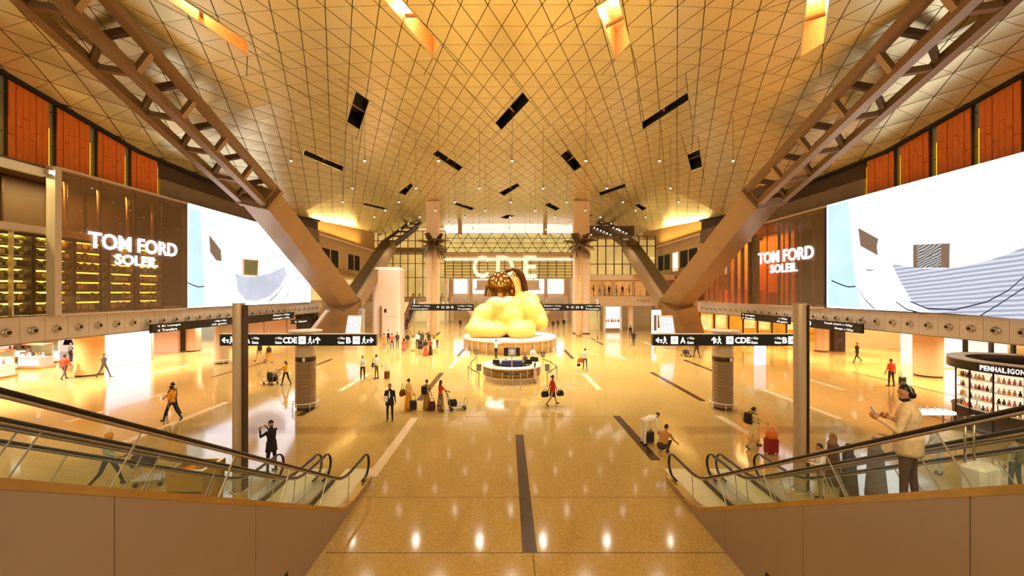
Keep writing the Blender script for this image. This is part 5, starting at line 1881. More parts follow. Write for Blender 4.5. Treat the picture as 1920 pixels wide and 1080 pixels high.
# the bright shop at the left edge
sb = tag(MB().box(-60, -38.5, 41.6, 41.9, 0, 3.7).build('shop_back_wall', glow('shop_pink_back', (255, 222, 200), .75, .2, .35)), 'pale pink lit back wall of the left arcade shop', 'wall')
for i, (x, y, w, d_) in enumerate(((-37.6, 29.0, 2.6, .9), (-38.4, 32.5, 1.8, 1.0), (-41, 35.0, 2.4, 1.0), (-37.2, 36.4, 1.6, .9), (-45, 37.0, 2.4, 1.0))):
    t = thing('shop_counter', ['long white lit counter on a gold base at the left edge', 'white lit counter with coral shelf behind the first counter', 'white counter furthest back in the left arcade shop',
                               'white counter beside the amber column', 'white counter far left in the arcade shop'][i], 'counter', (x, y, 0))
    MB().bbox(x - w / 2, x + w / 2, y - d_ / 2, y + d_ / 2, .14, 1.0, .03).build('carcass', white, t)
    MB().box(x - w / 2 - .08, x + w / 2 + .08, y - d_ / 2 - .08, y + d_ / 2 + .08, 0, .14).build('gold_base', brass, t)
    MB().box(x - w / 2 + .1, x + w / 2 - .1, y - d_ / 2 - .012, y - d_ / 2, .3, .85).build('lit_front', glow('counter_glow', (255, 240, 226), 1.2, .1, 2), t)
    MB().box(x - w / 2 + .05, x + w / 2 - .05, y + d_ / 2 - .1, y + d_ / 2, 1.0, 1.9).build('back_shelf', mat('counter_back', (196, 214, 190), .4), t)
    MB().box(x - w / 2, x + w / 2, y - d_ / 2 + .3, y + d_ / 2, 1.9, 2.0).build('canopy_board', mat('coral_board', (226, 140, 90), .4), t)
    for k in range(6):
        tag(put('perfume_bottle', bt[['amber', 'rose', 'clear', 'dark'][(k + i) % 4]], None, (x - w / 2 + .2 + (w - .4) * k / 5, y - .1, 1.001), (0, 0, k * .4), (1.5, 1.5, 1.5)), 'perfume bottle on a white counter of the left arcade shop', 'bottle', 'bottles on the left arcade counters')
for i, (px, yy) in enumerate(((66, 38), (100, 39), (128, 39.5))):
    t = thing('hanging_bag', ['dark handbag hanging left in the arcade shop', 'dark handbag hanging in the middle of the arcade shop', 'grey handbag hanging right in the arcade shop'][i], 'bag', P(px, 640, yy))
    c = P(px, 640, yy)
    MB().loft([[(c.x - .4, yy - .12, c.z - .35), (c.x + .4, yy - .12, c.z - .35), (c.x + .4, yy + .12, c.z - .35), (c.x - .4, yy + .12, c.z - .35)], [(c.x - .3, yy - .06, c.z + .15), (c.x + .3, yy - .06, c.z + .15), (c.x + .3, yy + .06, c.z + .15), (c.x - .3, yy + .06, c.z + .15)]]).build('bag_body', blackm, t)
    MB().tube([(c.x - .2, yy, c.z + .15), (c.x - .1, yy, c.z + .4), (c.x + .1, yy, c.z + .4), (c.x + .2, yy, c.z + .15)], .03, 6).build('strap', blackm, t)
    MB().tube([(c.x, yy, c.z + .4), (c.x, yy, 3.62)], .012, 4).build('cord', blackm, t)

# ================================================================ LOWER ARCADE RIGHT
M_OLIT = glow('orange_lit_shop', (240, 150, 40), .9, .35, .5)
ob = tag(MB().box(20.5, 45, 52.6, 52.9, 0, 3.7).build('orange_shop_wall', M_OLIT), 'orange lit shop wall deep in the right arcade', 'wall')
for k in range(11):
    x = 21.6 + 1.9 * k
    MB().box(x, x + .1, 52.4, 52.6, .1, 3.6).build('wall_post', bronze_dark, ob)
    if k % 3 != 1:
        MB().box(x + .3, x + 1.6, 52.5, 52.6, 1.3 + .2 * (k % 2), 3.2).build('lit_poster', glow('poster_amber', (255, 206, 120), 1.2, .4, 1.5), ob)
    MB().box(x + .25, x + 1.7, 52.1, 52.6, .7, .8).build('wall_shelf', wood, ob)
for k in range(10):
    x, y = 24.5 + 1.7 * (k % 5) + .4 * (k // 5), 49.5 - 3.2 * (k // 5)
    t = thing('shop_table', 'low timber display table in the orange right arcade shop', 'table', (x, y, 0), group='display tables in the orange shop')
    if k == 0:
        t0_ = t
        MB().bbox(-.6, .6, -.35, .35, .72, .8, .02).build('table_top', wood, t, local=True)
        for a in (-.52, .52):
            for b_ in (-.28, .28):
                MB().box(a - .03, a + .03, b_ - .03, b_ + .03, 0, .72).build('leg', bronze_dark, t, local=True)
        MB().box(-.5, .5, -.25, .25, .2, .24).build('lower_shelf', wood, t, local=True)
    else:
        for ch in t0_.children:
            c = ch.copy(); COL.objects.link(c); c.parent = t
    for j in range(3):
        tag(put('amber_jar', jm['amber_jar'], None, (x - .35 + .35 * j, y, .8), (0, 0, j), None), 'amber lidded jar on a timber display table', 'jar', 'jars on the orange shop tables')
orc = tag(MB().box(36, 60, 44, 44.3, 0, 3.6).build('amber_shop_wall', glow('amber_pale_back', (250, 178, 96), 1.0, .3, .25)), 'amber pale lit wall between the right arcade columns', 'wall')
wsh = thing('white_boutique', 'white lit boutique niche behind the round kiosk', 'shop', (38.5, 34, 0))
MB().box(34.5, 43.5, 34.6, 34.9, 0, 3.6).build('niche_back', glow('boutique_white', (255, 232, 210), 1.0, .12, .5), wsh)
MB().box(34.4, 43.5, 32.4, 34.6, 0, .12).build('niche_floor', white, wsh)
for x in (37.3, 39.4, 41.2):
    MB().box(x - .12, x + .12, 32.3, 32.5, .12, 3.6).build('black_post', blackm, wsh)
MB().box(37.6, 39.2, 34.4, 34.6, .3, 3.4).build('lit_door', M_LITW, wsh)
mq = thing('white_dress_form', 'white shirt and dark trousers dress form in the boutique niche', 'mannequin', (35.6, 33.6, .12))
MB().lathe([(.16, .9), (.19, 1.15), (.22, 1.4), (.17, 1.5), (.06, 1.55), (.06, 1.65)], 14, (35.6, 33.6, .12)).build('torso', white, mq)
MB().tube([(35.5, 33.6, .14), (35.52, 33.6, .5), (35.55, 33.6, 1.05)], [.06, .08, .11], 10).build('trouser_leg', blackm, mq)
MB().tube([(35.75, 33.5, .14), (35.7, 33.55, .5), (35.65, 33.6, 1.05)], [.06, .08, .11], 10).build('trouser_leg', blackm, mq)
ea = thing('timber_easel', 'tilted timber easel beside the dress form', 'easel', (35.0, 33.4, .12))
MB().beam((34.7, 33.3, .12), (35.2, 33.4, 2.2), .08, .05).build('leg', wood, ea)
MB().beam((35.25, 33.3, .12), (35.0, 33.4, 2.2), .08, .05).build('leg', wood, ea)
MB().beam((34.85, 33.3, .8), (35.25, 33.3, .8), .06, .06).build('tray', wood, ea)
tb = thing('black_side_table', 'thin black side table with lower tray by the boutique posts', 'table', (37.0, 31.2, 0))
MB().box(36.3, 37.6, 31, 31.4, .85, .9).build('table_top', blackm, tb)
MB().box(36.6, 37.6, 31, 31.4, .25, .29).build('tray', blackm, tb)
for x in (36.62, 37.58):
    for y in (31.03, 31.37):
        MB().box(x - .02, x + .02, y - .02, y + .02, 0, .85).build('leg', blackm, tb)
rv = thing('display_riser', 'low white display riser with coat stand inside the right arcade', 'display', (37, 28.2, 0))
MB().bbox(34.6, 40.5, 29.0, 30.6, 0, .3, .04).build('riser', M_COLT, rv)
ds = tag(MB().bbox(21.0, 21.9, 33.6, 33.9, .02, 2.0, .04).build('lit_totem', glow('totem_white', (240, 232, 240), .9, .1)), 'bright upright advertising totem right of the dark walking man', 'totem')
dl_me = MB().lathe([(.16, 0), (.2, 0), (.2, .03), (.16, .03), (.14, .06)], 16).mesh('trim_ring', steel)
lens_me = MB().lathe([(.16, .02), (0, .03)], 16).mesh('lens', glow('downlight_lens', (255, 240, 214), 9))
for s in (-1, 1):
    sdl = bpy.data.lights.new('arcade_beam', 'SPOT')
    sdl.energy = 1500
    sdl.color = (1.0, .93, .84) if s < 0 else (1.0, .80, .52)
    sdl.spot_size, sdl.spot_blend, sdl.shadow_soft_size = math.radians(150), 1.0, .16
    for y in (22, 27, 32, 37, 42, 47):
        for d in (27.5, 32.5, 38):
            t = thing('downlight', 'round recessed downlight in the %s arcade ceiling' % ('left' if s < 0 else 'right'), 'lamp', (X(s, d), y, 3.62), group='downlights in the %s arcade' % ('left' if s < 0 else 'right'))
            put('trim_ring', dl_me, t)
            put('lens', lens_me, t)
            lo = bpy.data.objects.new('arcade_beam', sdl)
            COL.objects.link(lo)
            lo.location = (X(s, d), y, 3.58)
# ================================================================ PEOPLE: one continuous voxel-joined body each, hands with five fingers, hair and loose clothing as children
SKIN = {k: mat('skin_' + k, c, .5, vary=.06) for k, c in (('tan', (196, 132, 88)), ('brown', (140, 86, 52)), ('fair', (224, 170, 130)))}
_CL = {}


def cloth(c):
    if c not in _CL:
        _CL[c] = mat('cloth_%d_%d_%d' % c, c, .8, vary=.14, scale=14)
    return _CL[c]


PRINTS = {}


def printed(c1, c2, sc=22):
    k = (c1, c2)
    if k not in PRINTS:
        m = bpy.data.materials.new('printed_cloth')
        m.use_nodes = True
        nt = m.node_tree
        v = nt.nodes.new('ShaderNodeTexVoronoi'); v.inputs['Scale'].default_value = sc
        tc = nt.nodes.new('ShaderNodeTexCoord')
        r = nt.nodes.new('ShaderNodeValToRGB'); r.color_ramp.interpolation = 'CONSTANT'
        r.color_ramp.elements[0].color = lin(c1); r.color_ramp.elements[1].color = lin(c2); r.color_ramp.elements[1].position = .5
        nt.links.new(tc.outputs['Object'], v.inputs['Vector'])
        nt.links.new(v.outputs['Color'], r.inputs['Fac'])
        nt.links.new(r.outputs[0], nt.nodes['Principled BSDF'].inputs['Base Color'])
        nt.nodes['Principled BSDF'].inputs['Roughness'].default_value = .8
        PRINTS[k] = m
    return PRINTS[k]


HAIR = mat('hair_black', (28, 18, 14), .45, vary=.2, scale=30)
HAIRB = mat('hair_brown', (60, 36, 22), .45, vary=.2, scale=30)
EYE = mat('eye_dark', (24, 14, 10), .3)
SHOE = mat('shoe_leather', (34, 24, 20), .35, vary=.1)
SHOEW = mat('shoe_white', (236, 226, 214), .5, vary=.05)


def rv(a, b, ang_fwd, ang_side, L):
    """A limb vector of length L hanging down, swung forward (+y) and sideways (+x)."""
    f, s_ = math.radians(ang_fwd), math.radians(ang_side)
    d = Vector((math.sin(s_), math.sin(f) * math.cos(s_), -math.cos(f) * math.cos(s_)))
    return d * L


def hand_shape(mb, wrist, dirv, palm, mt, S=1.0, curl=.45, side=1):
    """Palm, four unequal bent fingers and a thumb from the side of the palm. palm: the way the palm faces."""
    d = dirv.normalized()
    n = (palm - d * palm.dot(d))
    n = n.normalized() if n.length > 1e-4 else d.orthogonal().normalized()
    x = d.cross(n) * side
    pl_ = .095 * S
    a = wrist
    mb.loft([[a + x * (-.022 * S) - n * .012 * S, a + x * (.022 * S) - n * .012 * S, a + x * (.022 * S) + n * .012 * S, a + x * (-.022 * S) + n * .012 * S],
             [a + d * pl_ * .6 + x * (-.04 * S) - n * .014 * S, a + d * pl_ * .6 + x * (.04 * S) - n * .014 * S, a + d * pl_ * .6 + x * (.04 * S) + n * .014 * S, a + d * pl_ * .6 + x * (-.04 * S) + n * .014 * S],
             [a + d * pl_ + x * (-.038 * S) - n * .01 * S, a + d * pl_ + x * (.038 * S) - n * .01 * S, a + d * pl_ + x * (.038 * S) + n * .01 * S, a + d * pl_ + x * (-.038 * S) + n * .01 * S]], mt, True)
    for i, L in enumerate((.066, .078, .074, .058)):
        p = a + d * (pl_ * .95) + x * ((.03 - .02 * i) * S)
        pts = [p - d * .01 * S]
        cur = d.copy()
        for seg, fr in enumerate((.42, .33, .25)):
            cur = (cur * math.cos(curl) + n * math.sin(curl)).normalized()
            pts.append(pts[-1] + cur * (L * fr * S + (.01 * S if seg == 0 else 0)))
            nn = (n * math.cos(curl) - d * 0).normalized()
        mb.tube(pts, [.0098 * S, .0095 * S, .0088 * S, .006 * S], 5, mt)
    t0 = a + d * pl_ * .25 + x * (.028 * S)
    t1 = t0 + (x * .7 + d * .6 + n * .25).normalized() * .036 * S
    t2 = t1 + (x * .25 + d * .9 + n * .35).normalized() * .03 * S
    mb.tube([t0 - x * .012 * S, t1, t2], [.013 * S, .011 * S, .007 * S], 5, mt)


PENDING = []


def person(x, y, face, label, Hh=1.75, top=(240, 236, 228), legs=(40, 34, 34), skin='tan', hair='short', pose='stand', armL=(0, 8, 12), armR=(0, 8, 12),
           sleeve='long', shoes=SHOE, skirt=None, coat=None, lean=0, z=0, group=None, look=0, nod=0, vox=.024, fat=1.0, female=False, headwear=None, tie=None, robe=None, hairm=None, crouch=0):
    """face: heading in degrees, 0 looks away from the viewer (+Y), 90 looks to the left (-X), 180 looks at the viewer."""
    k = Hh / 1.75
    mb = MB()                      # shapes of the body
    segs = []                      # (a, b, ra, rb, region)
    def cap(a, b, ra, rb, reg, n=10):
        a, b = Vector(a), Vector(b)
        d = (b - a)
        l = d.length
        u = d.normalized()
        mb.tube([a - u * ra * .85, a - u * ra * .5, a, a + d * .33, a + d * .66, b, b + u * rb * .5, b + u * rb * .85],
                [ra * .5, ra * .86, ra, ra * .67 + rb * .33, ra * .33 + rb * .67, rb, rb * .86, rb * .5], n)
        segs.append((a, b, ra, rb, reg))
    hipz = .93 * k
    sw = {'stand': (4, -3, 3, 3), 'walk': (19, -15, 6, 18), 'bigwalk': (25, -20, 6, 20), 'sit': (88, 88, 90, 90), 'squat': (108, 100, 150, 146), 'bend': (3, -2, 4, 4)}[pose]
    # legs in the local frame: +y forward
    Lt, Ls = .44 * k, .43 * k
    feet = []
    legv = []
    for sd, fw, kn in ((-1, sw[0], sw[2]), (1, sw[1], sw[3])):
        hp = Vector((sd * .092 * k, 0, 0))
        th = rv(0, 0, fw, sd * (3 if pose != 'squat' else 7), Lt)
        sh = rv(0, 0, fw - kn, sd * 1, Ls)
        legv.append((sd, hp, th, sh, fw - kn))
        feet.append((hp + th + sh).z)
    base = -min(feet) + .075 * k          # pelvis height so that the lower foot stands on the ground
    pel = Vector((0, 0, base))
    for sd, hp, th, sh, an in legv:
        a = pel + hp
        b = a + th
        c = b + sh
        cap(a, b, .082 * k * fat, .058 * k, 'legs')
        cap(b, c, .057 * k, .042 * k, 'legs' if not skirt or not female else 'shin')
        f = Vector((0, 1, 0))
        if pose in ('walk', 'bigwalk') and an < -10:
            f = Vector((0, .75, -.62)).normalized()
        heel = c - f * .05 * k + Vector((0, 0, -.035 * k))
        toe = c + f * .16 * k + Vector((0, 0, -.045 * k))
        cap(heel, toe, .038 * k, .034 * k, 'shoe', 8)
    if pose == 'squat':
        mb.ball(pel + Vector((0, 0, -.03)), (.2 * k, .18 * k, .16 * k), 14, 10)
        segs.append((pel + Vector((-.05, 0, -.05)), pel + Vector((.05, 0, -.05)), .18 * k, .18 * k, 'legs'))
    ln = Matrix.Rotation(math.radians(-lean), 3, 'X')
    up = lambda v: pel + ln @ Vector(v)
    sh_w = (.19 if not female else .165) * k * (fat ** .5)
    # torso as stacked rings
    rings = []
    tor = [(-.09, .135, .10), (0.0, .165, .118), (.12, .15, .105), (.24, .155, .112), (.36, .178, .12), (.46, .175, .105), (.52, .11, .075), (.56, .062, .06)]
    for (zz, rx, ry) in tor:
        if female: rx = rx * (.94 if zz != .12 else .84)
        rings.append([up((rx * k * fat * math.cos(2 * PI * i / 14), ry * k * fat * math.sin(2 * PI * i / 14), zz * k)) for i in range(14)])
    mb.loft(rings)
    segs.append((up((0, 0, .08 * k)), up((0, 0, .5 * k)), .17 * k * fat, .15 * k * fat, 'top'))
    segs.append((up((0, 0, -.06 * k)), up((0, 0, .01 * k)), .17 * k * fat, .17 * k * fat, 'legs'))
    # neck, head
    neck = up((0, .01 * k, .56 * k))
    lk = Matrix.Rotation(math.radians(look), 3, 'Z') @ Matrix.Rotation(math.radians(-nod), 3, 'X')
    hd_l = Matrix.Rotation(math.radians(-lean * .5), 3, 'X') if pose != 'bend' else Matrix.Rotation(math.radians(-lean * .8), 3, 'X')
    hm = hd_l @ lk
    hc = neck + hd_l @ Vector((0, .015 * k, .155 * k))
    cap(neck - Vector((0, 0, .03 * k)), neck + hd_l @ Vector((0, .0, .07 * k)), .056 * k, .052 * k, 'skin', 10)
    hr = (.074 * k, .094 * k, .112 * k)
    Hp = lambda v: hc + hm @ (Vector(v) * k)
    mb.ball(hc, hr, 16, 12, rot=hm)
    mb.ball(Hp((0, .03, -.055)), (.056 * k, .066 * k, .062 * k), 12, 8, rot=hm)       # jaw
    cap(Hp((0, .085, .012)), Hp((0, .104, -.022)), .010 * k, .016 * k, 'skin', 6)       # nose
    for sd in (-1, 1):
        mb.ball(Hp((sd * .076, -.005, -.01)), (.012 * k, .022 * k, .032 * k), 8, 6, rot=hm)
    segs.append((Hp((0, 0, .02)), Hp((0, .02, -.06)), .1 * k, .075 * k, 'skin'))
    hands = []
    for sd, arm in ((-1, armL), (1, armR)):
        s0 = up((sd * (sh_w - .005), 0, .465 * k))
        fw, ab, el = arm[:3]
        inn = arm[3] if len(arm) > 3 else 0
        ua = ln @ rv(0, 0, fw, sd * ab, .285 * k)
        fa = ln @ rv(0, 0, fw + el, sd * (ab - inn), .255 * k)
        e = s0 + ua
        w = e + fa
        cap(s0, e, .054 * k * fat, .042 * k, 'top')
        cap(e, w, .041 * k, .028 * k, 'top' if sleeve == 'long' else 'skin')
        hands.append((sd, w, fa.normalized(), e))
    tmp = mb.mesh('person_shape', SHOE)
    mats = [cloth(top) if isinstance(top, tuple) else top, cloth(legs) if isinstance(legs, tuple) else legs, SKIN[skin], shoes, EYE]
    root = thing('person', label, 'person', (x, y, z), math.radians(face), group)
    PENDING.append(dict(root=root, me=tmp, segs=segs, hands=hands, mats=mats, k=k, vox=vox, Hp=Hp, hm=hm, female=female))
    # hair, headwear
    hm_ = hairm or HAIR
    def shell(zcut, rx, ry, rz, back=0.0, mt=hm_, name='hair', extra=None):
        h = MB()
        n, m_ = 16, 7
        vr = []
        for i in range(m_ + 1):
            t_ = PI * .5 * i / m_
            ring = []
            for j in range(n):
                a = 2 * PI * j / n
                sa_ = math.sin(a)
                low = zcut + (back * abs(sa_) if sa_ < -.1 else .07 * max(0, sa_) ** .6)
                zz = max(rz * math.cos(t_), low) if i < m_ else low
                rr_ = math.sqrt(max(0, 1 - (zz / rz) ** 2)) if zz > 0 else 1 - .6 * abs(zz / rz) ** 2
                ring.append(Hp((rx * max(rr_, .02) * math.cos(a), -.006 + ry * max(rr_, .02) * sa_, zz)))
            vr.append(ring)
        h.loft(vr, smooth=True)
        if extra: extra(h)
        h.build(name, mt, root, local=True)
    if headwear == 'cap':
        def ex(h): h.loft([[Hp((-.06, .07, .045)), Hp((.06, .07, .045)), Hp((.06, .07, .055)), Hp((-.06, .07, .055))], [Hp((-.05, .155, .03)), Hp((.05, .155, .03)), Hp((.05, .155, .037)), Hp((-.05, .155, .037))]])
        shell(.035, .084, .104, .125, 0, blackm, 'cap', ex)
    elif headwear == 'turban':
        h = MB()
        for i in range(4):
            zz = .035 + .028 * i
            rr = .093 - .008 * i * i * .5
            h.tube([Hp((rr * math.cos(2 * PI * j / 18), -.005 + 1.12 * rr * math.sin(2 * PI * j / 18), zz + .012 * math.sin(2 * PI * j / 18))) for j in range(19)], .026 * k, 6)
        h.ball(Hp((0, 0, .1)), (.075 * k, .08 * k, .05 * k), 12, 8)
        h.build('turban', cloth((232, 160, 74)), root, local=True)
    elif headwear and headwear[0] == 'hood':
        col = cloth(headwear[1])
        h = MB()
        rg = []
        for (zz, rx, ry, off) in ((.135, .03, .03, -.01), (.11, .075, .085, -.012), (.04, .10, .115, -.02), (-.05, .102, .12, -.03), (-.13, .115, .12, -.02), (-.2, .16, .14, -.01), (-.27, .2, .15, 0)):
            rg.append([Hp((rx * math.cos(2 * PI * j / 16), off + ry * math.sin(2 * PI * j / 16) * (1 if math.sin(2 * PI * j / 16) < .3 or zz < -.1 or zz > .1 else .45), zz)) for j in range(16)])
        h.loft(rg, smooth=True)
        h.build('head_scarf', col, root, local=True)
    elif hair == 'short':
        shell(.012, .081, .1, .122, -.06)
    elif hair == 'long':
        def ex(h):
            h.loft([[Hp((.085 * math.cos(a), -.02 + .09 * math.sin(a), .03)) for a in (3.3, 3.9, 4.5, 4.95, 5.5, 6.1)] + [Hp((.06, -.02, .03)), Hp((-.06, -.02, .03))],
                    [Hp((.1 * math.cos(a), -.03 + .09 * math.sin(a), -.22)) for a in (3.3, 3.9, 4.5, 4.95, 5.5, 6.1)] + [Hp((.07, -.06, -.22)), Hp((-.07, -.06, -.22))]], smooth=True)
        shell(.02, .083, .102, .124, -.08, extra=ex)
    elif hair == 'bun':
        shell(.015, .081, .1, .122, -.06, extra=lambda h: h.ball(Hp((0, -.115, .02)), .045 * k, 10, 8))
    elif hair == 'tail':
        shell(.015, .081, .1, .122, -.06, extra=lambda h: h.tube([Hp((0, -.09, .04)), Hp((0, -.13, .0)), Hp((0, -.13, -.1)), Hp((0, -.11, -.25))], [.03 * k, .035 * k, .03 * k, .012 * k], 8))
    # loose clothing
    def flare(name, z0, z1, r0, r1, m, flat=.72, n=22, dz=0):
        h = MB()
        rg = []
        steps = 6
        for i in range(steps + 1):
            q = i / steps
            zz = z0 + (z1 - z0) * q
            r_ = r0 + (r1 - r0) * q ** 1.1
            off = ln @ Vector((0, 0, zz - base)) if zz > base else Vector((0, 0, zz - base))
            rg.append([pel + off + Vector((r_ * (1 + .07 * q * math.sin(5 * 2 * PI * j / n)) * math.cos(2 * PI * j / n), r_ * flat * (1 + .07 * q * math.sin(5 * 2 * PI * j / n + 1)) * math.sin(2 * PI * j / n), 0)) for j in range(n)])
        h.loft(rg, smooth=True)
        h.build(name, m if not isinstance(m, tuple) else cloth(m), root, local=True)
    if skirt:
        flare('skirt', base + .1 * k, skirt[1] * k, .155 * k * fat, skirt[2] * k, skirt[0])
    if coat:
        flare('coat_tail', base + .13 * k, coat[1] * k, .17 * k * fat, coat[2] * k, coat[0], .8)
    if robe:
        flare('robe', base + .45 * k, .03 * k, .2 * k * fat, .3 * k * fat, robe, .8)
    if tie:
        h = MB()
        h.loft([[up((-.012 * k, .10 * k * fat, .5 * k)), up((.012 * k, .10 * k * fat, .5 * k)), up((.012 * k, .112 * k * fat, .5 * k)), up((-.012 * k, .112 * k * fat, .5 * k))],
                [up((-.045 * k, .132 * k * fat, .3 * k)), up((.045 * k, .132 * k * fat, .3 * k)), up((.045 * k, .145 * k * fat, .3 * k)), up((-.045 * k, .145 * k * fat, .3 * k))],
                [up((-.01 * k, .125 * k * fat, .14 * k)), up((.01 * k, .125 * k * fat, .14 * k)), up((.01 * k, .135 * k * fat, .14 * k)), up((-.01 * k, .135 * k * fat, .14 * k))]])
        h.build('shirt_front', cloth(tie), root, local=True)
    return root, hands, up, Hp


def finish_people():
    objs = []
    for p in PENDING:
        o = bpy.data.objects.new('tmp', p['me'])
        COL.objects.link(o)
        r = o.modifiers.new('r', 'REMESH'); r.mode = 'VOXEL'; r.voxel_size = p['vox']
        s_ = o.modifiers.new('s', 'SMOOTH'); s_.iterations = 2; s_.factor = .5
        objs.append(o)
    dg = bpy.context.evaluated_depsgraph_get()
    REG = {'top': 0, 'legs': 1, 'skin': 2, 'shoe': 3, 'shin': 2}
    for o, p in zip(objs, PENDING):
        me = bpy.data.meshes.new_from_object(o.evaluated_get(dg))
        nf = len(me.polygons)
        c = np.empty(nf * 3); me.polygons.foreach_get('center', c); c = c.reshape(-1, 3)
        best = np.full(nf, 1e9); idx = np.zeros(nf, int)
        for (a, b, ra, rb, reg) in p['segs']:
            a, b = np.array(a), np.array(b)
            d = b - a
            t = np.clip(((c - a) @ d) / max(d @ d, 1e-9), 0, 1)
            q = np.linalg.norm(c - a - t[:, None] * d, axis=1) / (ra + (rb - ra) * t)
            m_ = q < best
            best[m_] = q[m_]; idx[m_] = REG[reg]
        me.materials.clear()
        for m_ in p['mats']: me.materials.append(m_)
        mb = MB()
        nv = len(me.vertices)
        vv = np.empty(nv * 3); me.vertices.foreach_get('co', vv)
        mb.v = [tuple(r) for r in vv.reshape(-1, 3)]
        mb.f = [tuple(q.vertices) for q in me.polygons]
        mb.m = [int(i) for i in idx]
        mb.s = [True] * nf
        k = p['k']
        for (sd, w, d, e) in p['hands']:
            inward = Vector((-sd, 0, 0)) if abs(d.x) < .7 else Vector((0, 0, -1))
            hand_shape(mb, w - d * .01, d, inward, 2, k * 1.0, .4, sd)
        for sd in (-1, 1):
            mb.ball(p['Hp']((sd * .03, .083, .012)), (.0105 * k, .008 * k, .007 * k), 6, 4, 4)
        mb.tube([p['Hp']((-.024, .085, -.058)), p['Hp']((0, .093, -.06)), p['Hp']((.024, .085, -.058))], .004 * k, 4, 4)
        name = 'body'
        me2 = bpy.data.meshes.new(name)
        me2.from_pydata(mb.v, [], mb.f)
        for m_ in p['mats']: me2.materials.append(m_)
        me2.polygons.foreach_set('material_index', mb.m)
        me2.polygons.foreach_set('use_smooth', mb.s)
        put(name, me2, p['root'])
        bpy.data.objects.remove(o)
        bpy.data.meshes.remove(me)
    PENDING.clear()


def at(px, py):
    g = G(px, py)
    return g.x, g.y


# ---------------------------------------------------------------- belongings
def suitcase(x, y, rz, label, color, w=.42, d=.26, h=.6, z=0, handle=.45, tilt=0, group=None):
    t = thing('suitcase', label, 'suitcase', (x, y, z), rz, group)
    if tilt: t.rotation_euler = (tilt, 0, rz)
    c = mat('case_%d_%d_%d' % color, color, .4, vary=.08)
    MB().bbox(-w / 2, w / 2, -d / 2, d / 2, .06, .06 + h, .04).build('shell', c, t, local=True)
    for k in range(4):
        MB().box(-w / 2 + .06 + k * (w - .12) / 3 - .01, -w / 2 + .06 + k * (w - .12) / 3 + .01, -d / 2 - .008, -d / 2, .12, h).build('rib', c, t, local=True)
    for a in (-1, 1):
        for b in (-1, 1):
            MB().lathe([(0, -.012), (.03, -.012), (.03, .012), (0, .012)], 10, (a * (w / 2 - .06), b * (d / 2 - .05), .03), axis=(1, 0, 0)).build('wheel', black, t, local=True)
    if handle:
        MB().tube([(-.1, d / 2 - .03, .06 + h), (-.1, d / 2 - .03, .06 + h + handle), (.1, d / 2 - .03, .06 + h + handle), (.1, d / 2 - .03, .06 + h)], .014, 6).build('handle', steel, t, local=True)
    return t


def bag(x, y, z, rz, label, color, w=.36, d=.16, h=.28, strap=.22, name='bag'):
    t = thing(name, label, 'bag', (x, y, z), rz)
    c = cloth(color)
    MB().loft([[(-w / 2, -d / 2, 0), (w / 2, -d / 2, 0), (w / 2, d / 2, 0), (-w / 2, d / 2, 0)], [(-w / 2 - .02, -d / 2 - .02, h * .5), (w / 2 + .02, -d / 2 - .02, h * .5), (w / 2 + .02, d / 2 + .02, h * .5), (-w / 2 - .02, d / 2 + .02, h * .5)],
               [(-w / 2 + .02, -d / 4, h), (w / 2 - .02, -d / 4, h), (w / 2 - .02, d / 4, h), (-w / 2 + .02, d / 4, h)]], smooth=False).build('bag_body', c, t, local=True)
    if strap:
        MB().tube([(-w * .3, 0, h), (-w * .22, 0, h + strap * .8), (0, 0, h + strap), (w * .22, 0, h + strap * .8), (w * .3, 0, h)], .014, 6).build('strap', c, t, local=True)
    return t


def backpack(x, y, z, rz, label, color):
    t = thing('backpack', label, 'bag', (x, y, z), rz)
    c = cloth(color)
    MB().bbox(-.15, .15, -.09, .09, 0, .42, .04).build('bag_body', c, t, local=True)
    MB().bbox(-.11, .11, -.13, -.09, .05, .22, .02).build('front_pocket', c, t, local=True)
    for a in (-.09, .09):
        MB().tube([(a, .085, .4), (a, .14, .44), (a, .3, .38), (a, .32, .2), (a, .1, .05)], .018, 5).build('strap', c, t, local=True)
    return t


def cart(x, y, rz, label):
    """An airport luggage cart: it is pushed towards local +y."""
    t = thing('luggage_cart', label, 'cart', (x, y, 0), rz)
    MB().box(-.25, .25, -.1, .75, .2, .23).build('platform', steel, t, local=True)
    for a in (-.26, .26):
        MB().tube([(a, .75, .22), (a, -.1, .22), (a, -.25, .95), (a, -.32, 1.02)], .018, 6).build('side_tube', steel, t, local=True)
        MB().tube([(a, .75, .22), (a, .8, .5), (a * .9, .8, .5)], .015, 6).build('front_tube', steel, t, local=True)
    MB().tube([(-.27, -.32, 1.02), (.27, -.32, 1.02)], .024, 8).build('push_bar', black, t, local=True)
    MB().box(-.26, .26, -.24, -.2, .72, .9).build('ad_panel', beige, t, local=True)
    MB().box(-.2, .2, -.22, -.02, .6, .62).build('basket_floor', steel, t, local=True)
    MB().tube([(-.25, .8, .5), (.25, .8, .5)], .015, 6).build('front_bar', steel, t, local=True)
    for a in (-.22, .22):
        for b in (-.02, .68):
            fk = MB().box(a - .015, a + .015, b - .02, b + .02, .08, .21).build('fork', steel, t, local=True)
            MB().lathe([(0, -.02), (.075, -.02), (.08, 0), (.075, .02), (0, .02)], 12, (a, b, .08), axis=(1, 0, 0)).build('wheel', black, fk, local=True)
    return t


K_BLACK, K_NAVY, K_WHITE, K_CREAM = (30, 24, 24), (36, 36, 46), (244, 238, 230), (234, 206, 160)
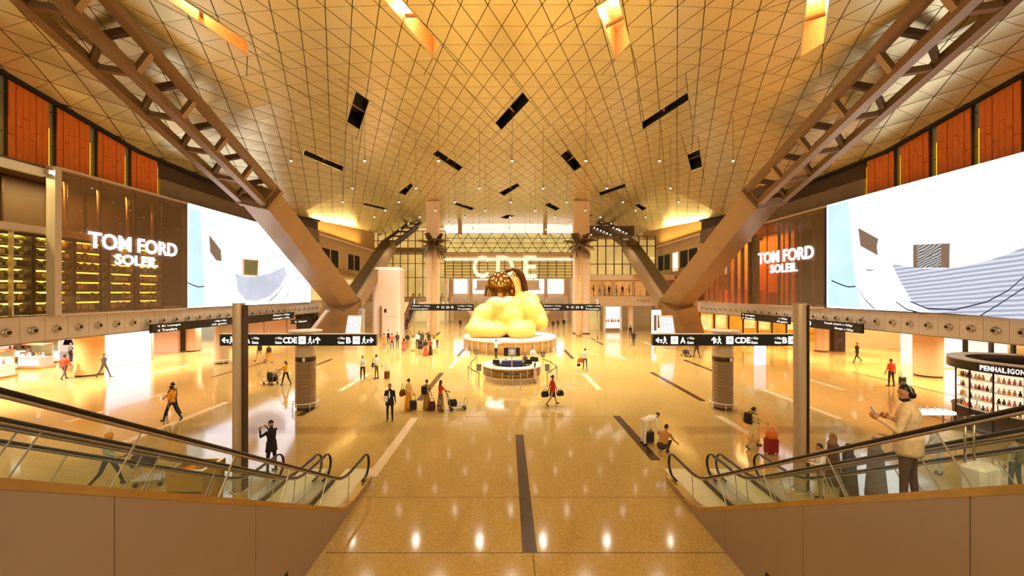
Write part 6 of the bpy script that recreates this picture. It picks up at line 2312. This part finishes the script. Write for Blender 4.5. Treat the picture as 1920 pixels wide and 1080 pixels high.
# ---------------------------------------------------------------- the man with headphones on the inner right escalator
xe, ye = 6.0, 5.95
rt, hands, up_, Hp_ = person(xe, ye, 38, 'bearded man in beige shirt with headphones riding the inner right escalator, looking at his phone', 1.8,
                             top=(226, 190, 148), legs=(96, 66, 62), hair='short', armL=(14, 16, 104, 30), armR=(10, 12, 108, 46), sleeve='long', z=zin(ye, .03) + .012, look=44, nod=12, vox=.013, fat=1.22,
                             coat=((226, 190, 148), .78, .2))
mb = MB()
mb.tube([Hp_((.098 * math.cos(a), -.01, .012 + .138 * math.sin(a))) for a in [PI * i / 12 for i in range(13)]], .014, 8, flat=.6)
hb_ = mb.build('headband', mat('headphone_grey', (176, 170, 168), .4), rt, local=True)
for sd in (-1, 1):
    mb = MB()
    mb.ball(Hp_((sd * .096, -.008, -.012)), (.026, .044, .052), 12, 8)
    mb.build('ear_cup', blackm, hb_, local=True)
# beard
mb = MB()
mb.ball(Hp_((0, .032, -.082)), (.062, .07, .05), 14, 10)
mb.build('beard', HAIR, rt, local=True)
M_ = Matrix.Translation((xe, ye, rt.location.z)) @ Matrix.Rotation(math.radians(38), 4, 'Z')
hp = M_ @ ((hands[0][1] + hands[1][1]) / 2 + (hands[0][2] + hands[1][2]) * .045 + Vector((0, .02, .03)))
ph = thing('smartphone', 'smartphone held by the man with headphones', 'phone', hp, math.radians(52))
MB().bbox(-.038, .038, -.006, .006, -.06, .09, .004).build('phone_case', blackm, ph, local=True)
MB().box(-.033, .033, -.0075, -.006, -.05, .08).build('phone_screen', glow('phone_screen', (220, 230, 245), .8), ph, local=True)
ph.rotation_euler = (math.radians(-35), 0, math.radians(52))
yc = 5.35
suitcase(6.35, yc, .3, 'pale suitcase with a tall handle standing behind the man with headphones', (232, 224, 214), .4, .25, .5, zin(yc, .03) + .012, .62)

# people waiting on the floor beyond the right escalators
def floor_at(px, Y):
    return (px - VX) / F * Y, Y


x, y = floor_at(1538, 11.9)
person(x, y, 70, 'dark-haired man in white shirt seen through the right escalator glass beside the pole', 1.66, top=K_WHITE, legs=(150, 120, 70), armL=(20, 14, 80, 40), armR=(20, 14, 80, 40), nod=10, vox=.02)
x, y = floor_at(1562, 12.9)
person(x, y, 40, 'person with brown head scarf behind the right escalator glass', 1.6, top=(110, 78, 50), legs=(60, 40, 34), headwear=('hood', (148, 108, 66)), robe=(96, 68, 48), vox=.02)
x, y = floor_at(1592, 12.0)
person(x, y, 20, 'woman in dark cloak and black hood behind the right escalator glass', 1.6, top=(56, 42, 40), legs=(50, 40, 40), headwear=('hood', (60, 48, 50)), robe=(62, 46, 42), female=True, vox=.02)
x, y = floor_at(1642, 12.2)
person(x, y, 20, 'woman in flowing grey cloak and hood next to the man with headphones', 1.72, top=(110, 98, 94), legs=(70, 60, 60), headwear=('hood', (132, 118, 116)), robe=(112, 98, 94), female=True, vox=.02, fat=1.1)
x, y = floor_at(1762, 13.6)
person(x, y, 60, 'pale-dressed man bending forward behind the suitcase handle', 1.6, top=(196, 204, 200), legs=(190, 190, 188), lean=18, armL=(40, 5, 20), armR=(30, 5, 20))
x, y = floor_at(1903, 12.3)
person(x, y, 10, 'traveller in grey shirt and jeans with olive backpack at the right frame edge', 1.74, top=(186, 176, 150), legs=(84, 88, 98), vox=.02)
backpack(x, y - .2, 1.02, math.radians(10), 'olive backpack worn by the traveller at the right edge', (120, 116, 84))

# ---------------------------------------------------------------- near floor, left
x, y = -12.75, 12.75
person(x, y, -80, 'walking man in orange turban and sage shirt pushing a cart behind the left escalators', 1.72, top=(168, 166, 140), legs=(36, 34, 28), pose='bigwalk', armL=(38, 4, 30), armR=(38, 4, 30), headwear='turban', vox=.02)
cart(x + .95, y + .1, math.radians(-80), 'luggage cart pushed by the man in the orange turban')
bag(x + 1.05, y + .1, .64, math.radians(10), 'black bag on the cart of the man in the orange turban', (40, 34, 36), .6, .3, .34, 0)
x, y = floor_at(509, 13.75)
rt, hands, up_, Hp_ = person(x, y, 75, 'man in black suit and cap photographing, standing past the left escalators', 1.76, top=K_BLACK, legs=(28, 22, 22), armL=(55, 6, 95, 25), armR=(50, 8, 100, 25), headwear='cap', tie=(235, 228, 215), coat=(K_BLACK, .74, .2), vox=.02, nod=5)
M_ = Matrix.Translation((x, y, 0)) @ Matrix.Rotation(math.radians(75), 4, 'Z')
hp = M_ @ ((hands[0][1] + hands[1][1]) / 2 + Vector((0, .06, .06)))
ph = thing('pocket_camera', 'small white camera held by the man in black suit', 'camera', hp, math.radians(75))
MB().bbox(-.08, .08, -.03, .03, -.05, .06, .012).build('camera_body', white, ph, local=True)
MB().lathe([(0, 0), (.03, 0), (.03, .05), (0, .05)], 12, (0, .03, 0), axis=(0, 1, 0)).build('lens', blackm, ph, local=True)
x, y = at(322, 789)
person(x, y, 80, 'man in orange polo shirt and black trousers striding left across the floor', 1.74, top=(236, 158, 40), legs=(34, 26, 24), pose='bigwalk', sleeve='short', armL=(-18, 6, 14), armR=(22, 6, 20), skin='brown', vox=.02)
x, y = at(311, 783)
person(x + .05, y + .35, 80, 'woman in dark flower print walking beside the man in orange polo', 1.68, top=printed((44, 30, 26), (170, 120, 80)), legs=(44, 34, 30), pose='walk', armL=(20, 6, 30), female=True, hair='bun', skin='brown')
x, y = at(195, 707)
person(x, y, -85, 'man in grey suit walking right past the white lit panel', 1.74, top=(84, 76, 64), legs=(74, 66, 56), pose='bigwalk', armL=(-14, 5, 10), armR=(16, 5, 12))
x, y = at(121, 711)
person(x, y, 5, 'broad man in rust red shirt seen from behind in the left arcade', 1.78, top=(178, 58, 20), legs=(96, 58, 38), pose='walk', fat=1.2, armL=(0, 16, 20), armR=(5, 16, 20))
x, y = at(133, 678)
person(x, y, 180, 'person in black and white print standing by the counters of the left arcade', 1.7, top=printed((30, 26, 30), (236, 228, 220)), legs=(40, 32, 34), female=True, hair='long')

# the four in the foreground left of the strip
x, y = at(731, 789)
rt, hands, up_, Hp_ = person(x, y, 186, 'man in black suit and sunglasses walking at the viewer holding papers', 1.78, top=(32, 26, 30), legs=(30, 24, 28), armL=(4, 10, 14), armR=(22, 8, 72, 26), tie=(236, 228, 216), coat=((32, 26, 30), .76, .2), pose='stand', vox=.018)
mb = MB()
for sd in (-1, 1): mb.ball(Hp_((sd * .032, .09, .014)), (.026, .012, .018), 8, 6)
mb.tube([Hp_((-.078, 0, .02)), Hp_((-.06, .08, .018)), Hp_((.06, .08, .018)), Hp_((.078, 0, .02))], .005, 4)
mb.build('sunglasses', black, rt, local=True)
M_ = Matrix.Translation((x, y, 0)) @ Matrix.Rotation(math.radians(186), 4, 'Z')
hp = M_ @ (hands[1][1] + hands[1][2] * .1)
pp = tag(MB().loft([[(-.1, -.012, -.14), (.1, -.012, -.14), (.1, .012, -.14), (-.1, .012, -.14)], [(-.1, -.004, .12), (.1, -.004, .12), (.1, .01, .12), (-.1, .01, .12)]]).build('paper_sheaf', white), 'white papers held by the man in black suit and sunglasses', 'papers')
pp.location = hp
x, y = at(766, 768)
person(x, y, -30, 'woman in yellow and cream sari with a brown shoulder bag, seen from behind', 1.62, top=(240, 200, 120), legs=(232, 150, 30), skirt=((232, 152, 34), .06, .27), female=True, hair='bun', skin='brown', armR=(8, 8, 20), vox=.02)
bag(x - .33, y + .02, .72, 1.2, 'brown shoulder bag of the woman in the yellow sari', (120, 62, 28), .3, .14, .34, .3)
suitcase(x + .28, y - .12, .2, 'black trolley bag beside the woman in the yellow sari', (34, 26, 26), .36, .24, .46, 0, .3)
x, y = at(800, 768)
person(x, y, -20, 'woman in checked blouse and long tan skirt with black backpack, seen from behind', 1.58, top=printed((90, 56, 36), (226, 190, 140)), legs=(150, 106, 50), skirt=((160, 112, 58), .06, .25), female=True, hair='bun', skin='brown', armR=(5, 10, 14))
backpack(x - .1, y - .17, .86, math.radians(-20), 'black backpack on the woman in the long tan skirt', (36, 28, 28))
bag(x + .3, y - .1, 0.0, .2, 'black and red striped shopping bag at the feet of the woman in the tan skirt', (86, 34, 30), .34, .22, .46, .2)
x, y = at(826, 770)
person(x, y, -45, 'woman in coral blouse and striped dark skirt holding a trolley', 1.58, top=(206, 62, 50), legs=(96, 60, 50), skirt=(printed((70, 36, 34), (190, 150, 110)), .06, .26), female=True, hair='long', skin='brown', armR=(36, 8, 30), armL=(10, 8, 10))
cart(x + .55, y + .15, math.radians(-70), 'folded baggage trolley held by the woman in the coral blouse')
bag(x + .6, y + .18, .24, .4, 'black bag lying on the trolley of the woman in the coral blouse', (40, 30, 30), .4, .3, .3, 0)
x, y = at(680, 713)
person(x, y, 200, 'man in white tunic with dark trousers looking down on the pale strip', 1.72, top=K_WHITE, legs=(50, 34, 34), shoes=SHOEW, armL=(24, 8, 90, 30), armR=(20, 8, 90, 30), nod=20)
x, y = at(706, 710)
person(x, y, 80, 'man in white shirt and khaki trousers pulling a brown trolley case', 1.72, top=(238, 226, 206), legs=(110, 96, 70), armR=(-26, 14, 4), armL=(4, 8, 20), nod=14)
suitcase(x + .75, y + .0, 1.3, 'brown trolley case tilted behind the man in khaki trousers', (118, 50, 26), .4, .26, .5, .0, .5, tilt=.0)
bag(x - .16, y - .14, .86, .6, 'black strap bag of the man pulling the brown case', (36, 28, 28), .24, .1, .3, .4)
x, y = at(536, 722)
person(x, y, 70, 'woman in yellow top pushing a loaded cart beside the left louvred column', 1.62, top=(244, 176, 40), legs=(34, 30, 32), female=True, hair='tail', pose='walk', armL=(40, 6, 25), armR=(40, 6, 25))
cart(x - .85, y + .15, math.radians(72), 'luggage cart pushed by the woman in the yellow top')
bag(x - .95, y + .2, .24, .3, 'black travel bag on the cart of the woman in the yellow top', (44, 32, 32), .44, .5, .5, .1)
suitcase(x - 1.3, y + .35, .4, 'upright dark case at the front of the cart beside the louvred column', (52, 40, 44), .3, .22, .5, .24, .2)
x, y = at(487, 677)
person(x, y, 80, 'person in khaki trousers and dark jacket walking behind the left direction sign', 1.76, top=(50, 34, 28), legs=(196, 166, 120), pose='bigwalk')
x, y = at(504, 681)
person(x, y, 60, 'person in orange trousers and brown top walking behind the left direction sign', 1.7, top=(84, 48, 30), legs=(232, 150, 50), pose='walk', female=True)

# centre
x, y = at(930, 672)
person(x, y, -40, 'man in white shirt raising his arm before the plinth of the yellow statue', 1.76, top=K_WHITE, legs=(40, 30, 32), armR=(80, 10, 25), armL=(60, 5, 60))
for i, (dx, dy, fc, col, lab, hr_) in enumerate(((-.98, .35, 160, (46, 40, 48), 'desk clerk with dark jacket seated left inside the information desk', 'short'), (-.42, .95, 150, (34, 30, 36), 'second desk clerk in black leaning at the blue cabinet', 'short'),
                                                 (.75, .55, 200, (90, 72, 62), 'desk clerk in taupe jacket seated right of the blue cabinet', 'bun'), (1.0, 1.05, 190, (120, 96, 74), 'standing desk clerk in tan jacket at the back of the information desk', 'bun'))):
    sit = i != 3
    person(DX + dx, DY + dy, fc, lab, 1.66, top=col, legs=K_NAVY, hair=hr_, armL=(40, 5, 40), armR=(40, 5, 40), pose='stand', z=-.42 if sit else 0, female=hr_ == 'bun')
x, y = at(1006, 706)
x, y = DX + 1.75, DY + 3.6
person(x, y, 200, 'man in white shirt standing behind the right side of the information desk', 1.74, top=K_WHITE, legs=(40, 32, 34), armL=(30, 8, 60), armR=(30, 8, 60))
ch = thing('office_chair', 'black office chair at the back right of the information desk', 'chair', (DX + 1.7, DY + 2.9, 0))
a = wloc(ch)
MB().bbox(a.x - .24, a.x + .24, a.y - .24, a.y + .24, .44, .52, .03).build('seat', blackm, ch)
MB().bbox(a.x - .23, a.x + .23, a.y - .28, a.y - .22, .55, 1.05, .015).build('backrest', blackm, ch)
MB().lathe([(.03, .08), (.03, .44)], 8, (a.x, a.y, 0)).build('column', steel, ch)
for k in range(5):
    q = 2 * PI * k / 5
    MB().beam((a.x, a.y, .09), (a.x + .28 * math.cos(q), a.y + .28 * math.sin(q), .05), .04, .04).build('leg', blackm, ch)
    MB().ball((a.x + .28 * math.cos(q), a.y + .28 * math.sin(q), .03), .03, 8, 6).build('caster', black, ch)
x, y = at(1003, 718)
person(x, y, -60, 'child with black hair in pale dress at the right front of the information desk', 1.32, top=(240, 206, 186), legs=(236, 196, 176), skirt=((240, 208, 190), .35, .24), female=True, hair='long')
x, y = at(1036, 759)
person(x, y, -70, 'woman in red jacket and black skirt striding with two black bags', 1.68, top=(190, 40, 24), legs=(196, 132, 88), skirt=((34, 26, 28), .5, .22), female=True, pose='bigwalk', hair='bun', armL=(-16, 12, 6), armR=(14, 12, 8), skin='tan', coat=((190, 40, 24), .8, .19))
bag(x - .42, y - .05, .46, .3, 'left black duffel bag carried by the woman in the red jacket', (28, 22, 24), .34, .22, .3, .1)
bag(x + .42, y + .05, .5, .3, 'right black duffel bag carried by the woman in the red jacket', (30, 24, 26), .32, .2, .28, .1)
x, y = at(1097, 694)
person(x, y, -8, 'man in white shirt and jeans with outstretched arm and brown bag', 1.76, top=(250, 224, 196), legs=(96, 92, 100), armR=(10, 62, 12), armL=(4, 24, 20), pose='walk', skin='tan')
bag(x - .38, y, .62, .5, 'brown satchel of the man with the outstretched arm', (190, 100, 44), .42, .18, .34, .42)
bag(x - .5, y + .05, .3, .3, 'small black pouch hanging below the brown satchel', (40, 30, 30), .2, .12, .22, .14)

# right: crouching men, woman with cases, walkers
x, y = at(1207, 832)
person(x, y, -70, 'man in white tunic bending down beside the squatting man', 1.74, top=(248, 236, 222), legs=(232, 214, 196), pose='bend', lean=78, armL=(82, 4, 6), armR=(84, 4, 6), vox=.018)
x, y = at(1241, 848)
person(x, y, -48, 'squatting man in tan shirt and dark trousers seen from behind on the dark strip', 1.74, top=(184, 126, 66), legs=(66, 44, 34), pose='squat', lean=34, fat=1.15, armL=(66, 14, 20), armR=(66, 14, 20), vox=.018, z=0)
suitcase(*at(1219, 830), .4, 'small black case on the floor between the bending and the squatting man', (50, 36, 34), .3, .22, .42, 0, 0)
x, y = at(1413, 839)
person(x, y, -80, 'woman in beige long coat and wide trousers pushing a maroon suitcase right', 1.66, top=(226, 190, 120), legs=(206, 150, 96), pose='bigwalk', female=True, hair='bun', armL=(30, 5, 30), armR=(52, 6, 10), coat=((230, 194, 124), .34, .27), vox=.018)
backpack(x - .24, y - .02, .98, math.radians(-80), 'black backpack of the woman in the beige coat', (44, 28, 26))
xs_, ys_ = at(1446, 850)
suitcase(xs_, ys_, .15, 'maroon suitcase pushed by the woman in the beige coat', (142, 24, 24), .46, .3, .54, 0, .0)
bag(xs_, ys_ - .02, .601, .15, 'orange handbag standing on the maroon suitcase', (226, 112, 30), .34, .18, .26, .14)
x, y = at(1607, 679)
person(x, y, 85, 'man in dark clothes walking left before the amber shop', 1.78, top=(40, 32, 30), legs=(44, 36, 34), pose='bigwalk', armL=(30, 14, 30), armR=(-10, 6, 10))
x, y = at(1671, 724)
person(x, y, 5, 'man in orange-red shirt with strap seen from behind in the right arcade', 1.78, top=(236, 84, 40), legs=(60, 50, 56), armL=(0, 16, 12), armR=(0, 16, 12), fat=1.08)
suitcase(*at(1692, 722), .3, 'black trolley case beside the man in the orange-red shirt', (36, 28, 28), .4, .26, .5, 0, .5)
x, y = at(1188, 648)
person(x, y, -30, 'dark-dressed person walking right before the bright shop', 1.76, top=(40, 32, 34), legs=(42, 34, 36), pose='walk')
x, y = at(1182, 634)
person(x, y, 20, 'dark-dressed person with pale bag behind the other dark walker', 1.74, top=(46, 36, 36), legs=(46, 38, 38))
x, y = at(1306, 670)
person(x, y, 10, 'person in dark trousers behind a cart below the right direction sign', 1.74, top=(60, 44, 40), legs=(44, 32, 34), pose='walk')
cart(*at(1291, 669), math.radians(20), 'luggage cart below the right direction sign')
bag(at(1291, 669)[0] - .1, at(1291, 669)[1] + .35, .24, .3, 'dark bag on the cart below the right direction sign', (60, 48, 46), .4, .4, .4, 0)

# the tour group by the far escalators
GR = 'tour group near the far escalators'
grp = [
    (745, 653, 180, (74, 62, 58), (70, 58, 54), None, 'short', False, 'man in charcoal suit at the left of the tour group'),
    (757, 664, 10, (226, 84, 60), (60, 40, 40), ((232, 96, 70), .38, .25), 'long', True, 'woman in coral coat at the left front of the tour group'),
    (764, 654, 160, (44, 30, 32), (150, 110, 70), None, 'short', False, 'person in black jacket behind the coral coat'),
    (774, 658, 200, (236, 196, 150), (234, 190, 140), ((240, 200, 150), .1, .27), 'long', True, 'woman in long beige sari in the tour group'),
    (783, 653, 180, (238, 226, 214), (44, 32, 34), None, 'short', False, 'man in white shirt and dark trousers mid tour group'),
    (788, 663, 0, (52, 38, 38), (214, 90, 50), None, 'bun', True, 'woman in black top and orange trousers at the front of the tour group'),
    (798, 667, 0, (58, 38, 42), (236, 84, 50), ((238, 84, 52), .05, .33), 'long', True, 'woman in wide orange-red skirt at the front of the tour group'),
    (807, 666, -20, (190, 54, 44), (60, 28, 28), ((66, 28, 28), .05, .22), 'bun', True, 'woman in red top and maroon skirt in the tour group'),
    (814, 662, 30, (244, 226, 196), (40, 30, 32), ((246, 232, 206), .45, .24), 'short', True, 'woman in cream tunic at the right of the tour group'),
    (820, 652, -30, (238, 190, 40), (70, 52, 50), None, 'long', True, 'person in yellow scarf at the far right of the tour group'),
    (804, 649, 180, (56, 42, 44), (50, 38, 40), None, 'bun', True, 'tall woman in black at the back of the tour group'),
    (792, 650, 170, (90, 64, 54), (60, 48, 44), None, 'short', False, 'man in brown jacket at the back of the tour group'),
    (786, 649, 190, (60, 44, 42), (60, 48, 44), None, 'short', False, 'man in umber jacket at the back of the tour group'),
    (720, 653, 60, (244, 120, 40), (120, 60, 50), ((244, 124, 44), .45, .25), 'bun', True, 'woman in bright orange coat left of the tour group'),
    (735, 656, 20, (226, 96, 70), (90, 40, 40), None, 'short', False, 'man in coral jacket left of the tour group'),
    (728, 646, 0, (240, 230, 220), (50, 40, 42), None, 'short', False, 'man in white shirt with black backpack left of the tour group'),
    (709, 628, 60, (206, 50, 40), (160, 60, 50), None, 'long', True, 'woman in scarlet dress near the white tower'),
]
for (px, py, fc, tp, lg, sk, hr_, fem, lab) in grp:
    x, y = at(px, py)
    person(x, y, fc, lab, 1.6 + .14 * (not fem) + .04 * random.random(), top=tp, legs=lg, skirt=sk, hair=hr_, female=fem, group=GR, vox=.03, skin=random.choice(['tan', 'brown']), armL=(random.uniform(0, 30), 8, 30), armR=(random.uniform(0, 30), 8, 30), pose='stand')
backpack(*at(728, 646.6), 1.0, 0, 'black backpack of the white-shirted man left of the tour group', (40, 30, 32))
bag(*at(788, 664.5), .55, .2, 'large dark hobo bag of the woman in orange trousers', (50, 38, 40), .5, .22, .42, .3)
# far walkers around the statue
for (px, py, fc, tp, lg, lab) in ((863, 617, 180, (44, 36, 38), (44, 36, 38), 'man in black left of the statue'), (847, 603, 0, (60, 48, 48), (60, 48, 48), 'distant person in grey left of the statue beneath the sign'), (832, 601, 180, (70, 54, 50), (50, 40, 40), 'distant person in brown beneath the far left sign'),
                                  (1037, 619, 180, (60, 44, 44), (60, 46, 46), 'distant walker in dark clothes right of the statue, left of three'), (1046, 617, 180, (90, 60, 50), (50, 40, 42), 'distant walker in brown top right of the statue, middle of three'), (1057, 616, 180, (40, 34, 40), (40, 34, 38), 'distant walker in black right of the statue, right of three'),
                                  (1080, 620, 90, (50, 40, 40), (50, 40, 40), 'person in black by the foot of the right broad pillar'), (1093, 610, 180, (200, 170, 140), (120, 90, 70), 'person in sand-coloured clothes behind the right palm'),
                                  (1004, 612, 180, (190, 150, 110), (160, 120, 90), 'person in tan beside the statue plinth on the right')):
    x, y = at(px, py)
    person(x, y, fc, lab, 1.74, top=tp, legs=lg, vox=.034)
person(-17.2, 67.5 + .4 * 8 + .2, 10, 'woman in pink top riding up the left far escalator', 1.68, top=(220, 120, 100), legs=(50, 34, 36), z=.235 * 9, vox=.034, female=True, hair='long')
person(-17.0, 67.5 + .4 * 1 + .2, 0, 'person in brown starting up the left far escalator', 1.72, top=(110, 76, 64), legs=(60, 44, 42), z=.235 * 2, vox=.034)
# café guests
for i, (px, tp, lab) in enumerate(((1113, (50, 36, 34), 'café guest in black at the left end of the upper café'), (1124, (238, 224, 206), 'café guest in white near the left of the upper café'), (1134, (200, 140, 100), 'café guest in tan at the second café table'),
                                   (1142, (44, 32, 34), 'café guest in charcoal mid café'), (1156, (236, 220, 200), 'café guest in cream mid café'), (1167, (46, 34, 36), 'café guest in black jacket right of mid café'), (1180, (230, 216, 200), 'café waiter in white right in the upper café'), (1188, (70, 48, 44), 'café guest in brown at the right end of the upper café'))):
    yy = 64.6 + (i % 3) * .5
    person((px - VX) / F * yy, yy, 180 if i % 2 else 90, lab, 1.72, top=tp, legs=(60, 46, 44), z=5.6, vox=.034, armL=(30, 8, 50), armR=(30, 8, 50))
finish_people()
